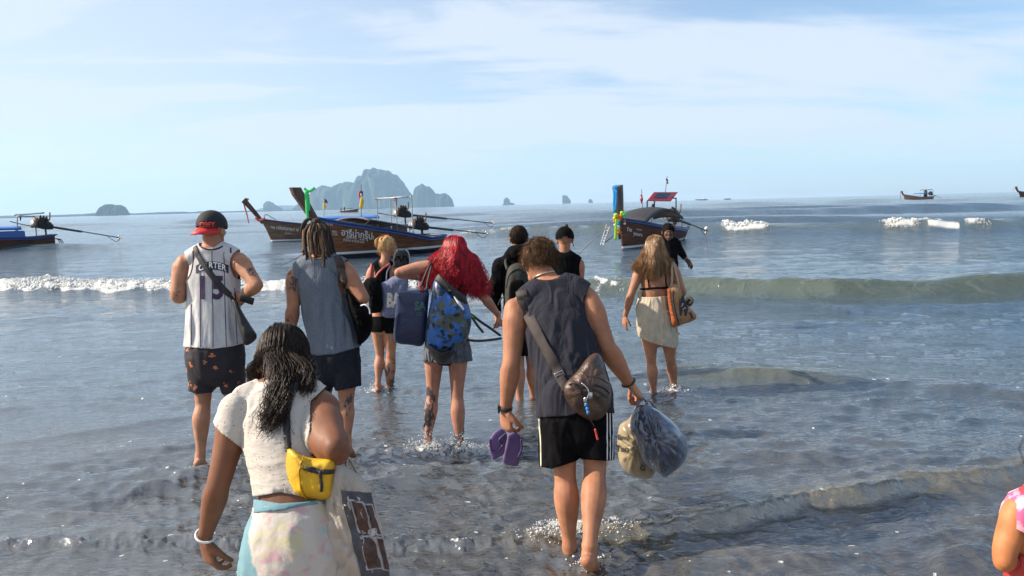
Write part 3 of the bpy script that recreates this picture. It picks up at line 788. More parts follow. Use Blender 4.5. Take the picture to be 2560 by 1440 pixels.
    rg = N(n, 'ShaderNodeMapRange'); rg.inputs['From Min'].default_value = 8; rg.inputs['From Max'].default_value = 45; rg.inputs['To Min'].default_value = .035; rg.inputs['To Max'].default_value = .10; l.new(sep.outputs[1], rg.inputs['Value']); l.new(rg.outputs[0], b.inputs['Roughness'])
    l.new(bp.outputs[0], b.inputs['Normal'])
    fo = N(n, 'ShaderNodeBsdfPrincipled'); fo.inputs['Roughness'].default_value = .7
    fo.inputs['Base Color'].default_value = (.56, .58, .58, 1)
    at = N(n, 'ShaderNodeAttribute', attribute_name='foam')
    fn = nz(26, 5, (1, 1, 1), 0, .4)
    f1 = N(n, 'ShaderNodeMath', operation='ADD'); l.new(at.outputs['Fac'], f1.inputs[0])
    f0 = N(n, 'ShaderNodeMath', operation='MULTIPLY_ADD'); f0.inputs[1].default_value = .8; f0.inputs[2].default_value = -.4
    l.new(fn.outputs['Fac'], f0.inputs[0]); l.new(f0.outputs[0], f1.inputs[1])
    fr = N(n, 'ShaderNodeMapRange'); fr.inputs['From Min'].default_value = .34; fr.inputs['From Max'].default_value = .62; fr.interpolation_type = 'SMOOTHSTEP'
    l.new(f1.outputs[0], fr.inputs['Value'])
    fb = N(n, 'ShaderNodeBump'); fb.inputs['Strength'].default_value = .8; fb.inputs['Distance'].default_value = .08
    l.new(fn.outputs['Fac'], fb.inputs['Height']); l.new(fb.outputs[0], fo.inputs['Normal'])
    ms = N(n, 'ShaderNodeMixShader'); l.new(fr.outputs[0], ms.inputs[0]); l.new(b.outputs[0], ms.inputs[1]); l.new(fo.outputs[0], ms.inputs[2])
    l.new(ms.outputs[0], n['Material Output'].inputs['Surface'])
    return mt
M_SEA = water_material()
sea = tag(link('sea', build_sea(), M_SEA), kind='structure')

def sea_z(x, y):
    x = np.atleast_1d(np.asarray(x, float)); y = np.atleast_1d(np.asarray(y, float))
    return sea_height(x, y, np.full_like(x, .05))
M_FOAM = mat('foam', (.62, .64, .64), .75, var=.05, scale=20, bump=.4, bscale=120, sss=0)
def whitewater():
    r_ = np.random.RandomState(3); sp = []
    def band(x0, x1, yx, yy, n, lo, hi, umin, umax, lift):
        x = r_.uniform(x0, x1, n); yc = np.interp(x, yx, yy)
        dens = .5 + .9 * vnoise(x * 1.1, x * 0, s=33) + .5 * vnoise(x * 3.7, x * 0, s=34)
        t = r_.uniform(0, 1, n); u = umin + (umax - umin) * t
        y = yc + u; z, f = sea_z(x, y)
        keep = (f > .18) & (r_.rand(n) < .35 + dens)
        rad = r_.uniform(lo, hi, n) ** 1.0 * (.35 + .8 * f) * (.7 + .5 * np.clip(dens, 0, 1.5))
        z = z + rad * .2 + lift * r_.rand(n) ** 2.2 * np.clip(dens, 0, 1.3) * np.exp(-(u / .4) ** 2)
        for a in np.stack([x, y, z, rad], 1)[keep]: sp.append(a)
    band(-15, 2.6, W2X, W2Y, 13000, .007, .022, -.68, .32, .06)
    band(-4, 26, W1X, W1Y, 9000, .011, .036, -.75, .35, .08)
    return sp
tag(link('breaking_wave_foam', foam_puffs('foam', whitewater()), M_FOAM), kind='stuff')

# sand: under the shallows and rising into the beach behind the camera
def build_sand():
    xs = np.concatenate([[-400, -100, -40], np.linspace(-20, 20, 60), [40, 100, 400]]); ys = np.concatenate([[-120, -60, -30, -15], np.linspace(-8, 30, 80), [60, 200]])
    X, Y = np.meshgrid(xs, ys)
    Z = np.interp(Y, [-120, -30, -8, -2, 1.0, 3.4, 8, 16, 30, 60, 200], [3, 2.2, .9, .32, .05, -.10, -.30, -.6, -1.2, -2.5, -4.5]) + .02 * fbm(X * .6, Y * .6, o=3, s=3)
    nr, nc = X.shape
    i = (np.arange(nr - 1)[:, None] * nc + np.arange(nc - 1)[None, :])
    q = np.stack([i, i + 1, i + 1 + nc, i + nc], -1).reshape(-1, 4)
    me = bpy.data.meshes.new('sand'); me.from_pydata(np.stack([X.ravel(), Y.ravel(), Z.ravel()], 1).tolist(), [], q.tolist())
    return me
M_SAND = mat('wet_sand', (.26, .21, .15), .5, var=.2, scale=4, bump=.3, bscale=60)
tag(link('beach_sand', build_sand(), M_SAND), kind='structure')

# ------------------------------------------------------------------ islands and far land
def rock_material():
    mt, n, l, b = newmat('karst')
    tc = N(n, 'ShaderNodeTexCoord'); mp = N(n, 'ShaderNodeMapping'); mp.inputs['Scale'].default_value = (1, 1, .28)
    l.new(tc.outputs['Object'], mp.inputs[0])
    t = N(n, 'ShaderNodeTexNoise'); t.inputs['Scale'].default_value = .022; t.inputs['Detail'].default_value = 8; t.inputs['Roughness'].default_value = .62
    l.new(mp.outputs[0], t.inputs['Vector'])
    g = N(n, 'ShaderNodeNewGeometry'); s = N(n, 'ShaderNodeSeparateXYZ'); l.new(g.outputs['Normal'], s.inputs[0])
    ad = N(n, 'ShaderNodeMath', operation='MULTIPLY_ADD'); ad.inputs[1].default_value = .35
    l.new(s.outputs[2], ad.inputs[0]); l.new(t.outputs['Fac'], ad.inputs[2])
    r = N(n, 'ShaderNodeValToRGB'); e = r.color_ramp.elements
    e[0].position = .34; e[0].color = (.20, .19, .17, 1); e[1].position = .50; e[1].color = (.028, .042, .024, 1)
    k = e.new(.42); k.color = (.07, .078, .055, 1)
    l.new(ad.outputs[0], r.inputs[0]); l.new(r.outputs[0], b.inputs['Base Color'])
    b.inputs['Roughness'].default_value = .9; b.inputs['Specular IOR Level'].default_value = .1
    return mt
M_KARST = rock_material()
def island_mesh(name, prof, Y, depth, seed, rough=1.0):
    """prof: skyline as picture points from left to right; turned into a hill Y metres out with its own thickness"""
    P = [W(x, y, Y) for x, y in prof]
    xs = np.array([p.x for p in P]); zs = np.array([max(p.z, 0) for p in P])
    n, mrow = max(60, len(prof) * 9), 28
    X = np.linspace(xs[0], xs[-1], n); top = np.interp(X, xs, zs)
    wpx = Y / F_PX
    top = np.maximum(0, top + rough * wpx * 2.0 * fbm(X / (wpx * 9), X * 0, o=4, s=seed) * smooth(0, wpx * 10, top))
    V = []; env = np.sqrt(np.clip(1 - (2 * (X - xs[0]) / (xs[-1] - xs[0]) - 1) ** 2, .0, 1)) ** .6
    for j in range(mrow + 1):
        v = -1 + 2 * j / mrow
        prof_v = (1 - abs(v) ** 3.2) ** .55
        yy = Y + v * depth * (.25 + .75 * env) + depth * .18 * fbm(X / depth * 3, X * 0 + v * 3, o=3, s=seed + 3)
        ridge = 1 + .16 * fbm(X / (depth * .22), X * 0 + v * 4, o=4, s=seed + 5) * (1 - abs(v)) * (1 if abs(v) > .12 else abs(v) / .12)
        zz = top * prof_v * np.minimum(ridge, 1 + .0 * X)
        if j in (0, mrow): zz = X * 0 - 8.0
        V += list(zip(X, yy, zz - (2 if j not in (0, mrow) else 0)))
    nc = n; F = [(j * nc + i, j * nc + i + 1, (j + 1) * nc + i + 1, (j + 1) * nc + i) for j in range(mrow) for i in range(nc - 1)]
    me = bpy.data.meshes.new(name); me.from_pydata(V, [], F); return me
ISL = [
 ('island', 'big limestone island with sheer rounded summit, tallest on the horizon', [(735, 521), (752, 510), (760, 500), (775, 490), (792, 470), (806, 464), (820, 464), (835, 469), (848, 458), (862, 452), (878, 454), (888, 462), (893, 448), (898, 438), (910, 436), (914, 424), (935, 421), (965, 426), (985, 433), (1000, 447), (1010, 458), (1018, 475), (1026, 486), (1034, 500), (1042, 517)], 5600, 240, 1),
 ('island', 'smooth domed limestone island just right of the tallest one', [(1026, 518), (1032, 490), (1036, 472), (1046, 462), (1058, 460), (1072, 466), (1084, 476), (1092, 488), (1098, 517)], 5400, 70, 2),
 ('island', 'low flat-topped island at the right foot of the domed one', [(1086, 517), (1090, 483), (1100, 485), (1112, 483), (1122, 487), (1130, 498), (1136, 516)], 5200, 50, 3),
 ('island', 'low wooded islet alone on the horizon at the left', [(240, 536), (250, 530), (250, 522), (258, 516), (270, 511), (282, 510), (290, 514), (297, 511), (305, 514), (311, 521), (316, 528), (318, 536)], 3600, 50, 4),
 ('island', 'wedge-shaped islet with a steep left face', [(661, 526), (661, 509), (667, 503), (672, 502), (685, 509), (694, 516), (703, 520), (708, 525)], 5800, 60, 5),
 ('island', 'small squat sea stack with a low foot to its right', [(1255, 514), (1259, 507), (1259, 498), (1266, 494), (1273, 497), (1276, 506), (1284, 508), (1290, 513)], 6200, 25, 6),
 ('island', 'leaning tooth-shaped sea stack', [(1406, 509), (1405, 495), (1403, 488), (1409, 486), (1417, 489), (1424, 497), (1428, 503), (1427, 508)], 6200, 22, 7),
 ('island', 'tiniest sea stack beside the tooth-shaped one', [(1471, 507), (1472, 499), (1477, 496), (1481, 500), (1483, 507)], 6400, 18, 8),
 ('island', 'faint flat island far behind the wedge-shaped islet', [(640, 525), (660, 521), (690, 518), (715, 512), (740, 513), (770, 518), (800, 521)], 9500, 300, 9),
]
for nm_, lb, pf, Y, dp, sd_ in ISL:
    pf = [(x, y - (0.0)) for x, y in pf]
    o = link(nm_, island_mesh('island', pf, Y, dp, sd_), M_KARST, loc=(W(pf[0][0], pf[0][1], Y).x, Y, 0))
    tag(o, lb, 'island')
pf = [(-700, 556), (-300, 551)]
rs_ = np.random.RandomState(4)
for x in range(-200, 1000, 14):
    pf.append((x, H0(x) - (3.2 + 2.2 * rs_.rand() + (2 if rs_.rand() > .85 else 0)) * (1 - .68 * smooth(250, 800, x))))
pf.append((1100, H0(1100) + .3))
tag(link('far_shore_hills', island_mesh('far_shore', pf, 4400, 200, 21, .35), M_KARST, loc=(0, 4400, 0)), kind='structure')
# ------------------------------------------------------------------ long-tail boats
def wood_mat(name, c1, c2, top_z=None):
    mt, n, l, b = newmat(name); tc = N(n, 'ShaderNodeTexCoord'); mp = N(n, 'ShaderNodeMapping'); mp.inputs['Scale'].default_value = (.6, .6, 7)
    l.new(tc.outputs['Object'], mp.inputs[0]); t = N(n, 'ShaderNodeTexNoise'); t.inputs['Scale'].default_value = 4; t.inputs['Detail'].default_value = 7; l.new(mp.outputs[0], t.inputs['Vector'])
    r = N(n, 'ShaderNodeValToRGB'); r.color_ramp.elements[0].position = .32; r.color_ramp.elements[0].color = (*c1, 1); r.color_ramp.elements[1].position = .68; r.color_ramp.elements[1].color = (*c2, 1); l.new(t.outputs['Fac'], r.inputs[0])
    sp = N(n, 'ShaderNodeSeparateXYZ'); l.new(tc.outputs['Object'], sp.inputs[0])
    def stepm(lo, hi, prev, colr):
        a = N(n, 'ShaderNodeMath', operation='GREATER_THAN'); a.inputs[1].default_value = lo; l.new(sp.outputs[2], a.inputs[0]); c = N(n, 'ShaderNodeMath', operation='LESS_THAN'); c.inputs[1].default_value = hi; l.new(sp.outputs[2], c.inputs[0])
        m_ = N(n, 'ShaderNodeMath', operation='MULTIPLY'); l.new(a.outputs[0], m_.inputs[0]); l.new(c.outputs[0], m_.inputs[1]); x = N(n, 'ShaderNodeMix', data_type='RGBA'); l.new(m_.outputs[0], x.inputs['Factor']); l.new(prev, x.inputs['A']); x.inputs['B'].default_value = colr; return x.outputs['Result']
    c = r.outputs[0]
    if top_z is not None: c = stepm(top_z, top_z + .085, c, (.62, .64, .66, 1)); c = stepm(-3, top_z, c, (.018, .016, .020, 1))
    l.new(c, b.inputs['Base Color']); b.inputs['Roughness'].default_value = .6; b.inputs['Specular IOR Level'].default_value = .25
    bp = N(n, 'ShaderNodeBump'); bp.inputs['Strength'].default_value = .3; bp.inputs['Distance'].default_value = .02; l.new(t.outputs['Fac'], bp.inputs['Height']); l.new(bp.outputs[0], b.inputs['Normal'])
    return mt
M_HULL = wood_mat('hull_brown', (.065, .025, .012), (.21, .085, .038), .16)
M_HULL2 = wood_mat('hull_weathered', (.050, .032, .023), (.17, .11, .075), .03)
M_HULL3 = wood_mat('hull_dark', (.045, .018, .010), (.13, .055, .030), .02)
M_HULL4 = wood_mat('hull_pale', (.30, .14, .08), (.42, .22, .14), None)
M_PROW = mat('prow_wood', (.085, .038, .020), .5, scale=6, stretch=(1, 1, .2), var=.3)
M_BLUE = mat('blue_paint', (.020, .085, .33), .45, var=.15); M_DBLUE = mat('dark_blue_paint', (.012, .028, .10), .45); M_PIPE = mat('pipe', (.33, .36, .38), .4, metal=.3); M_DPIPE = mat('dark_pipe', (.03, .04, .055), .5)
M_ENG = mat('engine_metal', (.016, .016, .018), .45, metal=.5, bump=.4, bscale=15); M_ENG2 = mat('engine_rust', (.16, .085, .05), .6, var=.4, scale=12); M_ENG3 = mat('engine_grey', (.30, .31, .30), .45, metal=.4)
M_CAN = mat('dark_canopy', (.028, .028, .034), .7, var=.2); M_CANB = mat('blue_tarp', (.025, .15, .50), .55, var=.12, bump=.2, bscale=8)
M_GREEN = mat('green_ribbon', (.04, .55, .13), .6, var=.05); M_PINKR = mat('pink_ribbon', (.50, .09, .09), .6); M_CYAN = mat('blue_ribbon', (.01, .28, .66), .6); M_YEL = mat('yellow_cloth', (.72, .48, .02), .7); M_REDP = mat('red_panel', (.66, .07, .08), .5)
M_ORG = mat('orange_flowers', (.62, .14, .02), .8, bump=1, bscale=60); M_LIME = mat('lime_ribbon', (.30, .62, .03), .6); M_WROPE = mat('grey_rope', (.22, .21, .19), .9)
M_FR, M_FW, M_FB = mat('flag_red', (.45, .03, .04), .7), mat('flag_white', (.62, .62, .62), .7), mat('flag_blue', (.02, .03, .16), .7)
class Boat:
    def __init__(s, bow, stern, label, hull=None, kz=1.0, beam=1.0, top=((0, 1.5), (.12, 1.28), (.3, 1.05), (.55, .80), (.8, .56), (1, .62)), rake=((0, 0), (1.27, .58), (1.85, 1.0), (2.45, 1.46)), cat='boat', n=30, raked=1.0):
        s.B = np.array([bow[0], bow[1], 0.]); S = np.array([stern[0], stern[1], 0.]); s.L = np.linalg.norm(S - s.B); s.a = (S - s.B) / s.L; s.nv = np.array([-s.a[1], s.a[0], 0]); s.nv *= -1 if s.nv[1] > 0 else 1
        s.kz = kz; s.beam = beam; s.tx, s.tz = zip(*top); s.rz, s.rx = zip(*rake); s.raked = raked
        s.t = thing('longtail_boat', (*(s.B + S)[:2] / 2, 0), label, cat, 'long-tail boats off the beach'); s.hullm = hull; s.build(n)
    def w(s, u):
        return s.beam * np.where(u < .5, (1 - (1 - np.clip(u, 0, .5) / .5) ** 2.0) ** .75, 1 - .40 * np.clip((u - .5) / .5, 0, 1) ** 2.2)
    def top(s, u): return np.interp(u, s.tx, s.tz) * s.kz
    def at(s, u, lat, z):
        fw = np.interp(z / s.kz, s.rz, s.rx) * s.kz * s.raked * np.exp(-(u / .28) ** 2) if z > 0 else 0
        return s.B + s.a * (u * s.L - fw) + s.nv * lat + np.array([0, 0, z])
    def build(s, n):
        V = []; F = []; K = 9
        us = np.concatenate([np.linspace(0, .2, 9)[:-1], np.linspace(.2, 1, n)])
        rows = []
        for u in us:
            w = float(s.w(u)); zt = float(s.top(u)); r = []
            for sd in (1, -1):
                q = []
                for k in range(K):
                    v = k / (K - 1); z = -.45 + (zt + .45) * v; q.append(s.at(u, sd * max(w, .035) * (.35 * v + .65 * sin(v ** .8 * pi / 2)), z))
                r.append(q)
            inner = [s.at(u, sd * max(w - .07, .02), zt - .02) for sd in (1, -1)]; fl = [s.at(u, sd * max(w - .12, .02) * .9, max(zt - .55 * s.kz, .08)) for sd in (1, -1)]
            rows.append(r[0][::-1] + r[1] + [inner[1], fl[1], fl[0], inner[0]])
        m = len(rows[0])
        for r in rows: V += [tuple(p) for p in r]
        for i in range(len(rows) - 1):
            for j in range(m): F.append((i * m + j, i * m + (j + 1) % m, (i + 1) * m + (j + 1) % m, (i + 1) * m + j))
        F.append(tuple(range(m))[::-1]); F.append(tuple((len(rows) - 1) * m + j for j in range(m)))
        me = bpy.data.meshes.new('hull'); me.from_pydata(V, [], F)
        bm = bmesh.new(); bm.from_mesh(me); bmesh.ops.recalc_face_normals(bm, faces=bm.faces); bm.to_mesh(me); bm.free()
        s.hm = me.copy(); s.hull = link('hull', me, s.hullm, s.t); s.hb = bvh(s.hm)
        for e in s.hull.data.edges: pass
        s.hull.data.set_sharp_from_angle(angle=radians(40))
    def rail(s, m_, m2=None, h=.07, drop=0):
        for sd in (1, -1):
            P = [s.at(u, sd * (float(s.w(u)) + .02), float(s.top(u)) - drop) for u in np.linspace(0, 1, 24)]; g = Geo(); g.tube(np.array(P), np.array([(.045, h)] * len(P)), k=1, seg=8); o = link('gunwale', g.mesh(), m_, s.t)
            if m2: P = [p - np.array([0, 0, h * 1.15]) + s.nv * sd * .02 for p in P]; g = Geo(); g.tube(np.array(P), np.array([(.03, .02)] * len(P)), k=1, seg=6); link('rubbing_strip', g.mesh(), m2, o)
        P = [s.at(1.0, t_ * float(s.w(1.0)), float(s.top(1.0)) - drop) + s.a * .12 * (1 - t_ * t_) for t_ in np.linspace(-1, 1, 9)]; g = Geo(); g.tube(np.array(P), np.array([(.045, h)] * 9), k=1, seg=8); link('transom_rail', g.mesh(), m_, s.t)
    def prow(s, m_, ztop=2.5, w0=.10, w1=.17, th=.06, cut_=.0):
        zs = np.linspace(float(s.top(0)) / s.kz - .25, ztop, 9); V = []; F = []
        for i, z in enumerate(zs):
            f = i / 8; c = s.at(0, 0, z * s.kz); tng = unit(s.at(0, 0, z * s.kz + .05) - s.at(0, 0, z * s.kz - .05)); fwd_ = unit(np.cross(np.cross(tng, s.a), tng)); w_ = (w0 + (w1 - w0) * f) * s.kz; t_ = th * (1 + .5 * f) * s.kz
            for a_, b_ in ((-1, -1), (1, -1), (1, 1), (-1, 1)): V.append(c + fwd_ * w_ * a_ + s.nv * t_ * b_ + (np.array([0, 0, cut_ * a_]) if i == 8 else 0))
        for i in range(8):
            for j in range(4): F.append((i * 4 + j, i * 4 + (j + 1) % 4, (i + 1) * 4 + (j + 1) % 4, (i + 1) * 4 + j))
        F += [(3, 2, 1, 0), (32, 33, 34, 35)]
        me = bpy.data.meshes.new('prow'); me.from_pydata(V, [], F); bm = bmesh.new(); bm.from_mesh(me); bmesh.ops.recalc_face_normals(bm, faces=bm.faces); bm.to_mesh(me); bm.free()
        me = run_mods(me, [('BEVEL', dict(width=.012 * s.kz, segments=2))]); s.pr = link('prow_post', me, m_, s.t); s.pr.data.set_sharp_from_angle(angle=radians(35)); return s.pr
    def pole(s, a, b, r=.02, m_=None, name='post', par=None):
        return link(name, rope([a, b], r, seg=8, k=2), m_ or M_PIPE, par or s.t)
    def canopy(s, u0, u1, z, m_, arch=.18, wid=.85, droop=0, th=.03, rib=None, name='canopy', zend=None, posts=True):
        V = []; F = []; nu, nv_ = 12, 9
        for i in range(nu + 1):
            f = i / nu; u = u0 + (u1 - u0) * f; zz = (z if zend is None else z + (zend - z) * f) + droop * (1 - (2 * f - 1) ** 2)
            for j in range(nv_ + 1):
                v = -1 + 2 * j / nv_; V.append(s.at(u, v * wid * s.beam, 0) * np.array([1, 1, 0]) + np.array([0, 0, zz + arch * (1 - v * v)]))
        for i in range(nu):
            for j in range(nv_): a = i * (nv_ + 1) + j; F.append((a, a + 1, a + nv_ + 2, a + nv_ + 1))
        me = bpy.data.meshes.new(name); me.from_pydata(V, [], F); c = link(name, thick(me, th, 0), m_, s.t)
        if rib:
            for f in np.linspace(0, 1, rib):
                u = u0 + (u1 - u0) * f; zz = (z if zend is None else z + (zend - z) * f) + droop * (1 - (2 * f - 1) ** 2); P = [s.at(u, v * wid * s.beam, 0) * np.array([1, 1, 0]) + np.array([0, 0, zz + arch * (1 - v * v) - .03]) for v in np.linspace(-1, 1, 7)]
                link('rib', rope(P, .018, k=2), M_DPIPE, c)
        if posts:
            for f in (.06, .5, .94):
                u = u0 + (u1 - u0) * f; zz = (z if zend is None else z + (zend - z) * f) + droop * (1 - (2 * f - 1) ** 2)
                for sd in (-1, 1): s.pole(s.at(u, sd * float(s.w(u)) * .92, float(s.top(u)) - .02), s.at(u, sd * wid * s.beam * .97, 0) * np.array([1, 1, 0]) + np.array([0, 0, zz + .01]), .014, M_DPIPE, 'canopy_post')
        return c
    def frame(s, u, z, wid=.7, r=.022, m_=None, lat=0):
        P = [s.at(u, (-wid + lat) * s.beam, float(s.top(u)) - .05), s.at(u, (-wid + lat) * s.beam, z - .1), s.at(u, (-wid * .92 + lat) * s.beam, z), s.at(u, (wid * .92 + lat) * s.beam, z), s.at(u, (wid + lat) * s.beam, z - .1), s.at(u, (wid + lat) * s.beam, float(s.top(u)) - .05)]
        g = Geo(); A = []
        for i in range(len(P) - 1):
            for j in range(5): A.append(P[i] + (P[i + 1] - P[i]) * j / 5)
        A.append(P[-1]); g.tube(np.array(A), np.full(len(A), r), k=1, seg=8); return link('pipe_frame', g.mesh(), m_ or M_PIPE, s.t)
    def engine(s, u, z, tail, k=1.0, boxy=False):
        """engine on its pivot; tail = world point where the propeller hangs"""
        c = s.at(u, 0, z); d = unit(np.array(tail) - c); sd = unit(np.cross(d, [0, 0, 1])); up = np.cross(sd, d); M = np.stack([d, sd, up], 1)
        def q(x, y, z_): return c + M @ np.array([x, y, z_]) * k
        e = thing_part = link('engine', run_mods((lambda g: (g.box(q(0, 0, 0), np.array([.26, .16, .15]) * k, M), g.box(q(-.02, 0, .20), np.array([.20, .11, .08]) * k, M), g.box(q(.28, 0, -.02), np.array([.09, .11, .11]) * k, M), g)[-1])(Geo()).mesh(), [('BEVEL', dict(width=.02 * k, segments=2))]), M_ENG, s.t)
        def part(nm, f, m_):
            g = Geo(); f(g); link(nm, g.mesh(), m_, e)
        part('radiator', lambda g: g.box(q(-.32, 0, .04), np.array([.035, .17, .19]) * k, M), M_ENG2); part('flywheel', lambda g: g.disc(q(-.36, 0, -.02), q(-.42, 0, -.02), .17 * k), M_ENG3)
        for x in (-.14, -.02, .10): part('cylinder_cover', lambda g, x=x: g.tube(np.array([q(x, 0, .22), q(x, 0, .34)]), np.array([.05 * k, .045 * k]), k=1, seg=10), M_ENG)
        part('air_filter', lambda g: g.disc(q(.04, -.20, .26), q(.22, -.20, .26), .09 * k), M_ENG); part('exhaust', lambda g: g.tube(np.array([q(.05, .18, .1), q(.12, .22, .25), q(.10, .22, .52)]), np.array([.028 * k] * 3), k=2, seg=8), M_ENG2)
        part('alternator', lambda g: g.disc(q(-.22, -.2, -.06), q(-.08, -.2, -.06), .075 * k), M_ENG3); part('pulley', lambda g: g.disc(q(-.28, -.2, -.06), q(-.32, -.2, -.06), .065 * k), M_ENG)
        for y0, z0 in ((-.17, .12), (.17, .10), (-.18, -.1)): part('hose', lambda g, y0=y0, z0=z0: g.tube(np.array([q(-.25, y0, z0), q(-.1, y0 * 1.3, z0 + .08), q(.1, y0 * 1.2, z0 - .04), q(.25, y0 * .8, z0)]), np.array([.018 * k] * 4), k=3, seg=6), M_ENG)
        part('tiller', lambda g: g.tube(np.array([q(-.35, 0, -.12), q(-.8, .05, -.12), q(-1.25, .05, -.08)]), np.array([.018 * k] * 3), k=2, seg=6), M_DPIPE)
        part('pivot', lambda g: g.tube(np.array([q(.12, 0, -.14), np.array([*q(.12, 0, -.14)[:2], float(s.top(u)) - .15])]), np.array([.05, .06]), k=1, seg=8), M_ENG2)
        t_ = np.array(tail); link('drive_tube', rope([q(.36, 0, -.02), q(.36, 0, -.02) + (t_ - q(.36, 0, -.02)) * .42], .048 * k, k=2, seg=8), M_DPIPE, s.t)
        sh = link('propeller_shaft', rope([q(.36, 0, 0), t_], .022 * k, k=2, seg=8), M_DPIPE, s.t)
        for a_ in (0, 2.09, 4.19):
            g = Geo(); v = (sd * cos(a_) + up * sin(a_)); g.ball(t_ + d * .04 + v * .075 * k, (.03 * k, .07 * k, .045 * k), np.stack([d, v, np.cross(d, v)], 1), seg=8, rings=6); link('propeller_blade', g.mesh(), M_ENG3, sh)
        link('skeg', rope([t_ - d * .55 * k, t_ - d * .18 * k + np.array([0, 0, -.20 * k]), t_ + np.array([0, 0, -.12 * k]), t_], .013 * k, k=2), M_DPIPE, sh)
    def text(s, str_, cx, cy, sz, slope=0, squash=.8, m_=None, bold=.01, nm='lettering'):
        V2, F2 = text2d(str_, bold); link(nm, decal(V2, F2, lambda v: np.stack([cx + v[:, 0] * sz * squash, cy - v[:, 1] * sz + v[:, 0] * sz * squash * slope], 1), s.hb, .02, s.B[1]), m_ or M_BWHITE, s.hull)
    def cloth(s, pts, Y, m_, nm, T=.015): return link(nm, puff(pts, Y, T, k=3, seg=30, rings=4, wr=.0), m_, s.t)
    def flag(s, base, top_, strips, m_=None):
        p = s.pole(base, top_, .012, M_DPIPE, 'flagpole')
        for pts, mm, Y in strips: link('flag', puff(pts, Y, .012, k=1, seg=16, rings=3, power=6), mm, p)
M_BWHITE = mat('hull_lettering', (.60, .60, .58), .7)
def ribbon(par, pts, Y, wpx, m_, nm='ribbon'): link(nm, strap(None, pts, wpx, Y, t=.006, k=6), m_, par)

# boat with the green ribbon, nearest
bA = Boat((W(826, 600, 26.8).x, 26.8), (W(1088, 600, 30.6).x, 30.6), 'brown wooden long-tail boat with green ribbon on its prow and white Thai lettering', M_HULL, beam=1.0, raked=.9)
bA.rail(M_DBLUE, M_BLUE); pr = bA.prow(M_PROW, 2.52, .12, .18, .07)
Ya = 26.0
ribbon(pr, [(760, 470), (768, 478), (776, 477), (787, 469)], Ya - .3, 7, M_GREEN); ribbon(pr, [(765, 476), (767, 505), (768, 535), (770, 556)], Ya - .32, [9, 8, 5], M_GREEN); ribbon(pr, [(768, 478), (771, 498), (773, 526)], Ya - .3, 6, M_GREEN)
bA.canopy(.20, .60, 1.36, mat('grey_canopy', (.12, .12, .135), .6, var=.3, scale=3), arch=.10, wid=.95, rib=6, zend=1.02)
bA.frame(.52, 2.12, .55); bA.frame(.66, 2.15, .62); link('roof_bar', rope([bA.at(.50, -.5, 2.10), bA.at(.68, -.5, 2.16)], .022), M_PIPE, bA.t); link('roof_bar', rope([bA.at(.50, .5, 2.10), bA.at(.68, .5, 2.16)], .022), M_PIPE, bA.t)
link('hanging_rag', puff([(984, 494), (992, 493), (993, 508), (990, 524), (987, 512), (984, 504)], 28.6, .05, k=2, seg=16, rings=3), mat('rag', (.30, .20, .20), .8), bA.t)
bA.engine(.84, 1.02, W(1214, 584, 32.0), 1.0)
link('ladder', rope([W(948, 574, 28.0), W(966, 570, 28.0), W(974, 592, 27.9), W(972, 602, 27.9)], .02), M_PIPE, bA.t); link('ladder', rope([W(964, 576, 27.9), W(978, 572, 27.9), W(984, 600, 27.8)], .02), M_PIPE, bA.t)
for k in range(6): link('stern_rack', rope([W(1090 + (k % 2) * 3, 592 + k * 2, 31), W(1100 + 2 * (k % 3), 600 + k * 4, 31.2), W(1096 + k, 622 - k, 31.2)], .018), M_ENG, bA.t)
link('stern_float', rope([W(1064, 621, 30.2), W(1100, 619, 31)], .05), M_ENG2, bA.t)
bA.flag(W(903, 550, 28.2), W(903, 462, 28.2), [([(903, 490), (910, 500), (909, 512), (905, 522), (898, 520), (900, 505)], M_YEL, 28.15), ([(897, 478), (903, 476), (904, 488), (899, 497), (896, 488)], M_FR, 28.2), ([(902, 474), (908, 480), (907, 492), (903, 488)], M_FB, 28.25), ([(901, 484), (905, 484), (905, 490), (901, 490)], M_FW, 28.12)])
bA.text('อารีน่ากรุ๊ป', 892, 586, 23, .14, .82, bold=.012); bA.text('๓', 931, 592, 17, .1); bA.text('N 87', 824, 560, 11, .1); bA.text('0832', 836, 579, 7, .1); bA.text('C1391', 837, 586, 7, .1); bA.text('คู่มือชาวเล', 878, 594, 8, .12); bA.text('๑.๓๓', 905, 598, 8, .1); bA.text('อ่าวนาง จ.กระบี่ ๑.๓๓', 884, 602, 8, .12)
link('mooring_rope', rope([W(800, 605, 26.2), W(768, 628, 24), W(735, 648, 22), W(700, 664, 20.6)], .014), M_WROPE, bA.t)
for k in range(7): link('gear', (lambda g: (g.box(bA.at(.72 + k * .03, -.5 + .3 * (k % 4), .62), (.1 + .03 * (k % 3), .08, .09)), g.mesh())[-1])(Geo()), [M_ENG2, M_CANB, M_ENG3, M_ENG][k % 4], bA.t, smoothed=False)

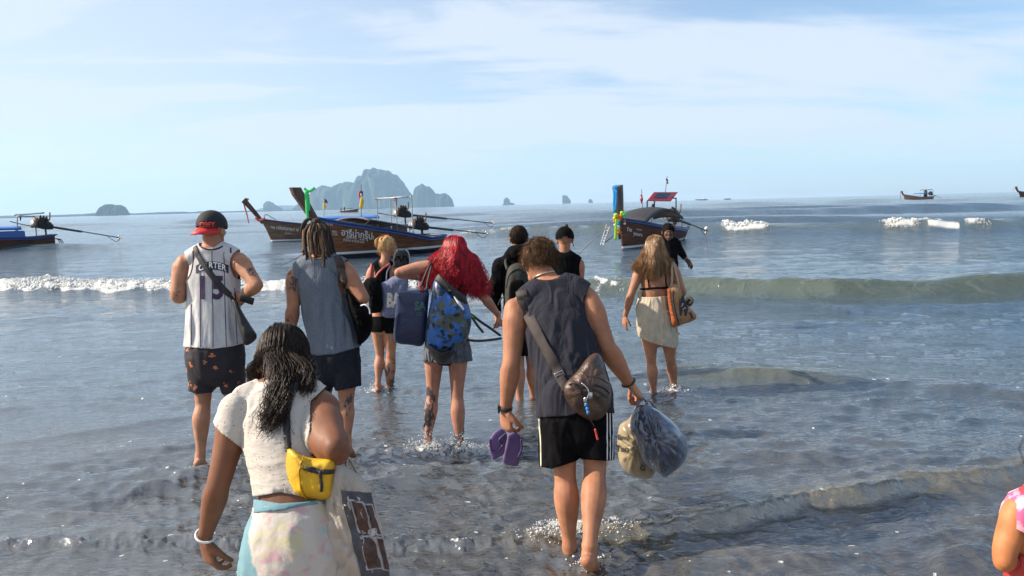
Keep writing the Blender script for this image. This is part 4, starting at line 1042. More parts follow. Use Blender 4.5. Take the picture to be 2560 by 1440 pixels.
# boat behind it with the pink ribbon
bB = Boat((W(682, 600, 43.5).x, 43.5), (W(1015, 600, 46).x, 46), 'weathered long-tail boat with red ribbon on its slanting prow, behind the green-ribboned one', M_HULL2, beam=1.0, top=((0, 1.32), (.12, 1.12), (.3, .90), (.55, .75), (.8, .62), (1, .70)))
bB.rail(M_DBLUE, None); pr = bB.prow(M_PROW, 2.42, .10, .15, .07, cut_=.05)
ribbon(pr, [(609, 500), (611, 515), (617, 535), (622, 558)], 43, [5, 4, 2.5], M_PINKR); ribbon(pr, [(610, 500), (618, 498), (622, 499)], 43, 5, M_PINKR); ribbon(pr, [(638, 543), (646, 551), (655, 549), (663, 545)], 42.9, 6, M_PINKR)
link('bow_rail', rope([W(660, 545, 43.3), W(662, 538, 43.3), (W(668, 537, 43.3)), W(690, 550, 43.6)], .022), M_PIPE, bB.t)
bB.canopy(.36, .78, 1.20, M_CANB, arch=.12, wid=.95, th=.06); bB.engine(.985, 1.38, W(1232, 558, 50), 1.35)
bB.flag(W(810, 545, 44.5), W(811, 496, 44.5), [([(808, 508), (814, 510), (815, 520), (811, 526), (808, 518)], M_YEL, 44.4), ([(810, 497), (816, 499), (821, 508), (813, 504)], M_FB, 44.45), ([(810, 501), (815, 504), (819, 509), (811, 507)], M_FR, 44.4)])
bB.text('ทน หนึ่งสมุทรบา ๗', 712, 571, 11, .10, .85); bB.text('๐๑๓๐๒๘๙ ๙', 722, 583, 5, .08)

# garlanded boat with the red roof panel
bC = Boat((W(1557, 600, 28.3).x, 28.3), (W(1694, 600, 34.5).x, 34.5), 'dark long-tail boat with blue cloth and flower garlands on its prow and a red roof', M_HULL3, kz=1.0, beam=.85, top=((0, 1.14), (.12, 1.0), (.3, .80), (.55, .62), (.8, .50), (1, .55)), rake=((0, 0), (1.1, .30), (1.85, .38), (2.45, .50)))
bC.rail(M_DBLUE, M_BLUE, h=.05); pr = bC.prow(mat('dark_prow', (.040, .020, .014), .5), 2.34, .13, .17, .10)
Yc = 27.8
link('prow_cloth', puff([(1530, 464), (1552, 464), (1551, 472), (1544, 478), (1536, 477)], Yc + .05, .12, k=3, seg=24, rings=4, power=6), M_CYAN, pr)
ribbon(pr, [(1537, 474), (1537, 495), (1536, 515), (1535, 532)], Yc - .2, [8, 9, 5], M_CYAN); ribbon(pr, [(1541, 476), (1541, 500), (1538, 528)], Yc - .22, 5, M_CYAN)
R = np.random.RandomState(3)
for k, (x, y, r, mm) in enumerate([(1540, 538, 6, M_LIME), (1546, 542, 6, M_ORG), (1553, 540, 6, M_ORG), (1560, 536, 6, M_GREEN), (1555, 532, 5, M_LIME), (1537, 545, 5, M_YEL), (1550, 546, 5, M_ORG), (1561, 543, 4, M_GREEN), (1536, 554, 3.4, M_ORG), (1537, 562, 3.2, M_FW), (1562, 552, 3, M_ORG), (1562, 559, 3, M_FW), (1546, 551, 5, M_LIME), (1545, 560, 5.5, M_CYAN), (1545, 567, 5.5, M_FW), (1544, 574, 5.5, M_YEL), (1548, 581, 5.5, M_ORG), (1540, 584, 4.5, M_LIME)]):
    g = Geo(); rr_ = r * Yc / F_PX; g.ball(W(x, y, Yc - .25), (rr_, rr_ * .7, rr_ * .9), seg=10, rings=8); link('garland_flower', g.mesh(), mm, pr)
ribbon(pr, [(1540, 548), (1540, 570), (1539, 600)], Yc - .36, [5, 7, 7], M_LIME); ribbon(pr, [(1548, 585), (1549, 592), (1549, 598)], Yc - .36, 6, M_ENG)
bC.canopy(.12, .80, .98, M_CAN, arch=.10, wid=.80, droop=.42, rib=6)
P4 = [W(1617, 502, 31.8), W(1677, 503, 33.2), W(1694, 481, 34.2), W(1634, 481, 32.6)]
me = bpy.data.meshes.new('roof_panel'); me.from_pydata([tuple(p) for p in P4], [], [(0, 1, 2, 3)]); rp = link('roof_panel', thick(me, .05, 0), M_REDP, bC.t, smoothed=False)
me = bpy.data.meshes.new('solar_panel'); c4 = sum((Vector(p) for p in P4), Vector()) / 4; me.from_pydata([tuple(c4 + (Vector(p) - c4) * .55 + Vector((0, -.03, .05))) for p in P4], [], [(0, 1, 2, 3)]); link('solar_panel', thick(me, .02, 0), mat('solar_cells', (.03, .05, .08), .2), rp, smoothed=False)
for a_, b_ in (((1618, 558, 32.0), (1618, 502, 31.9)), ((1690, 560, 34.0), (1690, 495, 34.0)), ((1690, 497, 34.0), (1681, 494, 33.4)), ((1636, 545, 33), (1636, 484, 32.7))): bC.pole(W(*a_), W(*b_), .030, M_DPIPE)
bC.engine(.90, 1.02, W(1766, 577, 36.0), 1.15)
g = Geo(); g.ball(W(1766, 571, 36), .09, seg=10, rings=8); link('float_ball', g.mesh(), M_FW, bC.t)
for k, (x, y, r) in enumerate(((1676, 588, 17), (1688, 590, 16), (1700, 592, 14))):
    link('tyre_fender', rope([W(x + r * .8 * cos(a), y + r * sin(a), 33.9 + .1 * k) for a in np.linspace(0, 2 * pi, 17)], .035, k=2), M_ENG, bC.t)
bC.flag(W(1663, 484, 33), W(1668, 440, 33), [([(1664, 446), (1670, 448), (1671, 461), (1666, 458)], M_FR, 32.9), ([(1665, 446), (1669, 447), (1669, 452), (1665, 451)], M_FB, 32.85), ([(1665, 452), (1669, 453), (1669, 456), (1665, 455)], M_FW, 32.84)])
bC.flag(W(1606, 520, 31), W(1604, 474, 31), [([(1600, 488), (1605, 484), (1608, 500), (1604, 511), (1600, 500)], M_FR, 30.9), ([(1601, 490), (1604, 490), (1605, 498), (1601, 498)], M_FW, 30.85)])
link('hanging_cloth', puff([(1629, 512), (1634, 508), (1638, 520), (1640, 536), (1632, 534), (1627, 530)], 31.5, .05, k=2, seg=16, rings=3), M_ENG, bC.t)
lad = link('ladder', rope([W(1517, 562, 28.6), W(1502, 612, 28.2)], .022), M_PIPE, bC.t); link('ladder_rail', rope([W(1525, 566, 28.5), W(1508, 614, 28.1)], .022), M_PIPE, lad)
for k in range(7): link('rung', rope([W(1517 - 2.3 * k, 568 + 6.6 * k, 28.5), W(1525 - 2.4 * k, 571 + 6.4 * k, 28.4)], .015), M_PIPE, lad)
link('ladder_brace', rope([W(1510, 608, 28.2), W(1532, 592, 28.6)], .015), M_DPIPE, lad)
link('mooring_rope', rope([W(1520, 566, 28.4), W(1496, 588, 27), W(1470, 612, 25), W(1446, 636, 22)], .014), M_WROPE, bC.t)
bC.text("I'm", 1573, 574, 14, .14, .7, bold=.02); bC.text('yours', 1594, 585, 14, .2, .7, bold=.02); bC.text('KWAN', 1597, 574, 5, .1)

# boat at the left edge
bD = Boat((W(-260, 600, 40).x, 40), (W(136, 600, 44).x, 44), 'long-tail boat with blue roof and blue side boards, cut off by the left edge', M_HULL3, beam=1.1, top=((0, 1.4), (.3, .85), (.6, .68), (.85, .62), (1, .72)))
bD.rail(M_DBLUE, M_BLUE); bD.prow(M_PROW, 2.4)
bD.canopy(.20, .78, 1.18, M_CANB, arch=.10, wid=.85, th=.10, zend=1.12)
V = [tuple(bD.at(u, .9 * bD.beam * 1.0, z)) for z in (.62, 1.0) for u in (.25, .80)]; me = bpy.data.meshes.new('side_board'); me.from_pydata(V, [], [(0, 1, 3, 2)]); link('side_board', thick(me, .04, 0), M_BLUE, bD.t, smoothed=False)
me = bpy.data.meshes.new('side_board'); me.from_pydata([tuple(bD.at(u, -.9 * bD.beam, z)) for z in (.62, 1.0) for u in (.25, .80)], [], [(0, 1, 3, 2)]); link('side_board', thick(me, .04, 0), M_BLUE, bD.t, smoothed=False)
for a_, b_ in (((44, 590, 42.5), (43, 543, 42.5)), ((92, 595, 43.4), (86, 541, 43.4)), ((43, 543, 42.5), (50, 540, 42.7)), ((50, 540, 42.7), (86, 541, 43.4))): bD.pole(W(*a_), W(*b_), .035)
link('top_sheet', rope([W(36, 537, 43), W(70, 535, 43), W(109, 532, 43)], .05), M_PIPE, bD.t)
link('hanging_rag', puff([(49, 540), (53, 540), (53, 551), (50, 552)], 43, .04, k=2, seg=12, rings=3), M_ENG, bD.t)
bD.engine(.93, 1.30, W(297, 594, 47.5), 1.4)
for k in range(3): link('stern_hoop', rope([W(138, 596, 44.3), W(146 + 4 * k, 600, 44.3), W(152 + 4 * k, 614, 44.3)], .025), M_ENG, bD.t)

# farther boats
bE = Boat((W(2262, 500, 232).x, 232), (W(2330, 500, 238).x, 238), 'small pale orange long-tail boat far out with a dark raised roof', M_HULL4, kz=1.05, beam=1.2, top=((0, 1.75), (.15, 1.35), (.4, .9), (.7, .75), (1, .9)), n=12)
bE.rail(M_DBLUE); bE.prow(M_PROW, 2.7, .18, .22, .12); bE.canopy(.42, .82, 1.9, M_CANB, arch=.1, th=.15); bE.pole(W(2314, 494, 236), W(2314, 479, 236), .5, M_CAN, 'cabin'); bE.canopy(.66, .90, 3.0, M_CAN, arch=.02, th=.15, name='top_roof'); bE.engine(.95, 1.7, W(2356, 496, 242), 2.2)
ribbon(bE.t, [(2250, 478), (2251, 486), (2252, 498)], 231, 1.2, M_PINKR)
bF = Boat((W(2551, 500, 203).x, 203), (W(2640, 500, 206).x, 206), 'dark long-tail boat whose prow enters at the right edge near the horizon', M_HULL3, kz=1.1, beam=1.2, top=((0, 1.75), (.15, 1.35), (.4, 1.0), (.7, .8), (1, .9)), n=12)
bF.rail(M_DBLUE); bF.prow(M_PROW, 2.8, .18, .22, .12); ribbon(bF.t, [(2534, 468), (2534, 478)], 202, 1.5, M_FW); bF.canopy(.4, .8, 1.9, M_CANB)
bG = Boat((W(893, 522, 400).x, 400), (W(852, 522, 404).x, 404), 'small low motorboat far out in front of the big limestone island', M_HULL3, kz=1.3, beam=1.4, top=((0, 1.5), (.3, 1.1), (.7, .8), (1, .8)), n=12, rake=((0, 0), (1.5, .9)))
bG.t.name = 'motorboat'; bG.t['group'] = 'boats far out'; bG.rail(M_FW); bG.canopy(.35, .7, 2.0, M_CAN); bG.pole(W(861, 526, 402), W(861, 519, 402), .35, M_CAN, 'cabin'); bG.engine(.97, 1.6, W(846, 531, 408), 2.0)
for lab, px, wd in (('tiny dark barge on the horizon right of the red-roofed boat', 1753, 16), ('tiny pale vessel on the horizon between the red-roofed boat and the far orange one', 1818, 9)):
    Yh = 1500; sh = thing('distant_ship', (W(px, 498, Yh).x, Yh, 0), lab, 'ship', 'boats far out'); y0 = H0(px) + 1.6
    link('ship_hull', puff([(px - wd, y0 - 2.2), (px + wd, y0 - 2.6), (px + wd * .8, y0), (px - wd * .8, y0)], Yh, 2.5, k=2, seg=24, rings=4, power=6), M_HULL3, sh); link('ship_cabin', puff([(px + wd * .3, y0 - 4.6), (px + wd * .7, y0 - 4.6), (px + wd * .7, y0 - 2), (px + wd * .3, y0 - 2)], Yh, 2, k=2, seg=16, rings=4, power=6), M_FW, sh)
# ------------------------------------------------------------------ materials shared by people
M_BLACK = mat('black_cloth', fold=.03, color=(.005, .005, .006), rough=.95, var=.3, scale=12, bump=.3, bscale=300, spec=.08)
M_BLACKNYLON = mat('black_nylon', (.013, .013, .015), .5, var=.3, scale=25, bump=.4, bscale=260)
M_STEEL = mat('steel', (.55, .55, .55), .3, metal=1)
M_WHITE = mat('white_print', (.72, .72, .72), .7, var=.05)
M_HAIRBROWN = hairmat('brown', (.028, .014, .008), (.13, .070, .034), rough=.6, spec=.2)
def scalp_cap(body, name, material, parent, f, r=(.086, .106, .098), c=(0, -.014, .022), voxel=.005, noise_=.006, sc=60, extra=None):
    """short hair: a thick uneven shell over the skull, cut along f (head coordinates)"""
    g = Geo(); g.ball(body.q(*c), np.array(r) * body.hk, body.hM, seg=24, rings=16)
    if extra: extra(g)
    me = fuse(g, voxel, 2)
    V = verts(me); Nn = normals(me); L = (V - body.hc) @ body.hM / body.hk
    h = fbm(L[:, 0] * sc, L[:, 1] * sc * .6, L[:, 2] * sc * .35, o=3, s=3)
    setverts(me, V + Nn * (h * noise_)[:, None])
    me = cut(me, lambda V: f((V - body.hc) @ body.hM / body.hk))
    return link(name, thick(me, .004, -1), material, parent)
def short_strands(body, n, f, length, r=.0011, seed=1, lift=.35, wave=.004, down=.5, base=(.082, .1, .094), c=(0, -.014, .022), whorl=None):
    """short tufts growing out of the cap"""
    R = np.random.RandomState(seed); out = []; m_ = 6
    while len(out) < n:
        d = R.normal(size=3); d /= np.linalg.norm(d); p = np.array(c) + d * np.array(base)
        if f(p[None])[0] < 0: continue
        t = unit(np.array([R.normal() * .35, -.15 - .3 * R.rand() if whorl is None else whorl, -down]) - d * np.dot(np.array([0, -.2, -down]), d))
        g = unit(t + d * lift * (1 + .6 * R.normal())); L = length * R.uniform(.5, 1.2); P = []
        ph = R.rand() * 6
        for i in range(m_):
            s = i / (m_ - 1); q = p + g * L * s + np.array([0, 0, -1]) * L * .35 * s * s * down + np.array([sin(ph + s * 4), cos(ph + s * 5), 0]) * wave * s
            P.append(body.q(*q))
        out.append(P)
    return np.array(out)

# ------------------------------------------------------------------ man in the dark tank top, walking with bent head
def man_tank():
    Y = 3.85
    t = thing('person', (W(1440, 1400, 3.75).x, 3.75, 0), 'man in dark grey tank top bending his head, carrying flip flops and plastic bags', 'person')
    b = Body(Y, 1.12)
    b.limb([(1437, 1040, -.03, 78, .75), (1434, 985, .0, 80, .72), (1424, 920, .04, 72, .68), (1405, 845, .12, 80, .62), (1392, 780, .19, 82, .58), (1380, 735, .23, 62, .6)], side=(1, 0, 0), seg=20)
    b.limb([(1300, 768, .19, 26), (1335, 738, .22, 30), (1375, 722, .24, 33), (1425, 722, .23, 32), (1468, 744, .2, 27)])
    q = b.head(W(1346, 655, Y + .35), (-.10, .86, -.50), (.16, .45, .88), 1.05)
    b.g.tube([b.P((1378, 725, .24)), b.P((1368, 700, .27)), q(0, -.03, -.045)], [.066, .061, .06])
    b.arm((1290, 778, .18), (1278, 910, .10), (1264, 1022, .14), 1.10, 1.02)
    b.g.ball(b.P((1286, 780, .18)), (.060, .062, .075))
    b.arm((1474, 760, .18), (1520, 872, .12), (1572, 957, .20), 1.10, 1.05)
    b.g.ball(b.P((1476, 762, .18)), (.058, .062, .078))
    wl_, wr_ = b.P((1264, 1022, .14)), b.P((1572, 957, .20))
    b.hand(wl_, (.02, .12, -1), (.75, .65, 0), 1.06, curl=(.95, .8, .65, .55), thumb=1, thumb_curl=.8)
    b.hand(wr_, (.62, .25, -.78), (-.55, .2, -.6), 1.08, curl=(1.15, 1.2, 1.2, 1.2), thumb=1, thumb_curl=.9)
    b.leg((1405, 985, -.02), (1412, 1180, -.08), (1424, 1368, -.13), 1.0, 1.04)
    b.leg((1478, 985, -.02), (1488, 1172, -.10), (1474, 1368, -.38), 1.0, 1.04)
    b.foot(b.P((1424, 1370, -.13)), (-.02, 1, 0), 1.0, .0)
    b.foot(b.P((1474, 1376, -.38)), (.28, .9, 0), 1.02, radians(38))
    b.finish('body', t, skin('tanned', (.36, .165, .092)))
    # tank top
    def nodes(g):
        gtube(g, Y, [(1440, 1095, -.05, 99, .70), (1438, 1040, -.02, 99, .70), (1431, 970, .02, 93, .68), (1416, 900, .06, 88, .66), (1398, 830, .12, 89, .63), (1390, 780, .18, 90, .60), (1384, 740, .22, 74, .58)], side=(1, 0, 0))
        gtube(g, Y, [(1312, 752, .2, 26, 1), (1340, 736, .22, 33, 1), (1378, 724, .24, 37, 1), (1420, 722, .24, 36, 1), (1450, 738, .22, 30, 1)])
    def fold(me):
        folds(me, .024, 13, 1.5, 4, o=2, extra=lambda V: np.clip((1.32 - V[:, 2]) * 2.4, .1, 1))
        folds(me, .0022, 34, 6, 9, o=2)
    shirt, raw = garment(nodes, .008, 3, None, fold, .003, 'tank_top',
        mat('grey_tank', (.022, .023, .033), .9, fold=.045, fscale=11, var=.05, scale=60, bump=.3, bscale=500, spec=.2), t, body=b, gap=.014,
        cuts=[below([(1300, 1044), (1345, 1044), (1420, 1040), (1470, 1026), (1540, 1034)]),
              outside(b.P((1276, 790, .17)), (.105, .2, .132)), outside(b.P((1502, 770, .16)), (.094, .2, .150)),
              outside(b.P((1367, 668, .26)), (.105, .13, .082))])
    # shorts
    def nodes2(g):
        gtube(g, Y, [(1438, 975, .0, 88, .75), (1438, 1030, -.01, 92, .75), (1440, 1075, -.03, 94, .72)], side=(1, 0, 0))
        gtube(g, Y, [(1398, 1050, -.02, 50, 1.25), (1396, 1110, -.05, 49, 1.2), (1397, 1215, -.07, 49, 1.15)], side=(1, 0, 0))
        gtube(g, Y, [(1484, 1050, -.02, 48, 1.25), (1490, 1110, -.06, 44, 1.2), (1494, 1215, -.10, 42, 1.15)], side=(1, 0, 0))
    def fold2(me): folds(me, .012, 13, 5, 14)
    shorts, raw2 = garment(nodes2, .008, 3, None, fold2, .003, 'shorts', M_BLACK, t, body=b, inside=raw,
        cuts=[below([(1330, 1166), (1352, 1167), (1380, 1172), (1440, 1152), (1449, 1144), (1458, 1148), (1520, 1152), (1545, 1147)]), above([(1330, 990), (1550, 975)])])
    bs = bvh(raw2)
    for x0, x1 in ((1516, 1517), (1523, 1524), (1530, 1530)):
        link('side_stripe', strap(bs, [(x0, 1020), (x0 + 1, 1080), (x1, 1150)], 3.2, Y, .003), M_WHITE, shorts)
    link('side_stripe', strap(bs, [(1348, 1048), (1353, 1100), (1354, 1166)], 5, Y, .003), mat('cream_stripe', (.62, .58, .42), .8), shorts)
    # hair
    f = lambda L: np.minimum(.070 - L[:, 1] * .9 + L[:, 2] * .9, np.minimum(L[:, 2] * 1.0 + .062 - .40 * L[:, 1] - 1.2 * np.maximum(0, np.abs(L[:, 0]) - .055), .16 + 0 * L[:, 1])) + .004 * np.sin(L[:, 0] * 210)
    hair = scalp_cap(b, 'hair', M_HAIRBROWN, t, f, (.090, .110, .104), noise_=.007)
    link('hair_tufts', strands(short_strands(b, 3400, lambda L: f(L) - .004, .034, seed=3, lift=.3, base=(.090, .110, .104), wave=.006), .0011, .3), M_HAIRBROWN, hair)
    # necklace, watch, bracelet
    bb = b.bvh; g = Geo()
    for (x, y) in catmull([(1331, 699), (1342, 690), (1362, 683), (1384, 679)], 10):
        h_, _ = hit(bb, x, y, None, .004)
        if h_ is not None: g.V.append(np.array(h_))
    link('necklace', rope(g.V, .0036, seg=6, k=2), mat('silver_beads', (.6, .55, .45), .3, metal=.8), t)
    def band(c, ax, r, w, n=20, rz=1.0, name='band', m_=None, th=.004):
        g = Geo(); ax = unit(ax); s_ = unit(np.cross(ax, [0, 1, 0])); d_ = np.cross(s_, ax); V = []; F = []
        for j in range(n):
            a = 2 * pi * j / n
            for rr_, h in ((r, -w), (r, w), (r + th, w * .9), (r + th, -w * .9)): V.append(c + (s_ * cos(a) + d_ * sin(a) * rz) * rr_ + ax * h)
        for j in range(n):
            for k in range(4): F.append((j * 4 + k, j * 4 + (k + 1) % 4, ((j + 1) % n) * 4 + (k + 1) % 4, ((j + 1) % n) * 4 + k))
        g.add(V, F); return g
    global make_band; make_band = band
    ax = b.P((1264, 1022, .14)) - b.P((1278, 910, .10))
    g = band(wl_ - unit(ax) * .004, ax, .033, .012, rz=.9); w_ = link('watch', g.mesh(), M_BLACKNYLON, t)
    g = Geo(); g.box(wl_ + np.array([-.036, -.006, .002]), (.006, .018, .019)); link('watch_case', g.mesh(), M_BLACKNYLON, w_, smoothed=False)
    ax = unit(b.P((1572, 957, .20)) - b.P((1520, 872, .12))); g = Geo(); c = wr_ - ax * .002; s_ = unit(np.cross(ax, [0, 1, 0])); d_ = np.cross(s_, ax)
    for j in range(20):
        a = 2 * pi * j / 20; g.ball(c + s_ * .036 * cos(a) + d_ * .030 * sin(a), .0068, seg=8, rings=6)
    link('bead_bracelet', g.mesh(), mat('dark_beads', (.03, .017, .01), .35), t)
    # sling bag: strap + pouch with keys
    sb = bvh(raw, b.me)
    sl = thing('sling_bag', W(1470, 960, Y - .1), 'brown leather sling bag with keys, worn by the man in the dark tank top', 'bag')
    M_LEATHER = mat('brown_leather', (.075, .040, .024), .42, var=.35, scale=14, bump=.5, bscale=70, coat=.15)
    M_STRAP = mat('brown_webbing', (.030, .020, .020), .7, var=.2, bump=.3, bscale=300)
    link('strap', strap(sb, [(1304, 728), (1308, 752), (1328, 800), (1358, 858), (1385, 908), (1402, 938)], [30, 30, 28, 25], Y, .006), M_STRAP, sl)
    link('strap', strap(sb, [(1393, 928), (1404, 950), (1416, 975)], [26, 24], Y, .012), M_STRAP, sl)
    o_ = [(1409, 968), (1416, 955), (1430, 942), (1446, 924), (1462, 902), (1476, 888), (1490, 882), (1501, 888), (1509, 906), (1516, 935), (1526, 965), (1529, 992), (1524, 1018), (1506, 1044), (1488, 1052), (1466, 1048), (1440, 1030), (1420, 1008), (1410, 988)]
    pm = puff(o_, 3.72, .075, tilt=(.05, -.03), wr=.022, seed=5, k=6, knot=(1424, 960, 5)); pouch = link('pouch', pm, M_LEATHER, sl)
    pb = bvh(pm)
    M_ZIP = mat('zip_tape', (.012, .011, .011), .6)
    org = Vector(sl['_w'])
    def wv(me):   # world copy for ray casts
        m2 = me.copy(); m2.transform(Matrix.Translation(org)); return m2
    pb = bvh(wv(pm))
    link('zip', strap(pb, [(1423, 961), (1437, 958), (1455, 978), (1462, 1010), (1466, 1032)], 5, 3.7, .002), M_ZIP, pouch)
    link('zip', strap(pb, [(1487, 961), (1500, 966), (1516, 975), (1522, 984)], 4, 3.7, .002), M_ZIP, pouch)
    link('seam', strap(pb, [(1450, 925), (1470, 940), (1500, 945), (1522, 960)], 3, 3.7, .002), M_LEATHER, pouch)
    # buckle
    g = Geo(); h_, _ = hit(sb, 1401, 938, W(1401, 938, 3.75), .016)
    u1 = unit((.75, 0, .35)); u2 = unit((-.35, 0, .75))
    c = np.array(h_); q4 = [c + u1 * .022 + u2 * .014, c - u1 * .022 + u2 * .014, c - u1 * .022 - u2 * .014, c + u1 * .022 - u2 * .014]
    for i in range(4): g.tube([q4[i], q4[(i + 1) % 4]], [.0026, .0026], seg=6)
    g.tube([c + u1 * .022, c - u1 * .022], [.002, .002], seg=6)
    link('buckle', g.mesh(), M_STEEL, sl)
    # keys, blue beads, red cord on a chain
    k_ = link('key_chain', rope([W(1455, 958, 3.60), W(1466, 968, 3.585), W(1472, 982, 3.58), W(1468, 996, 3.58)], .0035), M_STEEL, sl)
    for i, (x, y, c_) in enumerate([(1463, 1000, 0), (1465, 1012, 1), (1468, 1022, 1), (1470, 1031, 1)]):
        g = Geo(); g.ball(W(x, y, 3.58), (.008, .007, .011) if i else (.009, .004, .014)); link('bead' if i else 'key', g.mesh(), [M_STEEL, mat('blue_bead', (.03, .22, .55), .25)][c_], k_)
    g = Geo(); g.box(W(1476, 990, 3.59), (.010, .0015, .018)); link('key', g.mesh(), M_STEEL, k_)
    link('cord', rope([W(1470, 1030, 3.58), W(1478, 1052, 3.58), W(1486, 1066, 3.58)], .0018), M_BLACKNYLON, k_)
    link('cord_end', rope([W(1488, 1074, 3.58), W(1494, 1098, 3.58)], .0052), mat('red_plastic', (.55, .05, .04), .35), k_)
    # flip flops in his left hand
    M_PURP = mat('purple_rubber', (.11, .065, .19), .7, var=.1, bump=.15, bscale=200); M_PURPD = mat('purple_strap', (.045, .025, .09), .5)
    for lab, Yf, ol, sp in (('paler sunlit purple flip flop of the pair in the tank top man\'s hand', 3.93, [(1262, 1076), (1250, 1072), (1236, 1080), (1225, 1096), (1222, 1112), (1224, 1128), (1230, 1146), (1234, 1150), (1246, 1144), (1260, 1134), (1264, 1110), (1268, 1090)], [(1225, 1100), (1228, 1124), (1240, 1130), (1258, 1112), (1264, 1098)]),
                            ('shaded purple flip flop hanging lower, beside its paler sunlit mate', 3.97, [(1270, 1086), (1284, 1080), (1298, 1088), (1306, 1104), (1306, 1122), (1300, 1144), (1294, 1164), (1276, 1164), (1258, 1156), (1260, 1134), (1266, 1108)], [(1303, 1100), (1304, 1122), (1296, 1142)])):
        fl = thing('flip_flop', W(1262, 1120, Yf), lab, 'flip flop', 'pair of purple flip flops')
        sm = puff(ol, Yf, .011, tilt=(.03, 0), power=8, k=5, rings=6); so = link('sole', sm, M_PURP, fl)
        link('toe_strap', rope([W(x, y, Yf - .014) for x, y in sp], .006), M_PURPD, fl)
        if Yf < 3.95: link('toe_strap', rope([W(1258, 1112, Yf - .013), W(1248, 1100, Yf - .02), W(1264, 1084, Yf - .012)], .005), M_PURPD, fl)
    # plastic bags in his right hand
    M_PLB = mat('blue_grey_plastic', (.065, .085, .135), .2, var=.3, scale=7, bump=.35, bscale=24, stretch=(1.6, 1.6, .2), spec=.8, coat=.6)
    M_PLC = mat('cream_plastic', (.36, .29, .18), .3, var=.2, scale=9, bump=.35, bscale=16, spec=.6)
    Yb = 4.02
    pb1 = thing('plastic_bag', W(1645, 1100, Yb), 'knotted blue grey plastic bag bulging full, held by the man in the tank top', 'plastic bag')
    m1 = puff([(1585, 1026), (1596, 1014), (1618, 1010), (1647, 1026), (1690, 1060), (1713, 1093), (1720, 1127), (1710, 1157), (1682, 1182), (1661, 1194), (1640, 1180), (1603, 1153), (1588, 1104), (1574, 1077), (1578, 1043)], Yb, .15, wr=.030, seed=8, tilt=(-.02, 0), knot=(1606, 1004, 10), rings=16, seg=150)
    link('sack', m1, M_PLB, pb1)
    link('handle', rope([W(1590, 1024, Yb - .02), W(1598, 1006, Yb), W(1608, 996, Yb), W(1618, 1008, Yb)], .006), M_PLB, pb1)
    link('handle', rope([W(1612, 1018, Yb - .04), W(1618, 1004, Yb - .02), W(1626, 1004, Yb), W(1644, 1026, Yb)], .005), M_PLB, pb1)
    pb2 = thing('plastic_bag', W(1580, 1120, Yb + .12), 'cream printed plastic bag with dark lettering, hanging behind the blue grey one', 'plastic bag')
    m2 = puff([(1590, 1020), (1572, 1046), (1550, 1062), (1544, 1090), (1543, 1118), (1550, 1158), (1566, 1178), (1582, 1190), (1612, 1198), (1632, 1192), (1640, 1160), (1625, 1110), (1605, 1060), (1600, 1030)], Yb + .13, .11, wr=.022, seed=11, wf=(20, 30), rings=12, seg=90)
    link('sack', m2, M_PLC, pb2)
    link('handle', rope([W(1588, 1022, Yb + .1), W(1598, 1003, Yb + .03), W(1606, 1000, Yb + .02)], .005), M_PLC, pb2)
    b2 = bvh(puff([(1590, 1020), (1572, 1046), (1550, 1062), (1544, 1090), (1543, 1118), (1550, 1158), (1566, 1178), (1582, 1190), (1612, 1198), (1632, 1192), (1640, 1160), (1625, 1110), (1605, 1060), (1600, 1030)], Yb + .13, .11, wr=.022, seed=11, wf=(20, 30), rings=12, seg=90))
    for s_, x, y, sz in (('-find-', 1559, 1094, 19), ('Tan', 1556, 1122, 22), ('G', 1606, 1170, 18)):
        V2, F2 = text2d(s_, .012)
        link('print', decal(V2, F2, lambda v: np.stack([x + v[:, 0] * sz, y - v[:, 1] * sz + v[:, 0] * sz * .06], 1), b2, .004, Yb), mat('dark_green_print', (.02, .03, .025), .6), pb2)
    return b
man_tank()
# ------------------------------------------------------------------ woman close to the camera: white eyelet top, tie-dye wrap
def hair_paths(body, n, spec, seed=1, m_=22, curl=(.012, 26), clump=60, top=(.080, .100, .094), c=(0, -.014, .022)):
    """hair that runs down over the skull and then hangs. spec(R, d) -> list of world points (after the scalp root) the lock passes; d = root direction in head axes"""
    R = np.random.RandomState(seed); out = []
    cl = [(R.normal(size=3), R.uniform(0, 6.28), R.uniform(.7, 1.3)) for _ in range(clump)]
    tries = 0
    while len(out) < n and tries < n * 30:
        tries += 1
        d = R.normal(size=3); d /= np.linalg.norm(d)
        if d[2] < -.35 or (d[1] > .62 and d[2] < .55): continue
        k = int(((atan2(d[0], -d[1]) + pi) / (2 * pi)) * clump * .999 + R.randint(-1, 2)) % clump
        P = spec(R, d)
        if P is None: continue
        root = body.q(*(np.array(c) + d * np.array(top) * 1.0))
        A = catmull(np.array([root] + [np.asarray(p) for p in P]), 6)
        s = np.r_[0, np.cumsum(np.linalg.norm(np.diff(A, axis=0), axis=1))]; u = np.linspace(0, s[-1], m_)
        A = np.stack([np.interp(u, s, A[:, i]) for i in range(3)], 1)
        ph, fr = cl[k][1] + R.normal() * .35, curl[1] * cl[k][2]
        amp = curl[0] * smooth(.04, .35, u) * R.uniform(.6, 1.3)
        A[:, 0] += amp * np.sin(ph + u * fr); A[:, 1] += amp * .8 * np.cos(ph + u * fr); A[:, 2] += amp * .4 * np.sin(ph * 2 + u * fr)
        out.append(A)
    return np.array(out)
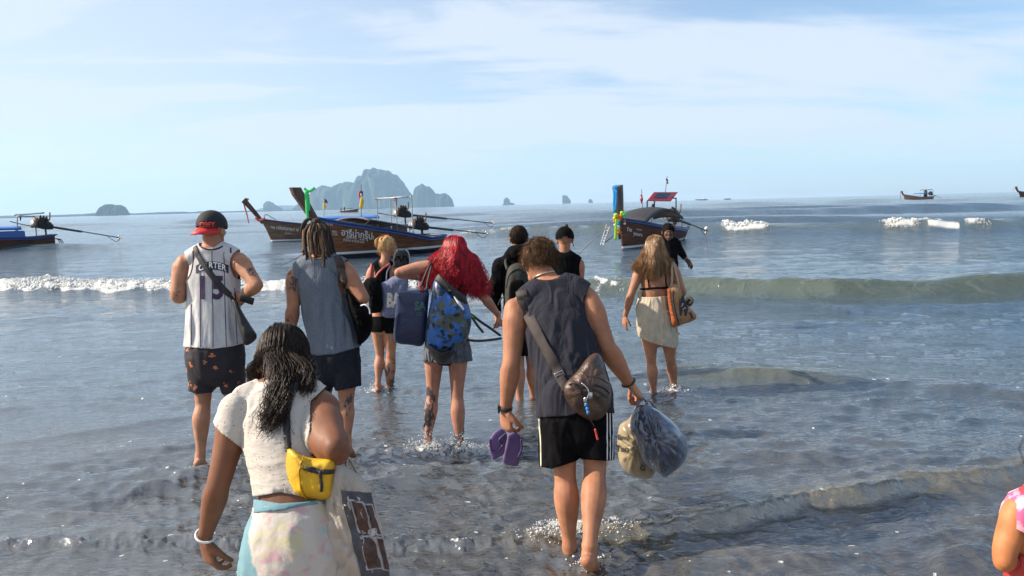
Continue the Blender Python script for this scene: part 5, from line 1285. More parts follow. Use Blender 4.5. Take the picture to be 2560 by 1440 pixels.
def over_skull(body, d, lat=.0, drop=-.05, off=1.06, back=-.06):
    """points over the skull from a root direction down to nape height"""
    a = np.array([.083, .104, .098]) * off; c = np.array([0, -.014, .022]); P = []
    h = atan2(d[0], -d[1])
    z0 = d[2]
    for z in (np.array([.75, .45, .1, -.3]) if z0 > .8 else np.array([.45, .1, -.3]) if z0 > .5 else np.array([.1, -.3]) if z0 > .15 else np.array([-.3])):
        r = sqrt(max(0, 1 - z * z)); hh = h * (1 if abs(h) < 1.9 else 1.9 / abs(h))
        P.append(body.q(*(c + np.array([sin(hh) * r, -cos(hh) * r, z]) * a)))
    return P, h
def woman_front():
    Y = 2.2
    t = thing('person', (W(740, 1300, Y).x, Y, 0), 'woman in white eyelet top and pastel tie-dye wrap with wet black hair, nearest the camera', 'person')
    M_SK = skin('brown', (.185, .078, .042))
    b = Body(Y, .98, voxel=.0055)
    b.limb([(735, 1400, -.03, 118, .80), (733, 1330, -.02, 112, .82), (738, 1262, .0, 92, .82), (725, 1190, .03, 88, .78), (706, 1110, .07, 92, .72), (700, 1040, .12, 98, .68), (706, 985, .16, 84, .62)], side=(1, 0, 0), seg=22)
    b.limb([(600, 1015, .12, 34), (645, 988, .16, 36), (700, 972, .19, 38), (755, 985, .17, 38), (812, 1020, .12, 40)])
    q = b.head(W(706, 900, Y + .31), (-.14, .84, -.52), (-.10, .48, .87), .98)
    b.g.tube([b.P((703, 985, .19)), b.P((704, 955, .22)), q(0, -.03, -.045)], [.052, .048, .05])
    b.arm((592, 1035, .10), (545, 1215, .03), (512, 1345, .10), .95, .96)
    b.g.ball(b.P((590, 1035, .10)), (.050, .052, .062))
    # right arm: elbow out to the side and back, forearm folded to the chest
    b.arm((808, 1040, .10), (838, 1118, -.06), (800, 1150, .20), 1.0, .9)
    b.limb([(800, 1030, .11, 40), (806, 1075, .05, 50), (830, 1115, -.02, 48), (838, 1128, -.03, 40)])
    b.limb([(836, 1128, -.03, 38), (805, 1120, .06, 34), (770, 1100, .2, 24)])
    b.hand(b.P((512, 1345, .10)), (.10, .10, -1), (.6, .75, 0), .92, curl=(.55, .6, .7, .8), thumb=1, thumb_curl=.5)
    b.leg((690, 1380, -.02), (700, 1800, -.05), (700, 2250, -.1), .95)
    b.leg((790, 1380, -.02), (790, 1800, .05), (790, 2250, .1), .95)
    b.foot(b.P((700, 2250, -.1)), (0, 1, 0), .9); b.foot(b.P((790, 2250, .1)), (0, 1, 0), .9)
    b.finish('body', t, M_SK, it=5, ratio=.36)
    # eyelet top
    mt, n, l, bs_ = newmat('eyelet_cotton')
    tc = N(n, 'ShaderNodeTexCoord'); vo = N(n, 'ShaderNodeTexVoronoi'); vo.inputs['Scale'].default_value = 85; vo.inputs['Randomness'].default_value = .75
    l.new(tc.outputs['Object'], vo.inputs['Vector'])
    nn_ = N(n, 'ShaderNodeTexNoise'); nn_.inputs['Scale'].default_value = 13; l.new(tc.outputs['Object'], nn_.inputs['Vector'])
    a_ = N(n, 'ShaderNodeMath', operation='LESS_THAN'); a_.inputs[1].default_value = .18; l.new(vo.outputs['Distance'], a_.inputs[0])
    b_ = N(n, 'ShaderNodeMath', operation='GREATER_THAN'); b_.inputs[1].default_value = .40; l.new(nn_.outputs['Fac'], b_.inputs[0])
    c_ = N(n, 'ShaderNodeMath', operation='MULTIPLY'); l.new(a_.outputs[0], c_.inputs[0]); l.new(b_.outputs[0], c_.inputs[1])
    mx = N(n, 'ShaderNodeMix', data_type='RGBA'); mx.inputs['A'].default_value = (.46, .43, .39, 1); mx.inputs['B'].default_value = (.20, .14, .11, 1)
    l.new(c_.outputs[0], mx.inputs['Factor']); l.new(mx.outputs['Result'], bs_.inputs['Base Color']); bs_.inputs['Roughness'].default_value = .85
    n3 = N(n, 'ShaderNodeTexNoise'); n3.inputs['Scale'].default_value = 90; n3.inputs['Detail'].default_value = 4
    mp = N(n, 'ShaderNodeMapping'); mp.inputs['Scale'].default_value = (.35, .35, 1); l.new(tc.outputs['Object'], mp.inputs[0]); l.new(mp.outputs[0], n3.inputs['Vector'])
    hh = N(n, 'ShaderNodeMath', operation='MULTIPLY_ADD'); hh.inputs[1].default_value = -1.2; l.new(c_.outputs[0], hh.inputs[0]); l.new(n3.outputs['Fac'], hh.inputs[2])
    bp = N(n, 'ShaderNodeBump'); bp.inputs['Strength'].default_value = .5; bp.inputs['Distance'].default_value = .006; l.new(hh.outputs[0], bp.inputs['Height']); l.new(bp.outputs[0], bs_.inputs['Normal'])
    def nodes(g):
        gtube(g, Y, [(724, 1290, -.0, 93, .84), (724, 1215, .025, 92, .82), (712, 1150, .05, 93, .78), (703, 1090, .085, 98, .74), (700, 1035, .12, 103, .70), (704, 985, .16, 92, .66)], side=(1, 0, 0))
        gtube(g, Y, [(612, 1000, .13, 38, 1), (650, 986, .16, 42, 1), (700, 976, .18, 44, 1), (752, 982, .17, 44, 1), (800, 1008, .13, 44, 1)])
        gtube(g, Y, [(618, 1005, .13, 42, 1), (588, 1040, .10, 44, 1), (560, 1110, .07, 40, 1)])
        gtube(g, Y, [(785, 1005, .13, 42, 1), (812, 1030, .11, 42, 1), (830, 1075, .06, 44, 1)])
    def fold(me):
        folds(me, .007, 10, 22, 3, o=3, extra=lambda V: smooth(1.12, 1.0, V[:, 2]) + .35)
        folds(me, .008, 22, 5, 8, o=2, extra=lambda V: smooth(1.02, 1.12, V[:, 2]))
    sl = b.P((561, 1078, .08)); sld = unit(b.P((545, 1215, .03)) - b.P((592, 1035, .10)))
    top, raw = garment(nodes, .006, 3, None, fold, .0025, 'eyelet_top', mt, t, body=b, gap=.004,
        cuts=[below([(560, 1110), (585, 1120), (620, 1242), (660, 1238), (700, 1230), (760, 1242), (850, 1246), (900, 1240)]),
              lambda V: -((V - sl) @ (sld * .85 + np.array([-.45, 0, .1]))) + 2.0 * np.maximum(0, V[:, 0] - sl[0] - .075),
              lambda V: (lambda p: np.maximum.reduce([-((p[:, 0] - 766) * .7 + (p[:, 1] - 1014) * .72), 776 - p[:, 0], p[:, 1] - 1112]))(proj(V)),
              outside(b.P((702, 938, .20)), (.078, .085, .064))])
    # cap sleeve ruffle edge
    # wrap with tie dye
    mt2, n, l, bs_ = newmat('tie_dye_cotton')
    tc = N(n, 'ShaderNodeTexCoord')
    def blot(scale, lo, hi, off, st=(1, 1, 1)):
        mp = N(n, 'ShaderNodeMapping'); mp.inputs['Location'].default_value = off; mp.inputs['Scale'].default_value = st; l.new(tc.outputs['Object'], mp.inputs[0])
        t_ = N(n, 'ShaderNodeTexNoise'); t_.inputs['Scale'].default_value = scale; t_.inputs['Detail'].default_value = 3; t_.inputs['Distortion'].default_value = .6; l.new(mp.outputs[0], t_.inputs['Vector'])
        m_ = N(n, 'ShaderNodeMapRange'); m_.inputs['From Min'].default_value = lo; m_.inputs['From Max'].default_value = hi; m_.interpolation_type = 'SMOOTHSTEP'; l.new(t_.outputs['Fac'], m_.inputs['Value']); return m_.outputs[0]
    cur = None
    # the blue panel down the left side of the wrap
    sx = N(n, 'ShaderNodeSeparateXYZ'); l.new(tc.outputs['Object'], sx.inputs[0])
    e1 = N(n, 'ShaderNodeMath', operation='MULTIPLY_ADD'); e1.inputs[1].default_value = .325; l.new(sx.outputs[2], e1.inputs[0]); l.new(sx.outputs[0], e1.inputs[2])
    nb = N(n, 'ShaderNodeTexNoise'); nb.inputs['Scale'].default_value = 26; l.new(tc.outputs['Object'], nb.inputs['Vector'])
    e2 = N(n, 'ShaderNodeMath', operation='MULTIPLY_ADD'); e2.inputs[1].default_value = .05; l.new(nb.outputs['Fac'], e2.inputs[0]); l.new(e1.outputs[0], e2.inputs[2])
    e3 = N(n, 'ShaderNodeMapRange'); e3.inputs['From Min'].default_value = .183; e3.inputs['From Max'].default_value = .193; e3.inputs['To Min'].default_value = 1; e3.inputs['To Max'].default_value = 0; l.new(e2.outputs[0], e3.inputs['Value'])
    def layer(prev, fac, colr):
        m_ = N(n, 'ShaderNodeMix', data_type='RGBA'); l.new(fac, m_.inputs['Factor'])
        if isinstance(prev, tuple): m_.inputs['A'].default_value = prev
        else: l.new(prev, m_.inputs['A'])
        m_.inputs['B'].default_value = colr; return m_.outputs['Result']
    cur = layer((.45, .42, .385, 1), blot(15, .55, .68, (3, 1, 2), (1, 1, 1.6)), (.48, .30, .33, 1))
    cur = layer(cur, blot(10, .55, .70, (7, 4, 1), (1, 1, 1.5)), (.46, .42, .27, 1))
    cur = layer(cur, blot(6, .60, .66, (1.5, 9, 4)), (.22, .42, .50, 1))
    cur = layer(cur, e3.outputs[0], (.13, .26, .31, 1))
    bl = blot(9, .66, .70, (2, 2, 7)); cur = layer(cur, bl, (.64, .62, .58, 1))
    l.new(cur, bs_.inputs['Base Color']); bs_.inputs['Roughness'].default_value = .85
    n3 = N(n, 'ShaderNodeTexNoise'); n3.inputs['Scale'].default_value = 60; n3.inputs['Detail'].default_value = 4; l.new(tc.outputs['Object'], n3.inputs['Vector'])
    bp = N(n, 'ShaderNodeBump'); bp.inputs['Strength'].default_value = .35; bp.inputs['Distance'].default_value = .005; l.new(n3.outputs['Fac'], bp.inputs['Height']); l.new(bp.outputs[0], bs_.inputs['Normal'])
    def nodes2(g):
        gtube(g, Y, [(735, 1225, .01, 99, .86), (735, 1262, .0, 102, .86), (737, 1310, -.015, 120, .86), (735, 1380, -.03, 134, .84), (733, 1480, -.02, 142, .8), (735, 1620, -.0, 140, .8), (735, 1800, -.0, 132, .8)], side=(1, 0, 0))
    def fold2(me): folds(me, .010, 12, 3.5, 5, o=2); folds(me, .003, 30, 20, 6, o=2)
    wrap, raw2 = garment(nodes2, .008, 3, None, fold2, .003, 'wrap_skirt', mt2, t, body=b, gap=.005, cuts=[above([(590, 1268), (625, 1270), (700, 1262), (760, 1255), (860, 1250)]), below([(500, 1700), (900, 1720)])])
    def nodes3(g):
        gtube(g, Y, [(732, 1215, .015, 96, .86), (733, 1255, .0, 100, .88), (736, 1300, -.015, 108, .88)], side=(1, 0, 0))
    br, raw3 = garment(nodes3, .006, 2, None, lambda me: folds(me, .006, 4, 60, 7, o=2), .003, 'blue_waistband', mat('light_blue_cloth', (.13, .255, .31), .85, var=.08), t, body=b, gap=.004,
        cuts=[above([(600, 1250), (632, 1248), (660, 1252), (700, 1260), (760, 1256), (800, 1248), (860, 1246)]), below([(590, 1282), (640, 1282), (700, 1276), (760, 1264), (850, 1256)])])
    # hair: heavy, wet, parted, falling forward on the left and down the back
    M_H = hairmat('wet_black', (.005, .004, .004), (.032, .018, .012), 60, .45, spec=.25)
    g = Geo(); g.ball(b.q(0, -.016, .020), np.array([.080, .100, .094]), b.hM, seg=24, rings=16)
    me = fuse(g, .006, 2); V = verts(me); L = (V - b.hc) @ b.hM
    setverts(me, V + normals(me) * (.006 * fbm(np.arctan2(L[:, 0], -L[:, 1]) * 9, L[:, 2] * 7, o=3, s=5))[:, None])
    me = cut(me, lambda V: (lambda L: np.minimum(.055 - L[:, 1] + L[:, 2] * .9, L[:, 2] + .075 - .3 * L[:, 1]))((V - b.hc) @ b.hM))
    hair = link('hair', thick(me, .004, -1), M_H, t)
    def spec(R, d):
        P, h = over_skull(b, d, off=1.02 + .13 * R.rand())
        hx = h + R.normal() * .12
        if hx < -.38:      # left side, hangs forward of the shoulder
            e = W(618 + 70 * R.rand() ** .8 + 8 * R.normal(), 985 + 25 * R.normal(), Y + .30 + .06 * R.rand()); mid_ = W(630 + 44 * R.rand() + 8 * R.normal(), 930, Y + .28 + .08 * R.rand())
            return P[-1:] + [mid_, e] if len(P) else [mid_, e]
        if hx > .75:       # right side, over the right shoulder
            mid_ = W(772 + 16 * R.rand(), 930 + 10 * R.normal(), Y + .20 + .1 * R.rand()); e = W(745 + 40 * R.rand(), 985 + 16 * R.normal(), Y + .09 + .05 * R.rand())
            return P + [mid_, e]
        if R.rand() < .52:   # shorter lengths round the nape
            xx = 704 + 66 * hx / .75 + 8 * R.normal(); return P + [W(xx, 925 + 6 * R.normal(), Y + .12 + .05 * R.rand()), W(xx + 6 * R.normal(), 962 + 26 * R.rand() * (1 if abs(hx) > .2 else .6), Y + .085 + .03 * R.rand())]
        w = R.rand()       # the tail between the shoulder blades
        n1 = W(684 + 30 * w + 8 * R.normal(), 935 + 8 * R.normal(), Y + .10 + .05 * R.rand()); n2_ = W(672 + 50 * w + 6 * R.normal(), 990, Y + .045 + .02 * R.rand())
        n3_ = W(662 + 48 * w + 9 * R.normal(), 1030 + 16 * R.normal(), Y + .015 + .015 * R.rand()); n4 = W(656 + 46 * w + 12 * R.normal(), 1036 + 58 * R.rand() ** 1.6, Y - .002 + .012 * R.rand())
        return P + [n1, n2_, n3_, n4]
    A = hair_paths(b, 3100, spec, 3, m_=16, curl=(.015, 46), clump=70, top=(.085, .105, .099))
    link('hair_locks', strands(A, .00125, .5), M_H, hair)
    # necklace cord, bracelet
    g = Geo(); g.tube([np.array(W(x, y, Y + .135)) for x, y in ((660, 960), (655, 966), (668, 972), (690, 972))], [.0028] * 4, seg=6); link('necklace_cord', g.mesh(), M_WHITE, t)
    ax = b.P((512, 1345, .10)) - b.P((545, 1215, .03)); g = make_band(b.P((512, 1345, .10)) - unit(ax) * .012, ax, .0275, .003, th=.005); link('bracelet', g.mesh(), M_WHITE, t)
    # yellow bum bag slung over the shoulder
    sb = bvh(raw, b.me)
    yb = thing('bum_bag', W(780, 1190, Y - .06), 'bright yellow bum bag with black zip on the back of the nearest woman', 'bag')
    M_Y = mat('yellow_nylon', (.60, .36, .010), .45, var=.12, scale=10, bump=.35, bscale=40)
    link('strap', strap(sb, [(760, 945), (735, 975), (720, 1010), (717, 1060), (719, 1100), (722, 1130)], [16, 19, 18, 16], Y, .008), M_BLACKNYLON, yb)
    g = Geo(); h_, _ = hit(sb, 721, 992, W(721, 992, Y), .014); g.box(h_, (.013, .004, .011)); link('slider', g.mesh(), M_BLACKNYLON, yb, smoothed=False)
    ol = [(718, 1124), (728, 1122), (760, 1140), (790, 1146), (822, 1145), (838, 1150), (836, 1180), (834, 1215), (830, 1244), (806, 1250), (770, 1248), (740, 1243), (725, 1225), (718, 1190), (715, 1160)]
    pm = puff(ol, Y - .045, .042, tilt=(-.01, 0), wr=.010, seed=15, knot=(722, 1128, 4), k=5, power=3); po = link('pouch', pm.copy(), M_Y, yb)
    pb_ = bvh(puff(ol, Y - .045, .042, tilt=(-.01, 0), wr=.010, seed=15, knot=(722, 1128, 4), k=5, power=3))
    link('zip', strap(pb_, [(760, 1168), (780, 1175), (805, 1180), (832, 1178)], [6, 16, 13, 12], Y, .003), M_BLACKNYLON, po)
    link('zip_pull', strap(pb_, [(801, 1178), (804, 1200), (805, 1226)], 8, Y, .006), M_BLACKNYLON, po)
    link('piping', strap(pb_, [(758, 1143), (752, 1165), (750, 1190), (756, 1225), (768, 1246)], 3, Y, .004), mat('yellow_piping', (.36, .21, .01), .5), po)
    # canvas tote with a photo print
    tb = thing('tote_bag', W(880, 1320, Y), 'off-white tote bag with a dark photo print, hanging from the nearest woman\'s arm', 'tote bag')
    M_C = mat('thin_canvas', (.42, .365, .31), .8, var=.1, scale=8, bump=.4, bscale=50)
    ol = [(838, 1150), (856, 1160), (880, 1176), (912, 1200), (935, 1250), (955, 1320), (970, 1400), (978, 1470), (975, 1540), (900, 1560), (815, 1550), (806, 1480), (803, 1400), (806, 1300), (818, 1230), (828, 1180)]
    cm = puff(ol, Y - .03, .050, wr=.020, seed=21, tilt=(.015, 0), knot=(845, 1148, 7), k=5, power=3, rings=12, seg=100)
    cb = bvh(cm.copy()); link('bag_body', cm, M_C, tb)
    link('handle', rope([W(866, 1166, Y - .02), W(868, 1148, Y), W(874, 1146, Y + .01), W(884, 1164, Y + .02), W(892, 1182, Y + .02)], .0045), M_C, tb)
    link('handle', rope([W(842, 1152, Y - .03), W(846, 1142, Y), W(856, 1142, Y + .04)], .0045), M_C, tb)
    def quad(pts, nx=8, ny=10):
        p = np.array(pts, float); V = []; F = []
        for j in range(ny + 1):
            for i in range(nx + 1):
                u, v = i / nx, j / ny; V.append((1 - v) * ((1 - u) * p[0] + u * p[1]) + v * ((1 - u) * p[3] + u * p[2]))
        for j in range(ny):
            for i in range(nx): a = j * (nx + 1) + i; F.append((a, a + 1, a + nx + 2, a + nx + 1))
        return np.array(V), F
    prints = [([(850, 1232), (872, 1222), (925, 1240), (962, 1440), (975, 1560), (872, 1560), (860, 1380)], None)]
    M_P = mat('dark_photo_print', (.075, .075, .09), .7, var=.3, scale=22); M_P2 = mat('dark_photo_panel', (.012, .010, .012), .6, var=.5, scale=60, color2=(.10, .045, .03)); M_PW = mat('pale_print', (.40, .38, .38), .7)
    V2, F2 = quad([(850, 1226), (926, 1232), (1000, 1560), (932, 1560)], 8, 24); link('print', decal(V2, F2, lambda v: v, cb, .003, Y - .05), M_P, tb)
    for a, b4 in (((866, 1246), (908, 1252)),):
        for (p0, p1, p2, p3) in (((873, 1252), (901, 1258), (925, 1328), (901, 1330)), ((909, 1261), (925, 1265), (948, 1336), (933, 1332)), ((907, 1343), (930, 1342), (950, 1416), (921, 1422)), ((938, 1343), (953, 1348), (968, 1424), (957, 1419))):
            V2, F2 = quad([(p0[0] - 4, p0[1] - 4), (p1[0] + 3, p1[1] - 4), (p2[0] + 3, p2[1] + 4), (p3[0] - 4, p3[1] + 4)], 5, 9); link('print_frame', decal(V2, F2, lambda v: v, cb, .0055, Y - .05), M_PW, tb)
            V2, F2 = quad([p0, p1, p2, p3], 5, 9); link('print_panel', decal(V2, F2, lambda v: v, cb, .008, Y - .05), M_P2, tb)
    V2, F2 = text2d('RR', .02); link('print_letter', decal(V2, F2, lambda v: np.stack([930 + v[:, 0] * 14 - v[:, 1] * 4, 1332 - v[:, 1] * 30], 1), cb, .010, Y - .05), M_PW, tb)
woman_front()
M_FAIR = skin('fair', (.39, .19, .115)); M_TAN = skin('sun_tanned', (.33, .155, .09))
def tattoo_mat():
    mt, n, l, b = newmat('tattoo_ink'); b.inputs['Base Color'].default_value = (.045, .040, .045, 1); b.inputs['Roughness'].default_value = .6; return mt
M_INK = tattoo_mat()
def tattoo(b, t, cx, cy, w, h, seed, n=9, rot=0):
    """ink lines and leaf shapes lying on the skin"""
    R = np.random.RandomState(seed); V = []; F = []
    for i in range(n):
        a = R.rand() * pi; L = R.uniform(.25, .5); x0, y0 = R.uniform(-.75, .75, 2); k = len(V); m_ = 7; bend = R.uniform(-1.5, 1.5); wd = R.uniform(.05, .15)
        for j in range(m_):
            s = j / (m_ - 1) * 2 - 1; an = a + bend * s * .5; x = x0 + cos(an) * L * s; y = y0 + sin(an) * L * s; q = wd * (1 - s * s) + .015
            V += [(x - sin(an) * q, y + cos(an) * q), (x + sin(an) * q, y - cos(an) * q)]
        for j in range(m_ - 1): F.append((k + 2 * j, k + 2 * j + 1, k + 2 * j + 3, k + 2 * j + 2))
    c, s_ = cos(rot), sin(rot)
    me = decal(V, F, lambda v: np.stack([cx + w * (v[:, 0] * c - v[:, 1] * s_), cy + h * (v[:, 0] * s_ + v[:, 1] * c)], 1), b.bvh, .0022, None)
    bm = bmesh.new(); bm.from_mesh(me); bmesh.ops.delete(bm, geom=[e for e in bm.edges if e.calc_length() > .06], context='EDGES'); bm.to_mesh(me); bm.free()
    link('tattoo', me, M_INK, t)
def wm(me, o):
    m2 = me.copy(); m2.transform(Matrix.Translation(Vector(o['_w']))); return m2
# ------------------------------------------------------------------ man with the backwards cap and basketball jersey
def man_cap():
    Y = 5.2
    t = thing('person', (W(535, 1150, Y).x, Y, 0), 'man in white pinstriped jersey number 15 and backwards red-brimmed cap', 'person')
    b = Body(Y, 1.08)
    b.limb([(538, 900, 0, 66, .74), (536, 860, 0, 66, .72), (534, 800, .02, 58, .68), (534, 740, .03, 60, .64), (532, 690, .03, 62, .62), (530, 650, .03, 52, .6)], side=(1, 0, 0), seg=20)
    b.limb([(470, 655, .02, 20), (497, 638, .02, 21), (530, 628, .02, 24), (565, 634, .02, 21), (592, 650, .02, 20)])
    q = b.head(W(533, 574, Y + .05), (.30, .95, -.05), (0, .05, 1), .97)
    b.g.tube([b.P((530, 636, .02)), b.P((530, 618, .03)), q(0, -.02, -.045)], [.062, .060, .060])
    b.arm((462, 656, .02), (446, 738, -.02), (478, 722, .24), 1.06); b.g.ball(b.P((464, 662, .02)), (.058, .062, .07))
    b.limb([(455, 670, .02, 24), (450, 700, .0, 21), (445, 738, -.02, 19), (452, 742, .05, 17)])
    b.arm((598, 652, .02), (642, 712, -.10), (606, 742, -.02), 1.06); b.g.ball(b.P((598, 656, .02)), (.060, .062, .07))
    b.hand(b.P((608, 742, -.03)), (-.55, .35, -.3), (.1, 1, .1), 1.0, curl=(.9, 1, 1, 1), thumb=-1)
    b.hand(b.P((478, 722, .24)), (.6, .5, .2), (.3, -.2, -.8), 1.0, curl=(.6, .6, .6, .6), thumb=-1)
    b.leg((506, 880, 0), (508, 1000, .02), (501, 1138, -.06), .98)
    b.leg((572, 880, 0), (580, 995, .10), (584, 1110, .28), .98)
    b.foot(b.P((500, 1142, -.06)), (-.1, 1, 0), 1.0, radians(30)); b.foot(b.P((584, 1112, .28)), (.1, 1, 0))
    b.finish('body', t, M_FAIR)
    tattoo(b, t, 628, 680, 17, 12, 3, 10, .4); tattoo(b, t, 446, 733, 8, 8, 5, 5)
    def nodes(g):
        gtube(g, Y, [(539, 950, 0, 78, .74), (538, 868, 0, 75, .74), (533, 800, .01, 68, .72), (533, 745, .02, 64, .68), (534, 700, .03, 65, .64), (531, 660, .03, 58, .62)], side=(1, 0, 0))
        gtube(g, Y, [(478, 648, .02, 22, 1), (500, 637, .02, 24, 1), (530, 629, .02, 26, 1), (562, 633, .02, 24, 1), (588, 645, .02, 22, 1)])
    def fold(me): folds(me, .016, 12, 2.0, 23, o=2, extra=lambda V: np.clip((1.55 - V[:, 2]) * 2, .1, 1)); folds(me, .0018, 30, 8, 3, o=2)
    M_J = mat('white_jersey', (.46, .46, .47), .6, fold=.035, fscale=8, var=.05, scale=40, bump=.15, bscale=400)
    jer, raw = garment(nodes, .0075, 3, None, fold, .003, 'jersey', M_J, t, body=b, gap=.013,
        cuts=[below([(455, 866), (466, 868), (532, 872), (580, 866), (612, 857), (625, 856)]), outside(b.P((454, 668, .01)), (.078, .2, .118)), outside(b.P((612, 664, .01)), (.085, .2, .120)), outside(b.P((530, 606, .03)), (.078, .12, .050))])
    jb = bvh(raw); M_PIN = mat('navy_print', (.020, .016, .045), .7); M_PUR = mat('purple_print', (.040, .015, .060), .7)
    for xs in (((479, 760), (478, 800), (479, 862)), ((499, 640), (501, 700), (501, 780), (502, 868)), ((530, 624), (531, 700), (532, 780), (533, 869)), ((560, 630), (561, 700), (563, 780), (566, 866)), ((586, 720), (588, 780), (593, 860))):
        link('pinstripe', strap(jb, xs, 1.8, Y, .0045, t=.0012), M_PIN, jer)
    M_TRIM = mat('dark_red_trim', (.050, .010, .022), .7)
    for pts in (((483, 627), (484, 650), (479, 680), (470, 698)), ((576, 620), (579, 650), (586, 680), (600, 698)), ((503, 618), (516, 623), (530, 624), (544, 622), (557, 616))):
        link('trim', strap(jb, pts, 4.5, Y, .003, t=.0015), M_TRIM, jer)
    arc = lambda cx, cy, sx, sy, k: (lambda v: np.stack([cx + v[:, 0] * sx, cy - v[:, 1] * sy + k * v[:, 0] ** 2], 1))
    U = np.array([(x, y) for x in np.linspace(-1, 1, 15) for y in (-1, 1)]); Fq = [(2 * i, 2 * i + 1, 2 * i + 3, 2 * i + 2) for i in range(14)]
    link('name_patch', decal(U, Fq, lambda v: np.stack([531 + v[:, 0] * 40, 664 - v[:, 1] * 10 + 10 * v[:, 0] ** 2], 1), jb, .006), M_PIN, jer)
    V2, F2 = text2d('CARTER', .02, spacing=1.05); w_ = np.abs(V2[:, 0]).max()
    link('name_lettering', decal(V2, F2, lambda v: np.stack([531 + v[:, 0] / w_ * 34, 664 - v[:, 1] * 21 + 9 * (v[:, 0] / w_) ** 2], 1), jb, .009), M_WHITE, jer)
    for ch, cx in (('1', 508), ('5', 545)):
        V2, F2 = text2d(ch, .035); link('number', decal(V2, F2, lambda v: np.stack([cx + v[:, 0] * 62, 722 - v[:, 1] * 78], 1), jb, .0065), M_PUR, jer)
    def nodes2(g):
        gtube(g, Y, [(538, 850, 0, 70, .75), (538, 890, 0, 73, .75), (540, 915, 0, 72, .74)], side=(1, 0, 0))
        gtube(g, Y, [(508, 890, 0, 38, 1.3), (508, 940, 0, 36, 1.2), (509, 1030, 0, 34, 1.15)], side=(1, 0, 0)); gtube(g, Y, [(573, 890, 0, 37, 1.3), (577, 940, .03, 34, 1.2), (580, 1030, .05, 32, 1.15)], side=(1, 0, 0))
    mt, n, l, bs_ = newmat('flame_print_shorts'); tc = N(n, 'ShaderNodeTexCoord')
    vo = N(n, 'ShaderNodeTexVoronoi'); vo.inputs['Scale'].default_value = 11; vo.inputs['Randomness'].default_value = .8; l.new(tc.outputs['Object'], vo.inputs['Vector'])
    nz = N(n, 'ShaderNodeTexNoise'); nz.inputs['Scale'].default_value = 55; nz.inputs['Detail'].default_value = 3; l.new(tc.outputs['Object'], nz.inputs['Vector'])
    m1 = N(n, 'ShaderNodeMath', operation='MULTIPLY_ADD'); m1.inputs[1].default_value = -.75; l.new(nz.outputs['Fac'], m1.inputs[0]); l.new(vo.outputs['Distance'], m1.inputs[2])
    m2 = N(n, 'ShaderNodeMath', operation='LESS_THAN'); m2.inputs[1].default_value = -.20; l.new(m1.outputs[0], m2.inputs[0])
    r = N(n, 'ShaderNodeMix', data_type='RGBA'); r.inputs['A'].default_value = (.012, .010, .016, 1); r.inputs['B'].default_value = (.42, .14, .05, 1); l.new(m2.outputs[0], r.inputs['Factor']); l.new(r.outputs['Result'], bs_.inputs['Base Color']); bs_.inputs['Roughness'].default_value = .8
    garment(nodes2, .008, 3, None, lambda me: folds(me, .010, 11, 4, 15, o=2), .003, 'shorts', mt, t, body=b, inside=raw, cuts=[below([(460, 976), (476, 979), (492, 985), (530, 981), (544, 966), (547, 956), (551, 975), (556, 986), (580, 985), (612, 976)]), above([(460, 856), (620, 846)])])
    # cap, worn backwards
    M_CAP = mat('black_cap', (.012, .012, .014), .8, bump=.2, bscale=300); M_RED = mat('red_brim', (.52, .020, .022), .6)
    g = Geo(); g.ball(b.q(0, -.012, .030), np.array([.092, .112, .102]), b.hM, seg=28, rings=18)
    me = fuse(g, .005, 3); me = cut(me, lambda V: (lambda L: L[:, 2] - .012 + .10 * L[:, 1])((V - b.hc) @ b.hM / b.hk)); cap = link('cap', thick(me, .004, 1), M_CAP, t); cw = wm(cap.data, cap)
    def hq(x, y, z): return b.q(x, y, z)
    V = []; F = []
    for i in range(13):
        a = (-1 + i / 6) * 1.25; 
        for r_ in (0, .5, 1):
            ex = .082 * r_ * (cos(a * .72)) ; V.append(hq(-.004 + sin(a) * (.084 + ex * .35), -.012 - cos(a) * (.106 + ex), .014 - .050 * r_))
    for i in range(12):
        for j in range(2): a = i * 3 + j; F.append((a, a + 1, a + 4, a + 3))
    me = bpy.data.meshes.new('brim'); me.from_pydata(V, [], F); link('brim', thick(me, .005, 0), M_RED, cap)
    cb = bvh(cw); U2 = np.array([(x, y) for x in np.linspace(-1, 1, 9) for y in (-1, 1)]); F3 = [(2 * i, 2 * i + 1, 2 * i + 3, 2 * i + 2) for i in range(8)]
    link('cap_patch', decal(U2, F3, lambda v: np.stack([518 + v[:, 0] * 18, 561 - v[:, 1] * 7], 1), cb, .004), mat('dark_red_patch', (.22, .012, .015), .7), cap)
    V2, F2 = text2d('OBEY', .03); link('cap_lettering', decal(V2, F2, lambda v: np.stack([518 + v[:, 0] * 14.5, 561.5 - v[:, 1] * 15], 1), cb, .006), mat('bright_red_letters', (.80, .06, .05), .6), cap)
    g = Geo(); g.ball(b.q(0, -.015, .133), (.008, .008, .005)); link('cap_button', g.mesh(), M_CAP, cap)
    f = lambda L: np.minimum(.06 - L[:, 1], np.minimum(.03 - L[:, 2], L[:, 2] + .045))
    scalp_cap(b, 'hair', hairmat('fair_short', (.16, .09, .05), (.34, .20, .11)), t, f, (.082, .102, .096), noise_=.002)
    # sling bag, phone
    sb = bvh(raw, b.me)
    sl = thing('sling_bag', W(600, 800, Y - .1), 'black sling bag on a wide strap across the white pinstriped jersey', 'bag')
    link('strap', strap(sb, [(488, 618), (500, 645), (525, 682), (552, 715), (574, 738)], [13, 15, 15, 14], Y, .007), M_BLACKNYLON, sl)
    link('strap', strap(sb, [(572, 736), (582, 750), (592, 766)], 8, Y, .010), M_BLACKNYLON, sl)
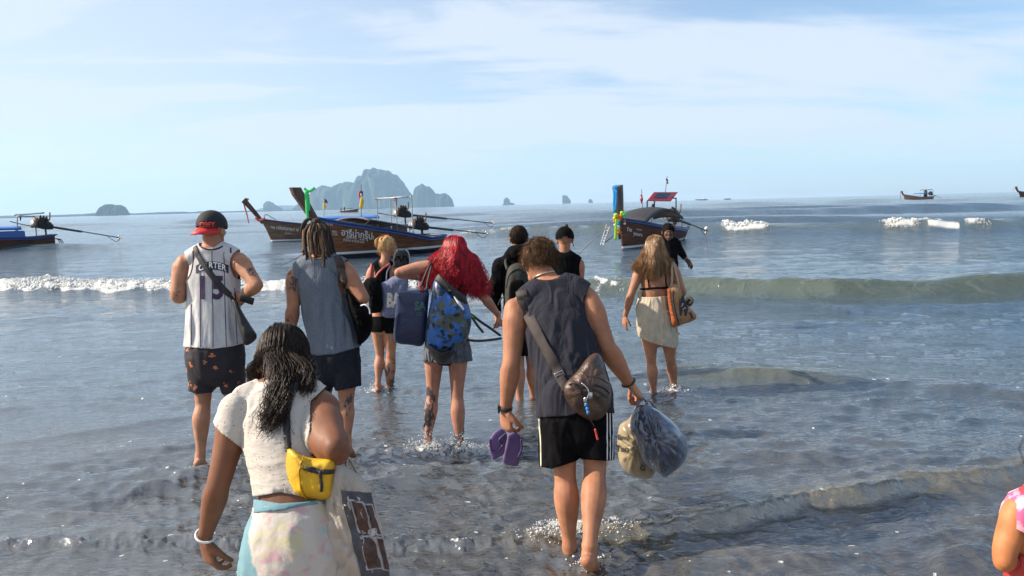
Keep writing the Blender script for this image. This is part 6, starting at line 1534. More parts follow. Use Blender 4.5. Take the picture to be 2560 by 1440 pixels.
    ol = [(580, 748), (590, 752), (600, 768), (614, 793), (630, 818), (642, 838), (638, 850), (622, 862), (610, 860), (600, 830), (590, 790)]
    link('pouch', puff(ol, Y - .13, .045, wr=.014, seed=2, k=5, knot=(584, 750, 4)), M_BLACKNYLON, sl)
    ph = thing('phone', W(620, 748, Y - .1), 'dark phone held behind the hip of the man in the white jersey', 'phone')
    g = Geo(); c = np.array(W(617, 749, Y - .10)); a1 = unit((1, .1, -.38)); a2 = unit((.3, -.2, .8)); a2 = unit(a2 - a1 * (a1 @ a2)); a3 = np.cross(a1, a2)
    g.box(c, (.048, .026, .0045), np.stack([a1, a2, a3], 1)); po = link('case', run_mods(g.mesh(), [('BEVEL', dict(width=.004, segments=2))]), M_BLACKNYLON, ph)
    g = Geo(); g.box(c - a3 * .0048, (.044, .023, .0006), np.stack([a1, a2, a3], 1)); link('screen', g.mesh(), mat('dark_glass', (.01, .012, .02), .08), ph)
man_cap()

# ------------------------------------------------------------------ man with dreadlocks
def man_dreads():
    Y = 5.25
    t = thing('person', (W(820, 1100, Y).x, Y, 0), 'man with tied-up dreadlocks in blue grey sleeveless shirt and navy shorts', 'person')
    b = Body(Y, 1.08)
    b.limb([(838, 905, 0, 58, .78), (836, 860, 0, 56, .74), (826, 800, .02, 52, .70), (810, 745, .03, 56, .64), (800, 705, .03, 60, .62), (796, 675, .03, 50, .6)], side=(1, 0, 0), seg=20)
    b.limb([(742, 688, .02, 21), (765, 668, .02, 22), (796, 655, .02, 24), (830, 660, .02, 22), (858, 672, .02, 21)])
    q = b.head(W(793, 597, Y + .05), (-.12, .98, -.10), (0, .05, 1), .98)
    b.g.tube([b.P((796, 662, .02)), b.P((796, 640, .03)), q(0, -.02, -.045)], [.060, .056, .057])
    b.arm((738, 692, .02), (733, 770, -.02), (722, 850, .06), 1.08); b.g.ball(b.P((740, 696, .02)), (.056, .062, .075))
    b.arm((864, 676, .02), (908, 745, -.06), (880, 742, .20), 1.08); b.g.ball(b.P((864, 680, .02)), (.058, .062, .075))
    b.hand(b.P((722, 850, .06)), (-.05, .1, -1), (.8, .5, 0), 1.0, curl=(.4, .45, .5, .6), thumb=1); b.hand(b.P((880, 742, .20)), (-.4, .9, .1), (-.3, 0, .9), 1.0, curl=(.9, .9, .9, .9), thumb=1)
    b.leg((808, 900, 0), (806, 1010, .05), (806, 1130, .1), 1.0); b.leg((866, 900, 0), (866, 995, -.05), (866, 1105, -.2), 1.0)
    b.foot(b.P((806, 1130, .1)), (0, 1, 0)); b.foot(b.P((866, 1107, -.2)), (0, 1, 0), 1, .5)
    b.finish('body', t, M_TAN)
    tattoo(b, t, 731, 704, 12, 28, 13, 16, .1); tattoo(b, t, 870, 1015, 12, 28, 14, 10); tattoo(b, t, 726, 795, 10, 10, 16, 6)
    def nodes(g):
        gtube(g, Y, [(840, 960, 0, 64, .8), (840, 885, 0, 63, .78), (832, 840, .01, 64, .76), (818, 790, .02, 60, .72), (804, 740, .02, 56, .68), (798, 705, .03, 57, .64), (796, 675, .03, 50, .62)], side=(1, 0, 0))
        gtube(g, Y, [(748, 678, .02, 23, 1), (768, 666, .02, 25, 1), (797, 656, .02, 27, 1), (830, 660, .02, 25, 1), (852, 670, .02, 23, 1)])
    def fold(me): folds(me, .020, 13, 1.3, 43, o=2, extra=lambda V: np.clip((1.5 - V[:, 2]) * 2.2, .1, 1)); folds(me, .0018, 30, 5, 5, o=2)
    sh, raw = garment(nodes, .0075, 3, None, fold, .003, 'sleeveless_shirt', mat('blue_grey_marl', (.125, .150, .185), .9, fold=.05, fscale=10, var=.12, scale=120, bump=.2, bscale=500, spec=.2), t, body=b, gap=.014,
        cuts=[below([(750, 872), (775, 884), (793, 889), (838, 885), (891, 869), (910, 862)]), outside(b.P((722, 700, .01)), (.066, .2, .135)), outside(b.P((880, 700, .01)), (.088, .2, .150)), outside(b.P((797, 634, .03)), (.064, .12, .040))])
    def nodes2(g):
        gtube(g, Y, [(838, 850, 0, 60, .78), (838, 890, 0, 62, .78), (838, 920, 0, 61, .76)], side=(1, 0, 0))
        gtube(g, Y, [(810, 900, 0, 31, 1.3), (808, 950, 0, 31, 1.2), (807, 1030, 0, 30, 1.15)], side=(1, 0, 0)); gtube(g, Y, [(868, 900, 0, 32, 1.3), (869, 950, -.03, 33, 1.2), (870, 1030, -.05, 33, 1.15)], side=(1, 0, 0))
    garment(nodes2, .008, 3, None, lambda me: folds(me, .009, 11, 4, 35, o=2), .003, 'shorts', mat('navy_shorts', (.012, .014, .022), .85, fold=.03, spec=.2), t, body=b, inside=raw, cuts=[below([(770, 975), (826, 978), (834, 965), (840, 978), (870, 972), (903, 964)]), above([(770, 860), (910, 850)])])
    # dreadlocks: a tied bunch on the crown, locks falling down the back of the head
    M_D1 = mat('dread_dark', (.030, .018, .012), .85, scale=60, bump=.8, bscale=90, stretch=(1, 1, .3)); M_D2 = mat('dread_blond', (.19, .115, .060), .85, scale=60, bump=.8, bscale=90, stretch=(1, 1, .3))
    f = lambda L: np.minimum(.06 - L[:, 1] + L[:, 2] * .6, L[:, 2] + .045 - .2 * L[:, 1])
    hair = scalp_cap(b, 'hair', M_D1, t, f, (.083, .103, .098), noise_=.004)
    R = np.random.RandomState(6)
    for i in range(44):
        h = R.uniform(-1.7, 1.7); z = R.uniform(.1, 1) ; r_ = sqrt(max(0, 1 - z * z)); c0 = np.array([0, -.014, .022]); A = np.array([.088, .108, .104])
        tie = b.q(.004, -.055, .118)
        p1 = b.q(*(c0 + np.array([sin(h) * .8, -cos(h) * .8, .55]) * A * 1.05)); p2 = b.q(*(c0 + np.array([sin(h), -cos(h), -.1]) * A * 1.06))
        ln = R.uniform(.05, .15) + (.05 if h > .5 else 0); p3 = p2 + np.array([R.normal() * .010 + .02 * (h > .6), -.012 * R.rand(), -ln]); p4 = p3 + np.array([R.normal() * .012, .005 * R.normal(), -.02])
        P = [tie + R.normal(size=3) * .008, p1 + R.normal(size=3) * .004, p2 + R.normal(size=3) * .005, p3, p4]
        g = Geo(); r0 = R.uniform(.0055, .0085); g.tube(np.array(P), np.array([r0 * .8, r0, r0, r0 * .9, r0 * .55]), seg=8, k=4); link('dreadlock', g.mesh(), M_D2 if R.rand() < .28 else M_D1, hair)
    for dx, ln in ((-1, 1.0), (-.7, .85)):
        tie = b.q(0, -.05, .118); g = Geo(); g.tube(np.array([tie, tie + np.array([-.045, -.01, .022]), tie + np.array([-.085 * ln, -.01, -.012]), tie + np.array([-.105 * ln, -.01, -.075 * ln])]), np.array([.010, .011, .010, .004]), seg=8, k=4); link('dreadlock', g.mesh(), M_D1, hair)
    g = Geo(); g.ball(b.q(.004, -.055, .122), (.034, .034, .024)); link('hair_knot', g.mesh(), M_D1, hair)
    link('necklace_cord', rope([W(776, 641, Y - .045), W(786, 647, Y - .06), W(797, 648, Y - .065), W(808, 646, Y - .06), (W(818, 639, Y - .04))], .003), M_BLACKNYLON, t)
    sb = bvh(raw, b.me)
    bp = thing('backpack', W(895, 790, Y), 'black backpack hung on the right shoulder of the man with dreadlocks', 'backpack')
    link('shoulder_strap', strap(sb, [(842, 642), (850, 660), (856, 685), (862, 705)], [18, 22, 22], Y, .010, t=.006), mat('dark_brown_strap', (.035, .022, .016), .6), bp)
    link('shoulder_strap', strap(sb, [(862, 700), (868, 730), (874, 760)], 12, Y, .012), M_BLACKNYLON, bp)
    ol = [(866, 722), (880, 735), (893, 755), (912, 764), (926, 774), (932, 800), (928, 830), (916, 850), (897, 863), (892, 845), (886, 815), (876, 785), (868, 750)]
    link('bag_body', puff(ol, Y - .03, .10, wr=.020, seed=31, k=5), M_BLACK, bp)
    link('webbing_loop', rope([W(902, 764, Y - .12), W(914, 762, Y - .14), (W(923, 772, Y - .14)), W(925, 784, Y - .13)], .005), M_WHITE, bp)
man_dreads()

# ------------------------------------------------------------------ woman with the blond bun
def woman_bun():
    Y = 7.3
    t = thing('person', (W(965, 960, Y).x, Y, 0), 'woman with blond hair in a bun, black top and black shorts, ankle tattoo', 'person')
    b = Body(Y, .90)
    b.limb([(957, 815, 0, 28, .85), (955, 785, 0, 24, .8), (955, 750, 0, 21, .75), (956, 715, 0, 26, .70), (957, 690, 0, 28, .66), (958, 668, 0, 20, .65)], side=(1, 0, 0), seg=18)
    b.limb([(930, 675, 0, 10), (944, 664, 0, 11), (960, 660, 0, 12), (974, 664, 0, 11), (986, 676, 0, 10)])
    q = b.head(W(968, 616, Y + .03), (.72, .66, .05), (0, 0, 1), .92)
    b.g.tube([b.P((960, 664, 0)), b.P((963, 652, 0)), q(0, -.02, -.045)], [.048, .044, .045])
    b.arm((930, 678, 0), (918, 726, -.02), (930, 700, .22), .98); b.arm((987, 680, 0), (1010, 716, .05), (1002, 664, .12), .98)
    b.hand(b.P((1002, 664, .12)), (-.05, .1, 1), (-.9, .1, 0), .9, curl=(1, 1, 1, 1), thumb=1)
    b.hand(b.P((930, 700, .22)), (.5, .6, .4), (0, -.3, -.9), .9, curl=(1, 1, 1, 1), thumb=-1)
    b.leg((945, 812, 0), (950, 885, .03), (945, 960, -.05), .93, 1.02); b.leg((976, 812, 0), (977, 885, 0), (974, 985, .02), 1.0, 1.10)
    b.foot(b.P((945, 962, -.05)), (.1, 1, 0)); b.foot(b.P((974, 987, .02)), (.1, 1, 0))
    b.finish('body', t, M_FAIR, ratio=.3)
    for a in ((968, 925, 8, 22, 21, 12), (985, 905, 5, 8, 22, 5), (982, 930, 6, 8, 23, 6), (978, 962, 9, 16, 24, 14)): tattoo(b, t, *a)
    def nodes(g):
        gtube(g, Y, [(955, 800, 0, 27, .85), (955, 765, 0, 25, .82), (956, 720, 0, 28, .76), (957, 690, 0, 30, .72), (958, 672, 0, 23, .7)], side=(1, 0, 0)); gtube(g, Y, [(938, 670, 0, 11, 1), (958, 662, 0, 13, 1), (980, 670, 0, 11, 1)])
    garment(nodes, .009, 2, None, lambda me: folds(me, .003, 20, 6, 3), .003, 'tank_top', M_BLACK, t, body=b, cuts=[below([(900, 774), (1020, 776)]), outside(b.P((930, 684, 0)), (.045, .15, .10)), outside(b.P((989, 684, 0)), (.055, .15, .10)), outside(b.P((961, 655, 0)), (.055, .12, .065))])
    def nodes2(g):
        gtube(g, Y, [(957, 780, 0, 27, .9), (957, 810, 0, 31, .88)], side=(1, 0, 0)); gtube(g, Y, [(944, 812, 0, 17, 1.1), (944, 860, 0, 16, 1.1)], side=(1, 0, 0)); gtube(g, Y, [(974, 812, 0, 18, 1.1), (976, 860, 0, 17, 1.1)], side=(1, 0, 0))
    garment(nodes2, .009, 2, None, lambda me: folds(me, .006, 20, 9, 3), .003, 'shorts', M_BLACK, t, body=b, cuts=[below([(900, 828), (955, 831), (960, 824), (964, 834), (1010, 832)]), above([(900, 792), (1010, 790)])])
    M_BL = hairmat('blond', (.28, .15, .055), (.52, .33, .15), 50, .6, spec=.2)
    f = lambda L: np.minimum(.045 - L[:, 1] + L[:, 2] * .9, L[:, 2] + .05 - .3 * L[:, 1])
    hair = scalp_cap(b, 'hair', M_BL, t, f, (.080, .100, .096), noise_=.006)
    g = Geo(); R = np.random.RandomState(4)
    c = b.q(-.02, -.085, .05); A = []
    for i in range(240):
        a0 = R.rand() * 6.28; rr_ = R.uniform(.02, .042); tl = R.normal(size=3) * .5; ax1 = unit(np.array([1, .2, .3]) + tl * .6); ax2 = unit(np.cross(ax1, [0.1, 1, .2])); A.append([c + (ax1 * cos(a0 + s * 2.5) + ax2 * sin(a0 + s * 2.5)) * rr_ * np.array([1, .8, 1.15]) for s in np.linspace(0, 1.5, 9)])
    link('hair_bun', strands(np.array(A), .0032, .7), M_BL, hair)
    link('flyaway_hair', strands(short_strands(b, 260, f, .05, seed=5, lift=.5, base=(.08, .1, .095)), .0012, .3), M_BL, hair)
    link('hair_clip', rope([b.q(-.055, -.10, .06), b.q(-.05, -.115, .03), b.q(-.045, -.11, 0)], .006), mat('red_clip', (.30, .03, .03), .4), hair)
    sb = bvh(b.me)
    bp = thing('backpack', W(930, 740, Y - .1), 'black drawstring backpack with red straps on the woman with the blond bun', 'backpack')
    M_RS = mat('red_strap', (.42, .055, .055), .6)
    for pts in (((931, 660), (928, 676), (926, 696)), ((975, 660), (962, 668), (948, 682), (938, 697))): link('shoulder_strap', strap(sb, pts, 5.5, Y, .012, t=.004), M_RS, bp)
    link('bag_body', puff([(908, 708), (916, 697), (930, 693), (944, 696), (952, 710), (955, 740), (955, 775), (944, 782), (925, 780), (921, 750), (912, 730)], Y - .15, .07, wr=.018, seed=3, k=4, seg=50), M_BLACK, bp)
    tb = thing('tote_bag', W(985, 740, Y - .1), 'slate blue tote bag with big white letters beside the blond bun woman', 'tote bag')
    ol = [(950, 708), (966, 702), (985, 690), (1018, 692), (1019, 724), (1010, 760), (1002, 790), (958, 792), (955, 750)]
    me = puff(ol, Y - .12, .05, wr=.015, seed=9, k=4, seg=60, power=4, wf=(7, 30)); cb = bvh(me.copy()); link('bag_body', me, mat('slate_blue_cloth', (.13, .15, .25), .8, bump=.3, bscale=80), tb)
    V2, F2 = text2d('BA', .06); link('lettering', decal(V2, F2, lambda v: np.stack([983 + v[:, 0] * 26, 752 - v[:, 1] * 46], 1), cb, .004, Y - .15), mat('cream_print', (.62, .58, .50), .7), tb)
    link('handle', rope([W(966, 703, Y - .13), W(968, 680, Y - .11), W(976, 665, Y - .06)], .006), tb.children[0].data.materials[0] if tb.children else M_BLACK, tb)
    for i, (lab, ox, Yo) in enumerate((('black patterned sandal held up beside the blond bun woman, nearer the face', 0, -.06), ('dark sandal with pale edge held up, farther from the blond bun woman\'s face', 18, .02))):
        s_ = thing('sandal', W(1000, 650, Y), lab, 'sandal')
        ol = [(984 + ox, 668), (983 + ox, 645), (987 + ox, 630), (996 + ox, 624), (1004 + ox, 632), (1006 + ox, 650), (1004 + ox, 668)]
        link('sole', puff(ol, Y + Yo, .016, power=8, k=4, seg=40, rings=5), mat('speckled_black', (.03, .03, .032), .7, var=.6, scale=70), s_)
        link('toe_strap', rope([W(986 + ox, 652, Y + Yo - .02), W(995 + ox, 640, Y + Yo - .035), W(1004 + ox, 654, Y + Yo - .02)], .006), M_BLACK, s_)
        if i: link('pale_rim', rope([W(996 + ox, 624, Y), W(1003 + ox, 632, Y), W(1006 + ox, 650, Y), W(1005 + ox, 666, Y)], .006), mat('pale_rubber', (.42, .42, .42), .7), s_)
woman_bun()

# ------------------------------------------------------------------ woman with long red curls
def woman_red():
    Y = 5.6
    t = thing('person', (W(1115, 1100, Y).x, Y, 0), 'woman with long bright red curls stretching her left arm out, grey shorts, tattooed leg', 'person')
    b = Body(Y, .92)
    b.limb([(1115, 875, 0, 50, .78), (1116, 840, 0, 47, .76), (1120, 790, 0, 37, .72), (1124, 740, 0, 40, .70), (1127, 700, 0, 44, .62), (1129, 672, 0, 34, .6)], side=(1, 0, 0), seg=20)
    b.limb([(1078, 668, 0, 16), (1100, 664, 0, 17), (1130, 660, 0, 19), (1156, 672, 0, 17), (1174, 690, 0, 16)])
    q = b.head(W(1136, 628, Y + .06), (-.2, .95, -.18), (.08, .1, 1), .95)
    b.g.tube([b.P((1130, 666, 0)), b.P((1132, 656, .01)), q(0, -.02, -.045)], [.05, .046, .047])
    b.arm((1078, 668, 0), (997, 682, -.04), (1040, 694, .22), 1.0); b.limb([(1080, 668, 0, 19), (1050, 670, -.01, 17), (1015, 679, -.03, 16), (1000, 682, -.03, 14)])
    b.arm((1172, 694, 0), (1212, 745, -.02), (1246, 788, .10), .95)
    b.hand(b.P((1040, 694, .22)), (.75, .2, -.35), (0, .2, -1), .95, curl=(.6, .7, .8, .8), thumb=1); b.hand(b.P((1246, 788, .10)), (.15, .2, -1), (-.9, .2, 0), .92, curl=(1.2, 1.2, 1.2, 1.2), thumb=-1)
    b.leg((1086, 872, 0), (1082, 985, 0), (1070, 1098, -.02), .95, 1.04); b.leg((1145, 872, 0), (1143, 985, -.02), (1149, 1116, -.08), .98, 1.06)
    b.foot(b.P((1070, 1100, -.02)), (-.1, 1, 0)); b.foot(b.P((1149, 1118, -.08)), (.1, 1, 0))
    b.finish('body', t, skin('rosy', (.37, .175, .115)), ratio=.35)
    for a in ((1078, 985, 14, 22, 31, 16), (1072, 1040, 15, 34, 32, 24), (1068, 1085, 9, 16, 33, 10), (1155, 1085, 7, 26, 34, 12)): tattoo(b, t, *a)
    def nodes(g):
        gtube(g, Y, [(1117, 860, 0, 44, .8), (1120, 790, 0, 39, .78), (1124, 740, 0, 42, .75), (1127, 700, 0, 45, .68), (1129, 678, 0, 38, .66)], side=(1, 0, 0)); gtube(g, Y, [(1086, 668, 0, 18, 1), (1130, 662, 0, 20, 1), (1168, 684, 0, 18, 1)])
    garment(nodes, .009, 2, None, lambda me: folds(me, .004, 18, 5, 3), .003, 'tank_top', mat('dark_navy_top', (.018, .016, .035), .8, spec=.2), t, body=b, cuts=[outside(b.P((1062, 668, 0)), (.045, .2, .09)), outside(b.P((1190, 700, 0)), (.06, .2, .09)), outside(b.P((1131, 645, 0)), (.06, .12, .05))])
    def nodes2(g):
        gtube(g, Y, [(1117, 825, 0, 50, .82), (1117, 860, 0, 56, .82), (1118, 890, 0, 62, .80), (1118, 960, 0, 66, .8)], side=(1, 0, 0))
    sh, rw = garment(nodes2, .007, 2, None, lambda me: folds(me, .016, 24, 2, 3, o=2, extra=lambda V: np.clip((.95 - V[:, 2]) * 5, .1, 1)), .003, 'shorts', mat('grey_shorts', (.11, .12, .145), .85, fold=.05, fscale=22, spec=.2), t, body=b, cuts=[below([(1040, 902), (1075, 905), (1112, 910), (1150, 907), (1195, 900)]), above([(1040, 835), (1200, 835)])])
    M_R = hairmat('red', (.13, .002, .008), (.55, .012, .030), 42, .42, spec=.35)
    g = Geo(); g.ball(b.q(0, -.02, .022), np.array([.083, .103, .097]), b.hM, seg=24, rings=16); me = fuse(g, .007, 2); V = verts(me); setverts(me, V + normals(me) * (.003 * fbm(V[:, 0] * 40, V[:, 1] * 40, V[:, 2] * 40, o=3, s=3))[:, None])
    me = cut(me, lambda V: (lambda L: np.minimum(.05 - L[:, 1] + L[:, 2], L[:, 2] + .07 - .3 * L[:, 1]))((V - b.hc) @ b.hM)); hair = link('hair', thick(me, .004, -1), M_R, t)
    def spec(R, d):
        P, h = over_skull(b, d, off=1.06 + .14 * R.rand()); hx = np.clip(h / 1.6, -1, 1) + R.normal() * .12; fr = R.rand()
        yb = 665 + 60 * R.rand(); xm = 1132 + 55 * hx + 6 * R.normal(); yy = Y - .13 - .05 * R.rand() + .12 * abs(hx)
        xe = 1134 + 62 * hx + 10 * R.normal() + (8 if hx > 0 else -2); ye = np.interp(hx, [-1, -.4, .2, .7, 1], [722, 712, 725, 745, 742]) - 42 * R.rand() ** 2 + 6 * R.normal()
        return P[:-1] + [W(1134 + 46 * hx, 642, yy + .03), W(xm, 668, yy), W((xm + xe) / 2 + 4 * R.normal(), (662 + ye) / 2, yy - .01), W(xe, ye, yy + .005)]
    A = hair_paths(b, 2800, spec, 8, m_=19, curl=(.015, 62), clump=150, top=(.093, .112, .106)); link('curls', strands(A, .0019, .55), M_R, hair)
    sb = bvh(b.me, rw)
    # camouflage dry bag
    bp = thing('dry_bag', W(1120, 820, Y - .2), 'blue and green camouflage roll-top bag on the back of the red-haired woman', 'backpack')
    mt, n, l, bs_ = newmat('camouflage'); tc = N(n, 'ShaderNodeTexCoord'); prev = None
    cols = [(.014, .10, .36), (.060, .075, .062), (.014, .030, .08), (.008, .010, .012), (.015, .11, .40)]
    for i, (sc, th) in enumerate([(0, 0), (14, .49), (18, .60), (17, .60), (24, .62)]):
        if i == 0: continue
        mp = N(n, 'ShaderNodeMapping'); mp.inputs['Location'].default_value = (i * 3.1, i * 1.7, i * .9); l.new(tc.outputs['Object'], mp.inputs[0])
        z = N(n, 'ShaderNodeTexNoise'); z.inputs['Scale'].default_value = sc; z.inputs['Detail'].default_value = 1.5; l.new(mp.outputs[0], z.inputs['Vector'])
        c_ = N(n, 'ShaderNodeMath', operation='GREATER_THAN'); c_.inputs[1].default_value = th; l.new(z.outputs['Fac'], c_.inputs[0])
        x = N(n, 'ShaderNodeMix', data_type='RGBA'); l.new(c_.outputs[0], x.inputs['Factor'])
        if prev is None: x.inputs['A'].default_value = (*cols[0], 1)
        else: l.new(prev, x.inputs['A'])
        x.inputs['B'].default_value = (*cols[i], 1); prev = x.outputs['Result']
    l.new(prev, bs_.inputs['Base Color']); bs_.inputs['Roughness'].default_value = .32
    ol = [(1094, 694), (1106, 706), (1125, 722), (1148, 738), (1166, 748), (1178, 788), (1176, 822), (1168, 846), (1142, 876), (1118, 890), (1088, 888), (1066, 862), (1065, 830), (1069, 795), (1078, 745), (1084, 705)]
    me = puff(ol, Y - .26, .115, wr=.022, seed=5, k=5, knot=(1098, 690, 6), rings=12, seg=90); cb = bvh(me.copy()); link('bag_body', me, mt, bp)
    link('bag_base', puff([(1068, 858), (1090, 872), (1120, 878), (1140, 872), (1128, 892), (1108, 910), (1090, 904), (1076, 884)], Y - .27, .10, k=4, seg=50), M_BLACKNYLON, bp)
    link('roll_top', puff([(1086, 700), (1096, 684), (1104, 690), (1126, 712), (1150, 730), (1166, 744), (1166, 764), (1146, 750), (1120, 732), (1100, 714)], Y - .30, .05, wr=.01, k=4, seg=50), M_BLACKNYLON, bp)
    link('white_label', strap(cb, [(1134, 742), (1146, 758), (1158, 774)], [4, 8, 6], Y - .3, .006), M_WHITE, bp)
    g_ = mat('green_clip', (.03, .30, .05), .4)
    link('clip', rope([W(1172, 782, Y - .25), W(1182, 794, Y - .24)], .010), g_, bp)
    link('loose_strap', rope([W(1178, 786, Y - .24), W(1200, 803, Y - .16), W(1228, 822, Y - .04), W(1250, 838, Y + .08)], .010), M_BLACKNYLON, bp)
    link('loose_strap', rope([W(1168, 850, Y - .2), W(1196, 852, Y - .12), W(1226, 850, Y), W(1252, 846, Y + .08)], .010), M_BLACKNYLON, bp)
    link('loose_strap', rope([W(1182, 796, Y - .24), W(1194, 814, Y - .22), W(1207, 830, Y - .2)], .009), M_BLACKNYLON, bp)
    tb = thing('tote_bag', W(1025, 790, Y - .15), 'dark navy carrier bag with faded green letters, left of the camouflage bag', 'tote bag')
    ol = [(992, 730), (1025, 726), (1056, 724), (1072, 728), (1070, 770), (1066, 830), (1056, 864), (1025, 862), (997, 859), (984, 845), (988, 785)]
    me = puff(ol, Y - .17, .05, wr=.003, seed=15, k=5, power=5, seg=70); cb = bvh(me.copy()); link('bag_body', me, mat('navy_woven_plastic', (.012, .024, .075), .42, var=.2, scale=5, bump=.25, bscale=20), tb)
    M_T = mat('faded_teal', (.05, .14, .12), .6)
    for s_, x, y, z in (('SA', 1050, 766, 30), ('CO', 1048, 785, 12)):
        V2, F2 = text2d(s_, .03); link('lettering', decal(V2, F2, lambda v: np.stack([x + v[:, 0] * z * .8, y - v[:, 1] * z], 1), cb, .004, Y - .2), M_T, tb)
    link('handle', rope([W(1050, 726, Y - .2), W(1058, 700, Y - .17), W(1070, 672, Y - .13), W(1080, 655, Y - .05)], .008), M_BLACKNYLON, tb); link('handle', rope([W(1066, 728, Y - .2), W(1070, 700, Y - .17), W(1078, 668, Y - .13)], .008), M_BLACKNYLON, tb)
    link('red_toggle', rope([W(1050, 716, Y - .21), W(1056, 724, Y - .21)], .013), M_RS2, tb)
M_RS2 = mat('red_cloth', (.40, .03, .04), .6)
woman_red()

# ------------------------------------------------------------------ man in black hoodie, man in black cap
def man_hoodie():
    Y = 6.7
    t = thing('person', (W(1300, 900, Y).x, Y, 0), 'man in black hooded jacket with short dark hair, carrying a dark green backpack', 'person')
    b = Body(Y, 1.04)
    b.limb([(1306, 815, 0, 40, .8), (1306, 770, 0, 38, .8), (1304, 720, 0, 40, .72), (1302, 680, 0, 42, .66), (1300, 655, 0, 34, .62)], side=(1, 0, 0), seg=18)
    b.limb([(1256, 662, 0, 15), (1298, 645, 0, 18), (1340, 660, 0, 15)])
    q = b.head(W(1297, 596, Y + .03), (.05, 1, -.03), (0, 0, 1), .98); b.g.tube([b.P((1298, 648, 0)), q(0, -.02, -.045)], [.058, .056])
    b.arm((1254, 664, 0), (1238, 722, -.02), (1240, 782, .06), 1.05); b.arm((1344, 664, 0), (1362, 722, 0), (1362, 782, .06), 1.05)
    b.hand(b.P((1240, 782, .06)), (.1, .15, -1), (.9, .3, 0), 1.0, curl=(.8, .8, .8, .8), thumb=1); b.hand(b.P((1362, 782, .06)), (-.1, .15, -1), (-.9, .3, 0), 1.0, curl=(.8, .8, .8, .8), thumb=-1)
    b.leg((1288, 815, 0), (1296, 905, 0), (1300, 1000, 0)); b.leg((1326, 815, 0), (1330, 905, .05), (1334, 1000, .1)); b.foot(b.P((1300, 1002, 0)), (0, 1, 0)); b.foot(b.P((1334, 1002, .1)), (0, 1, 0))
    b.finish('body', t, M_FAIR, ratio=.25)
    def nodes(g):
        gtube(g, Y, [(1306, 860, 0, 46, .85), (1305, 800, 0, 46, .85), (1303, 730, 0, 45, .8), (1302, 690, 0, 47, .72), (1300, 660, 0, 42, .7)], side=(1, 0, 0)); gtube(g, Y, [(1254, 664, 0, 19, 1), (1298, 648, 0, 24, 1), (1342, 662, 0, 19, 1)])
        gtube(g, Y, [(1252, 662, 0, 20, 1), (1246, 690, -.01, 20, 1), (1237, 724, -.02, 18, 1), (1238, 755, .02, 14, 1), (1241, 800, .07, 12, 1)]); gtube(g, Y, [(1346, 664, 0, 20, 1), (1362, 722, 0, 18, 1), (1362, 800, .07, 12, 1)])
        gtube(g, Y, [(1270, 650, .0, 14, 1), (1282, 632, -.06, 16, 1), (1298, 630, -.09, 18, 1), (1316, 634, -.05, 16, 1), (1326, 650, .0, 14, 1)])
    garment(nodes, .009, 2, None, lambda me: (folds(me, .012, 15, 9, 3)), .003, 'hooded_jacket', M_BLACK, t, body=b, cuts=[below([(1200, 800), (1226, 772), (1250, 778), (1262, 812), (1350, 812), (1354, 778), (1400, 780)]), outside(b.P((1298, 606, .02)), (.085, .10, .115))])
    def nodes2(g):
        gtube(g, Y, [(1306, 790, 0, 42, .8), (1306, 830, 0, 43, .8)], side=(1, 0, 0)); gtube(g, Y, [(1289, 830, 0, 23, 1.1), (1294, 930, 0, 21, 1)], side=(1, 0, 0)); gtube(g, Y, [(1326, 830, 0, 22, 1.1), (1330, 930, 0, 21, 1)], side=(1, 0, 0))
    garment(nodes2, .010, 2, None, None, .003, 'shorts', M_BLACK, t, body=b, cuts=[below([(1200, 890), (1400, 890)])])
    f = lambda L: np.minimum(.065 - L[:, 1] + L[:, 2] * .8, L[:, 2] + .035 - .5 * L[:, 1] - 1.0 * np.maximum(0, np.abs(L[:, 0]) - .06))
    hair = scalp_cap(b, 'hair', hairmat('dark_brown', (.008, .005, .004), (.022, .013, .009), rough=.8, spec=.12), t, f, (.083, .103, .100), noise_=.004); link('hair_tufts', strands(short_strands(b, 900, f, .016, seed=13, lift=.7), .0014, .3), bpy.data.materials['hair_dark_brown'], hair)
    bp = thing('backpack', W(1290, 700, Y - .15), 'dark olive green backpack on the man in the black hooded jacket', 'backpack')
    ol = [(1262, 748), (1264, 700), (1270, 672), (1282, 660), (1300, 657), (1314, 665), (1322, 685), (1326, 750), (1320, 790), (1268, 790)]
    M_OL = mat('olive_canvas', (.018, .020, .014), .75, var=.2, scale=20, bump=.3, bscale=200)
    me = puff(ol, Y - .21, .10, k=5, power=4, seg=60, wr=.008); cb = bvh(me.copy()); bo = link('bag_body', me, M_OL, bp); link('front_pocket', puff([(1272, 750), (1274, 712), (1284, 700), (1300, 698), (1312, 708), (1316, 752), (1312, 780), (1276, 780)], Y - .30, .03, k=4, power=5, seg=40), M_BLACK, bp)
    link('zip', strap(cb, [(1266, 720), (1272, 690), (1284, 676), (1300, 673), (1313, 682)], 2.5, Y, .004), M_BLACKNYLON, bp)
    link('shoulder_strap', rope([W(1268, 672, Y - .16), W(1264, 655, Y - .10), W(1268, 646, Y), W(1272, 650, Y + .08)], .014), M_OL, bp); link('side_strap', rope([W(1262, 740, Y - .2), W(1252, 748, Y - .1), W(1246, 762, Y - .08)], .006), M_WHITE if False else M_OL, bp)
man_hoodie()
